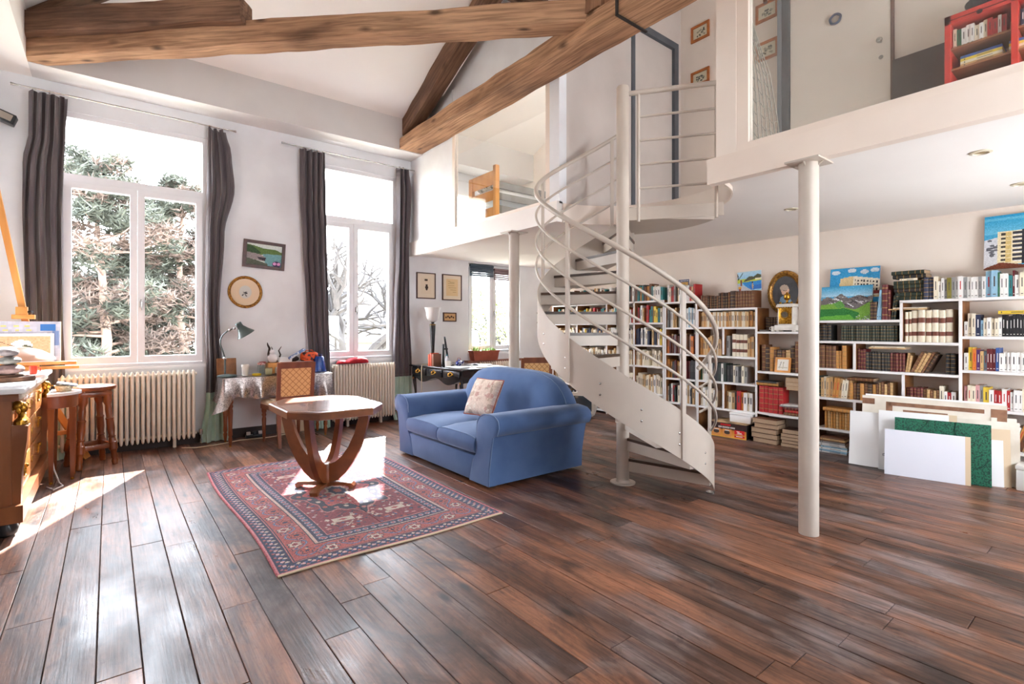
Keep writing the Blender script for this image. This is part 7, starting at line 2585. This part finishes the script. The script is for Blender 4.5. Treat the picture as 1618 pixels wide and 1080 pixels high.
# ================================================================== MEZZANINE CONTENTS
bd = thing('bunk_bed', 'pine bunk bed behind the mezzanine bedroom glass', 'bed', (4.9, 6.2, ZF))
bx0_, bx1_, by0_, by1_ = 4.30, 5.45, 5.80, 6.42
M_BUNKG = mat('bunk_shaded_wood', sr(212, 146, 76), sr(186, 118, 56), rough=.45, scale=8, stretch=(1, .2, 1))
for x_ in (bx0_, bx1_):
    for y_ in (by0_, by1_):
        MB().rbox((x_ - .035, y_ - .035, ZF), (x_ + .035, y_ + .035, 3.62 if y_ == by0_ else 3.55), .008).build('post', M_PINE, bd, world=True)
for z0, z1 in ((3.36, 3.56), (3.14, 3.28), (2.92, 3.04)):
    MB().rbox((bx0_ - .012, by0_ + .035, z0), (bx0_ + .012, by1_ - .035, z1), .004).build('end_board', M_PINE, bd, world=True)
for z0, z1 in ((3.30, 3.40), (3.14, 3.24), (2.95, 3.06)):
    MB().rbox((bx0_ + .035, by0_ - .012, z0), (bx1_ - .035, by0_ + .012, z1), .004).build('side_rail', mat('bunk_grey_rail', sr(140, 136, 130), sr(124, 118, 110), rough=.6, scale=8), bd, world=True)
MB().rbox((bx0_ + .02, by0_ + .02, 3.18), (bx1_ - .02, by1_ - .02, 3.32), .03).build('mattress', M_PAPER, bd, world=True)
MB().rbox((bx0_ + .02, by0_ + .02, 2.70), (bx1_ - .02, by1_ - .02, 2.86), .03).build('mattress', mat('blue_bedding', sr(96, 124, 140), rough=.8), bd, world=True)
pw = thing('pillow', 'grey and white patterned pillow on the upper bunk', 'pillow', (4.44, 6.22, 3.321))
MB().sphere((0, 0, .10), 1, 20, 10, s=(.15, .20, .10)).build('pillow_body', mat('pillow_print', sr(226, 222, 208), sr(120, 118, 104), rough=.9, scale=26, lo=.5, hi=.58), pw, smooth=80)
# study door and frame on the end wall
dr = thing('door_2', 'cream flush door on the mezzanine study wall', 'door', (XE, 1.92, ZF), kind='structure')
MB().box((XE - .03, 1.49, ZF), (XE - .002, 2.35, 4.95)).build('door_leaf', M_CREAM, dr, smooth=0, world=True)
MB().box((XE - .05, 2.355, ZF), (XE - .002, 2.43, 5.2)).build('door_jamb', M_DGREY, dr, smooth=0, world=True)
MB().box((XE - .06, 2.43, ZF), (XE - .002, 2.47, 5.2)).build('door_jamb', mat('mid_grey_frame', sr(132, 138, 142), rough=.5), dr, smooth=0, world=True)
MB().box((XE - .035, 1.465, ZF), (XE - .002, 1.488, 4.95)).build('door_edge', mat('brown_edge', sr(120, 92, 78), rough=.6), dr, smooth=0, world=True)
MB().tube([(XE - .03, 1.56, 3.92), (XE - .07, 1.56, 3.92)], .010, 10).sphere((XE - .08, 1.56, 3.92), .026, 14, 8).build('door_knob', M_CHROME, dr, world=True)
MB().lathe([(.018, 0), (.018, .006)], 14).xf(T(XE - .03, 1.56, 3.78) @ R(-PI / 2, 'Y')).build('key_plate', M_CHROME, dr, world=True)
o = thing('blue_ring', 'small dark blue wreath hanging on the study door', 'wreath', (XE - .045, 1.93, 4.30))
MB().tube([(0, .045 * math.cos(a) * (1 + .06 * math.sin(5 * a)), .045 * math.sin(a)) for a in [2 * PI * i / 24 for i in range(24)]], .011, 8, closed=True).build('ring', mat('navy_ring', sr(50, 62, 92), rough=.6), o)
# leaning board, its dark colour standing for the shaded recess beside the door
o = thing('dark_board', 'large dark board leaning on the study wall beside the red bookcase', 'board', (5.36, 1.27, ZF))
MB().box((5.38, 1.08, ZF + .001), (5.40, 1.46, 3.70), M=T(5.38, 1.27, ZF) @ R(math.radians(5), 'Y') @ T(-5.38, -1.27, -ZF)).build('board', mat('dark_umber_board', sr(88, 76, 70), sr(70, 60, 56), rough=.6, scale=3), o, smooth=0, world=True)

# rope net hung behind the glass
nt = thing('rope_net', 'grey rope hammock net hanging behind the study glass', 'net', (3.90, 1.86, 3.2))
M_ROPE = mat('grey_rope', sr(186, 180, 168), sr(150, 144, 134), rough=.9, scale=40)
top_ = Vector((3.90, 1.97, 3.78))
n = 9
ends = [Vector((3.80 + .03 * k, 1.94 - .021 * k, 2.56)) for k in range(n)]
mids = [Vector((3.84 + .016 * k, 1.965 - .016 * k, 3.25)) for k in range(n)]
for a_, m_, e_ in zip([top_] * n, mids, ends):
    MB().tube([a_, a_.lerp(m_, .5) + Vector((0, .004, 0)), m_, m_.lerp(e_, .5) + Vector((0, -.006, 0)), e_], .0045, 6).build('cord', M_ROPE, nt, world=True)
for q in [k / 15 for k in range(1, 16)]:
    pts = []
    for k in range(n):
        qq = min(1, q + .012 * k)
        p = top_.lerp(mids[k], qq * 2) if qq < .5 else mids[k].lerp(ends[k], qq * 2 - 1)
        pts.append(p - Vector((0, 0, .03 * (k % 2))))
    MB().tube(pts, .0032, 5).build('cross_cord', M_ROPE, nt, world=True)
MB().tube([top_, top_ + Vector((.02, .02, .5)), top_ + Vector((.1, .03, 1.0))], .008, 6).build('hanging_rope', M_ROPE, nt, world=True)
o = thing('wooden_pole', 'dark wooden pole standing behind the study glass', 'pole', (3.98, 1.90, 4.0))
MB().tube([(4.60, 2.26, 4.95), (4.50, 2.12, 4.15)], .018, 8).build('pole', mat('dark_pole', sr(96, 66, 50), rough=.6), o, world=True)

# red bookcase in the study
rc_ = thing('red_bookcase', 'red painted bookcase behind the study glass', 'bookcase', (5.36, .65, ZF))
M_RED = mat('red_lacquer', sr(206, 62, 52), sr(190, 50, 42), rough=.4, scale=4)
M_RIN = mat('red_case_inside', sr(150, 96, 62), rough=.6)
RX0, RX1 = 5.20, 5.53
for y_ in (1.025, .645, .265, -.115):
    MB().box((RX0, y_ - .018, ZF), (RX1, y_ + .018, 3.765)).build('upright', M_RED, rc_, smooth=0, world=True)
MB().box((RX0, -.133, 3.70), (RX1, 1.043, 3.765)).build('top_rail', M_RED, rc_, smooth=0, world=True)
MB().box((RX0 - .003, -.115, 3.725), (RX0, 1.02, 3.729)).build('groove', M_BLACK, rc_, smooth=0, world=True)
for y_ in (.835, .455):
    MB().lathe([(.016, 0), (.018, .006), (.008, .010)], 14).xf(T(RX0 - .002, y_, 3.715) @ R(-PI / 2, 'Y')).build('lock_rose', M_BLACK, rc_, world=True)
for z_ in (3.515, 3.35, 3.20, 2.95, 2.70):
    MB().box((RX0 + .02, -.1, z_ - .015), (RX1 - .01, 1.01, z_)).build('shelf', M_RIN, rc_, smooth=0, world=True)
MB().box((RX1 - .01, -.11, ZF), (RX1, 1.02, 3.70)).build('back_panel', M_RIN, rc_, smooth=0, world=True)
for y0, y1, w_ in ((1.0, .67, 'in the first bay of the red bookcase'), (.62, .50, 'in the second bay of the red bookcase')):
    yv = y0
    k = 0
    while yv > y1 + .03:
        t = rb.uniform(.018, .03)
        col = rb.choice(['black', 'navy', 'white', 'red', 'cream', 'white', 'green', 'cream', 'burgundy'])
        place_book('paperback', col, (RX0 + .05 + rb.uniform(0, .01), yv - t / 2, 3.516), t, .12, rb.uniform(.13, .165), w_, spine='white' if col in ('black', 'navy') else 'ink')
        yv -= t + .0008
    zst = 3.351
    for col in ('tan', 'cream', 'yellow', 'blue'):
        o_ = place_book('paperback', col, (RX0 + .04, (y0 + y1) / 2 + .12, zst + .011), .020, .18, .24, w_, rot=(R(PI / 2, 'X')).to_euler(), look='%s flat-lying book' % col)
        zst += .021
o = thing('helmet', 'dark helmet-like bowl on top of the red bookcase', 'bowl', (5.36, .80, 3.766))
MB().lathe([(.05, 0), (.12, .03), (.15, .09), (.14, .10), (.10, .05), (.02, .02)], 24).build('bowl', mat('dark_bowl', sr(70, 76, 80), sr(50, 54, 58), rough=.4, scale=20), o)
for k in range(3):
    tag(MB().sphere((5.36 + .03 * k, .76 + .04 * k, 3.766 + .10), .035, 12, 8).build('glass_ball', mat('ball_%d' % k, sr(*[(206, 178, 90), (190, 200, 196), (112, 106, 150)][k]), rough=.15)), ['ochre ball in the bowl on the red bookcase', 'pale ball in the bowl on the red bookcase', 'violet ball in the bowl on the red bookcase'][k], 'ball')

# ---- tell look-alike books of one shelf apart by their size
by_label = {}
for o in BOOKS:
    by_label.setdefault(o['label'], []).append(o)
for lb, os_ in by_label.items():
    if len(os_) < 2 or len(lb.split()) > 14:
        continue
    hs_, ts_ = sorted(o.scale.z for o in os_), sorted(o.scale.y for o in os_)
    dh, dt_ = hs_[-1] / hs_[0] > 1.06, ts_[-1] / ts_[0] > 1.2
    for o in os_:
        w_ = []
        if dt_:
            w_.append('thick' if o.scale.y > (ts_[0] + ts_[-1]) / 2 else 'thin')
        if dh and 'flat-lying' not in lb:
            w_.append('tall' if o.scale.z > (hs_[0] + hs_[-1]) / 2 else 'short')
        if w_:
            o['label'] = ' '.join(w_) + ' ' + lb
            o['group'] = o['label']

# ================================================================== OUTSIDE
GZ = -3.6
M_GRND = mat('outside_ground', sr(150, 140, 120), sr(120, 118, 92), rough=.95, scale=.4)
tag(MB().box((-90, YW + 2.0, GZ - .2), (120, 160, GZ)).build('ground_outside', M_GRND, smooth=0), 'pale garden ground far below the windows', 'ground', kind='structure')
M_BARK = mat('pine_bark', sr(150, 124, 108), sr(104, 84, 74), rough=.9, scale=6, stretch=(1, 1, .3), bump=.5)
M_BARKG = mat('grey_bark', sr(48, 43, 40), sr(34, 30, 28), rough=.9, scale=6, stretch=(1, 1, .3))
M_NEED = mat('pine_needles', sr(58, 60, 47), sr(42, 46, 36), rough=.8, scale=1.2)
M_NEEDB = mat('dry_needles', sr(84, 67, 56), sr(66, 53, 45), rough=.8, scale=1.2)
M_LEAFG = mat('spring_leaves', sr(168, 182, 92), sr(132, 156, 76), rough=.7, scale=1.0)


def needle_cloud(mb, rn, c, rad, n, m_, ln=.28, flat=.6):
    for _ in range(n):
        while True:
            p = Vector((rn.uniform(-1, 1), rn.uniform(-1, 1), rn.uniform(-1, 1)))
            if p.length < 1:
                break
        q = Vector(c) + Vector((p.x * rad, p.y * rad, p.z * rad * flat))
        for k in range(5):
            d_ = Vector((rn.uniform(-1, 1), rn.uniform(-1, 1), rn.uniform(-.4, 1))).normalized() * ln * rn.uniform(.5, 1)
            s_ = d_.cross(Vector((rn.uniform(-1, 1), rn.uniform(-1, 1), rn.uniform(-1, 1)))).normalized() * .022
            mb.add([q - s_, q + s_, q + d_], [(0, 1, 2)], m_)


def pine(x_, y_, top, seed, label, lean=0.0, spread=3.2):
    rn = random.Random(seed)
    r = thing('pine_tree', label, 'tree', (x_, y_, GZ), group='pines outside the chest-side window')
    hgt = top - GZ
    tr = [(lean * q * q * 2 + .12 * noise1(q * 4, seed), .1 * noise1(q * 4, seed + 3), hgt * q) for q in [k / 14 for k in range(15)]]
    MB().tube(tr, [.20 * (1 - .85 * k / 14) for k in range(15)], 10).build('trunk', M_BARK, r)
    br, fo = MB(), MB()
    for k in range(64):
        q = .22 + .78 * (k / 63)
        z_ = hgt * q
        base = Vector(tr[min(14, int(q * 14))])
        base.z = z_ * .99
        a = rn.uniform(0, 2 * PI)
        L_ = spread * (1.05 - q) ** .5 * rn.uniform(.4, 1.0) + .25
        d_ = Vector((math.cos(a), math.sin(a), rn.uniform(-.05, .35)))
        mid = base + d_ * L_ * .5 + Vector((0, 0, rn.uniform(-.2, .1)))
        tip = base + d_ * L_
        br.tube([base, mid, tip], [.05 * (1.1 - q) + .012, .03 * (1.1 - q) + .01, .008], 5)
        for s_ in (.45, .7, .95):
            c_ = base.lerp(tip, s_) + Vector((0, 0, .1))
            needle_cloud(fo, rn, c_, .36 + .34 * rn.random() * (1.1 - q), 44, 1 if rn.random() < .33 else 0)
    br.build('branches', M_BARK, r)
    f_ = fo.build('foliage', [M_NEED, M_NEEDB], r, smooth=0)
    f_['kind'] = 'stuff'


pine(-.15, 17.0, 5.6, 11, 'tall bushy pine with the highest crown outside the window', spread=3.0)
pine(1.75, 18.5, 5.7, 12, 'slim pine with rusty needles beside the tall bushy pine', spread=2.6)
pine(-1.9, 19.5, 5.2, 13, 'pine half hidden behind the taupe curtain by the easel', spread=2.6)
pine(.7, 22.5, 3.6, 14, 'lower pine standing behind the two tall pines', spread=3.4)


def bare(x_, y_, seed, label, h0=2.6, depth=6, ln=1.7, r0=.24, nm='bare_tree', leaf=None):
    rn = random.Random(seed)
    r = thing(nm, label, 'tree', (x_, y_, GZ))
    b = MB()
    lf_ = MB()

    def grow(p, d_, L_, rad, lev):
        q = p + d_ * L_
        m = (p + q) / 2 + Vector((rn.uniform(-1, 1), rn.uniform(-1, 1), rn.uniform(-.3, .6))) * L_ * .12
        b.tube([p, m, q], [rad, rad * .85, rad * .68], 6 if lev > 2 else 4, caps=False)
        if lev == 0:
            if leaf:
                needle_cloud(lf_, rn, q, .4, 26, 0, ln=.14, flat=.9)
            return
        for k in range(3 if lev > 1 else 2):
            ax = Vector((rn.uniform(-1, 1), rn.uniform(-1, 1), rn.uniform(-1, 1))).normalized()
            nd = (d_ + ax * rn.uniform(.55, .95)).normalized()
            nd.z = nd.z * .8 + .12
            nd.normalize()
            grow(q if k < 2 else m, nd, L_ * rn.uniform(.66, .88), rad * .68, lev - 1)
    p0 = Vector((0, 0, 0))
    p1 = Vector((.1, 0, h0))
    b.tube([p0, p1], [r0 * 1.3, r0], 10, caps=False)
    for a in (0, 2.1, 4.2):
        grow(p1, Vector((math.cos(a) * .8, math.sin(a) * .5, .75)).normalized(), ln, r0 * .7, depth - 1)
    b.build('branches', M_BARKG, r, smooth=60)
    if leaf:
        f_ = lf_.build('foliage', leaf, r, smooth=0)
        f_['kind'] = 'stuff'


bare(5.35, 14.4, 4, 'leafless tree with twisting branches outside the second tall window', h0=3.5, ln=1.3, r0=.30)
bare(11.5, 17.5, 8, 'young tree with fresh yellow-green leaves outside the low window', h0=2.6, depth=5, ln=1.6, r0=.14, nm='leafy_tree', leaf=M_LEAFG)
bare(14.6, 19.0, 9, 'second light green tree behind the one outside the low window', h0=2.2, depth=5, ln=1.6, r0=.14, nm='leafy_tree', leaf=M_LEAFG)
# neighbouring house with tiled roof
hs = thing('house', 'pale neighbouring house with grey tiled roof behind the bare tree', 'house', (14.0, 33.0, GZ))
MB().box((-5, -3, 0), (5, 3, 4.2)).build('wall', mat('house_render', sr(120, 112, 104), rough=.9), hs, smooth=0)
MB().prism_x([(-3.5, 4.1), (3.5, 4.1), (0, 6.6)], -5.3, 5.3).build('roof', mat('roof_tiles', sr(84, 74, 70), sr(62, 56, 54), rough=.9, scale=12, stretch=(1, 1, 2)), hs, smooth=0)
for k in range(4):
    w_ = MB().box((-4.0 + 2.4 * k, -3.03, 1.4), (-3.1 + 2.4 * k, -2.98, 2.9)).build('window', mat('house_shutter', sr(150, 150, 150), rough=.7), hs, smooth=0)
    MB().box((-3.92 + 2.4 * k, -3.045, 1.5), (-3.18 + 2.4 * k, -3.03, 2.8)).build('pane', mat('house_pane', sr(70, 76, 84), rough=.2), w_, smooth=0)
MB().box((2.2, -.4, 5.4), (2.9, .3, 7.2)).build('chimney', MATS['house_render'], hs, smooth=0)

pine(3.4, 21.5, 3.4, 15, 'low bushy pine on the far side of the slim pine', spread=3.0)
pine(-.9, 24.5, 3.0, 16, 'short wide pine far behind the tall bushy pine', spread=4.0)
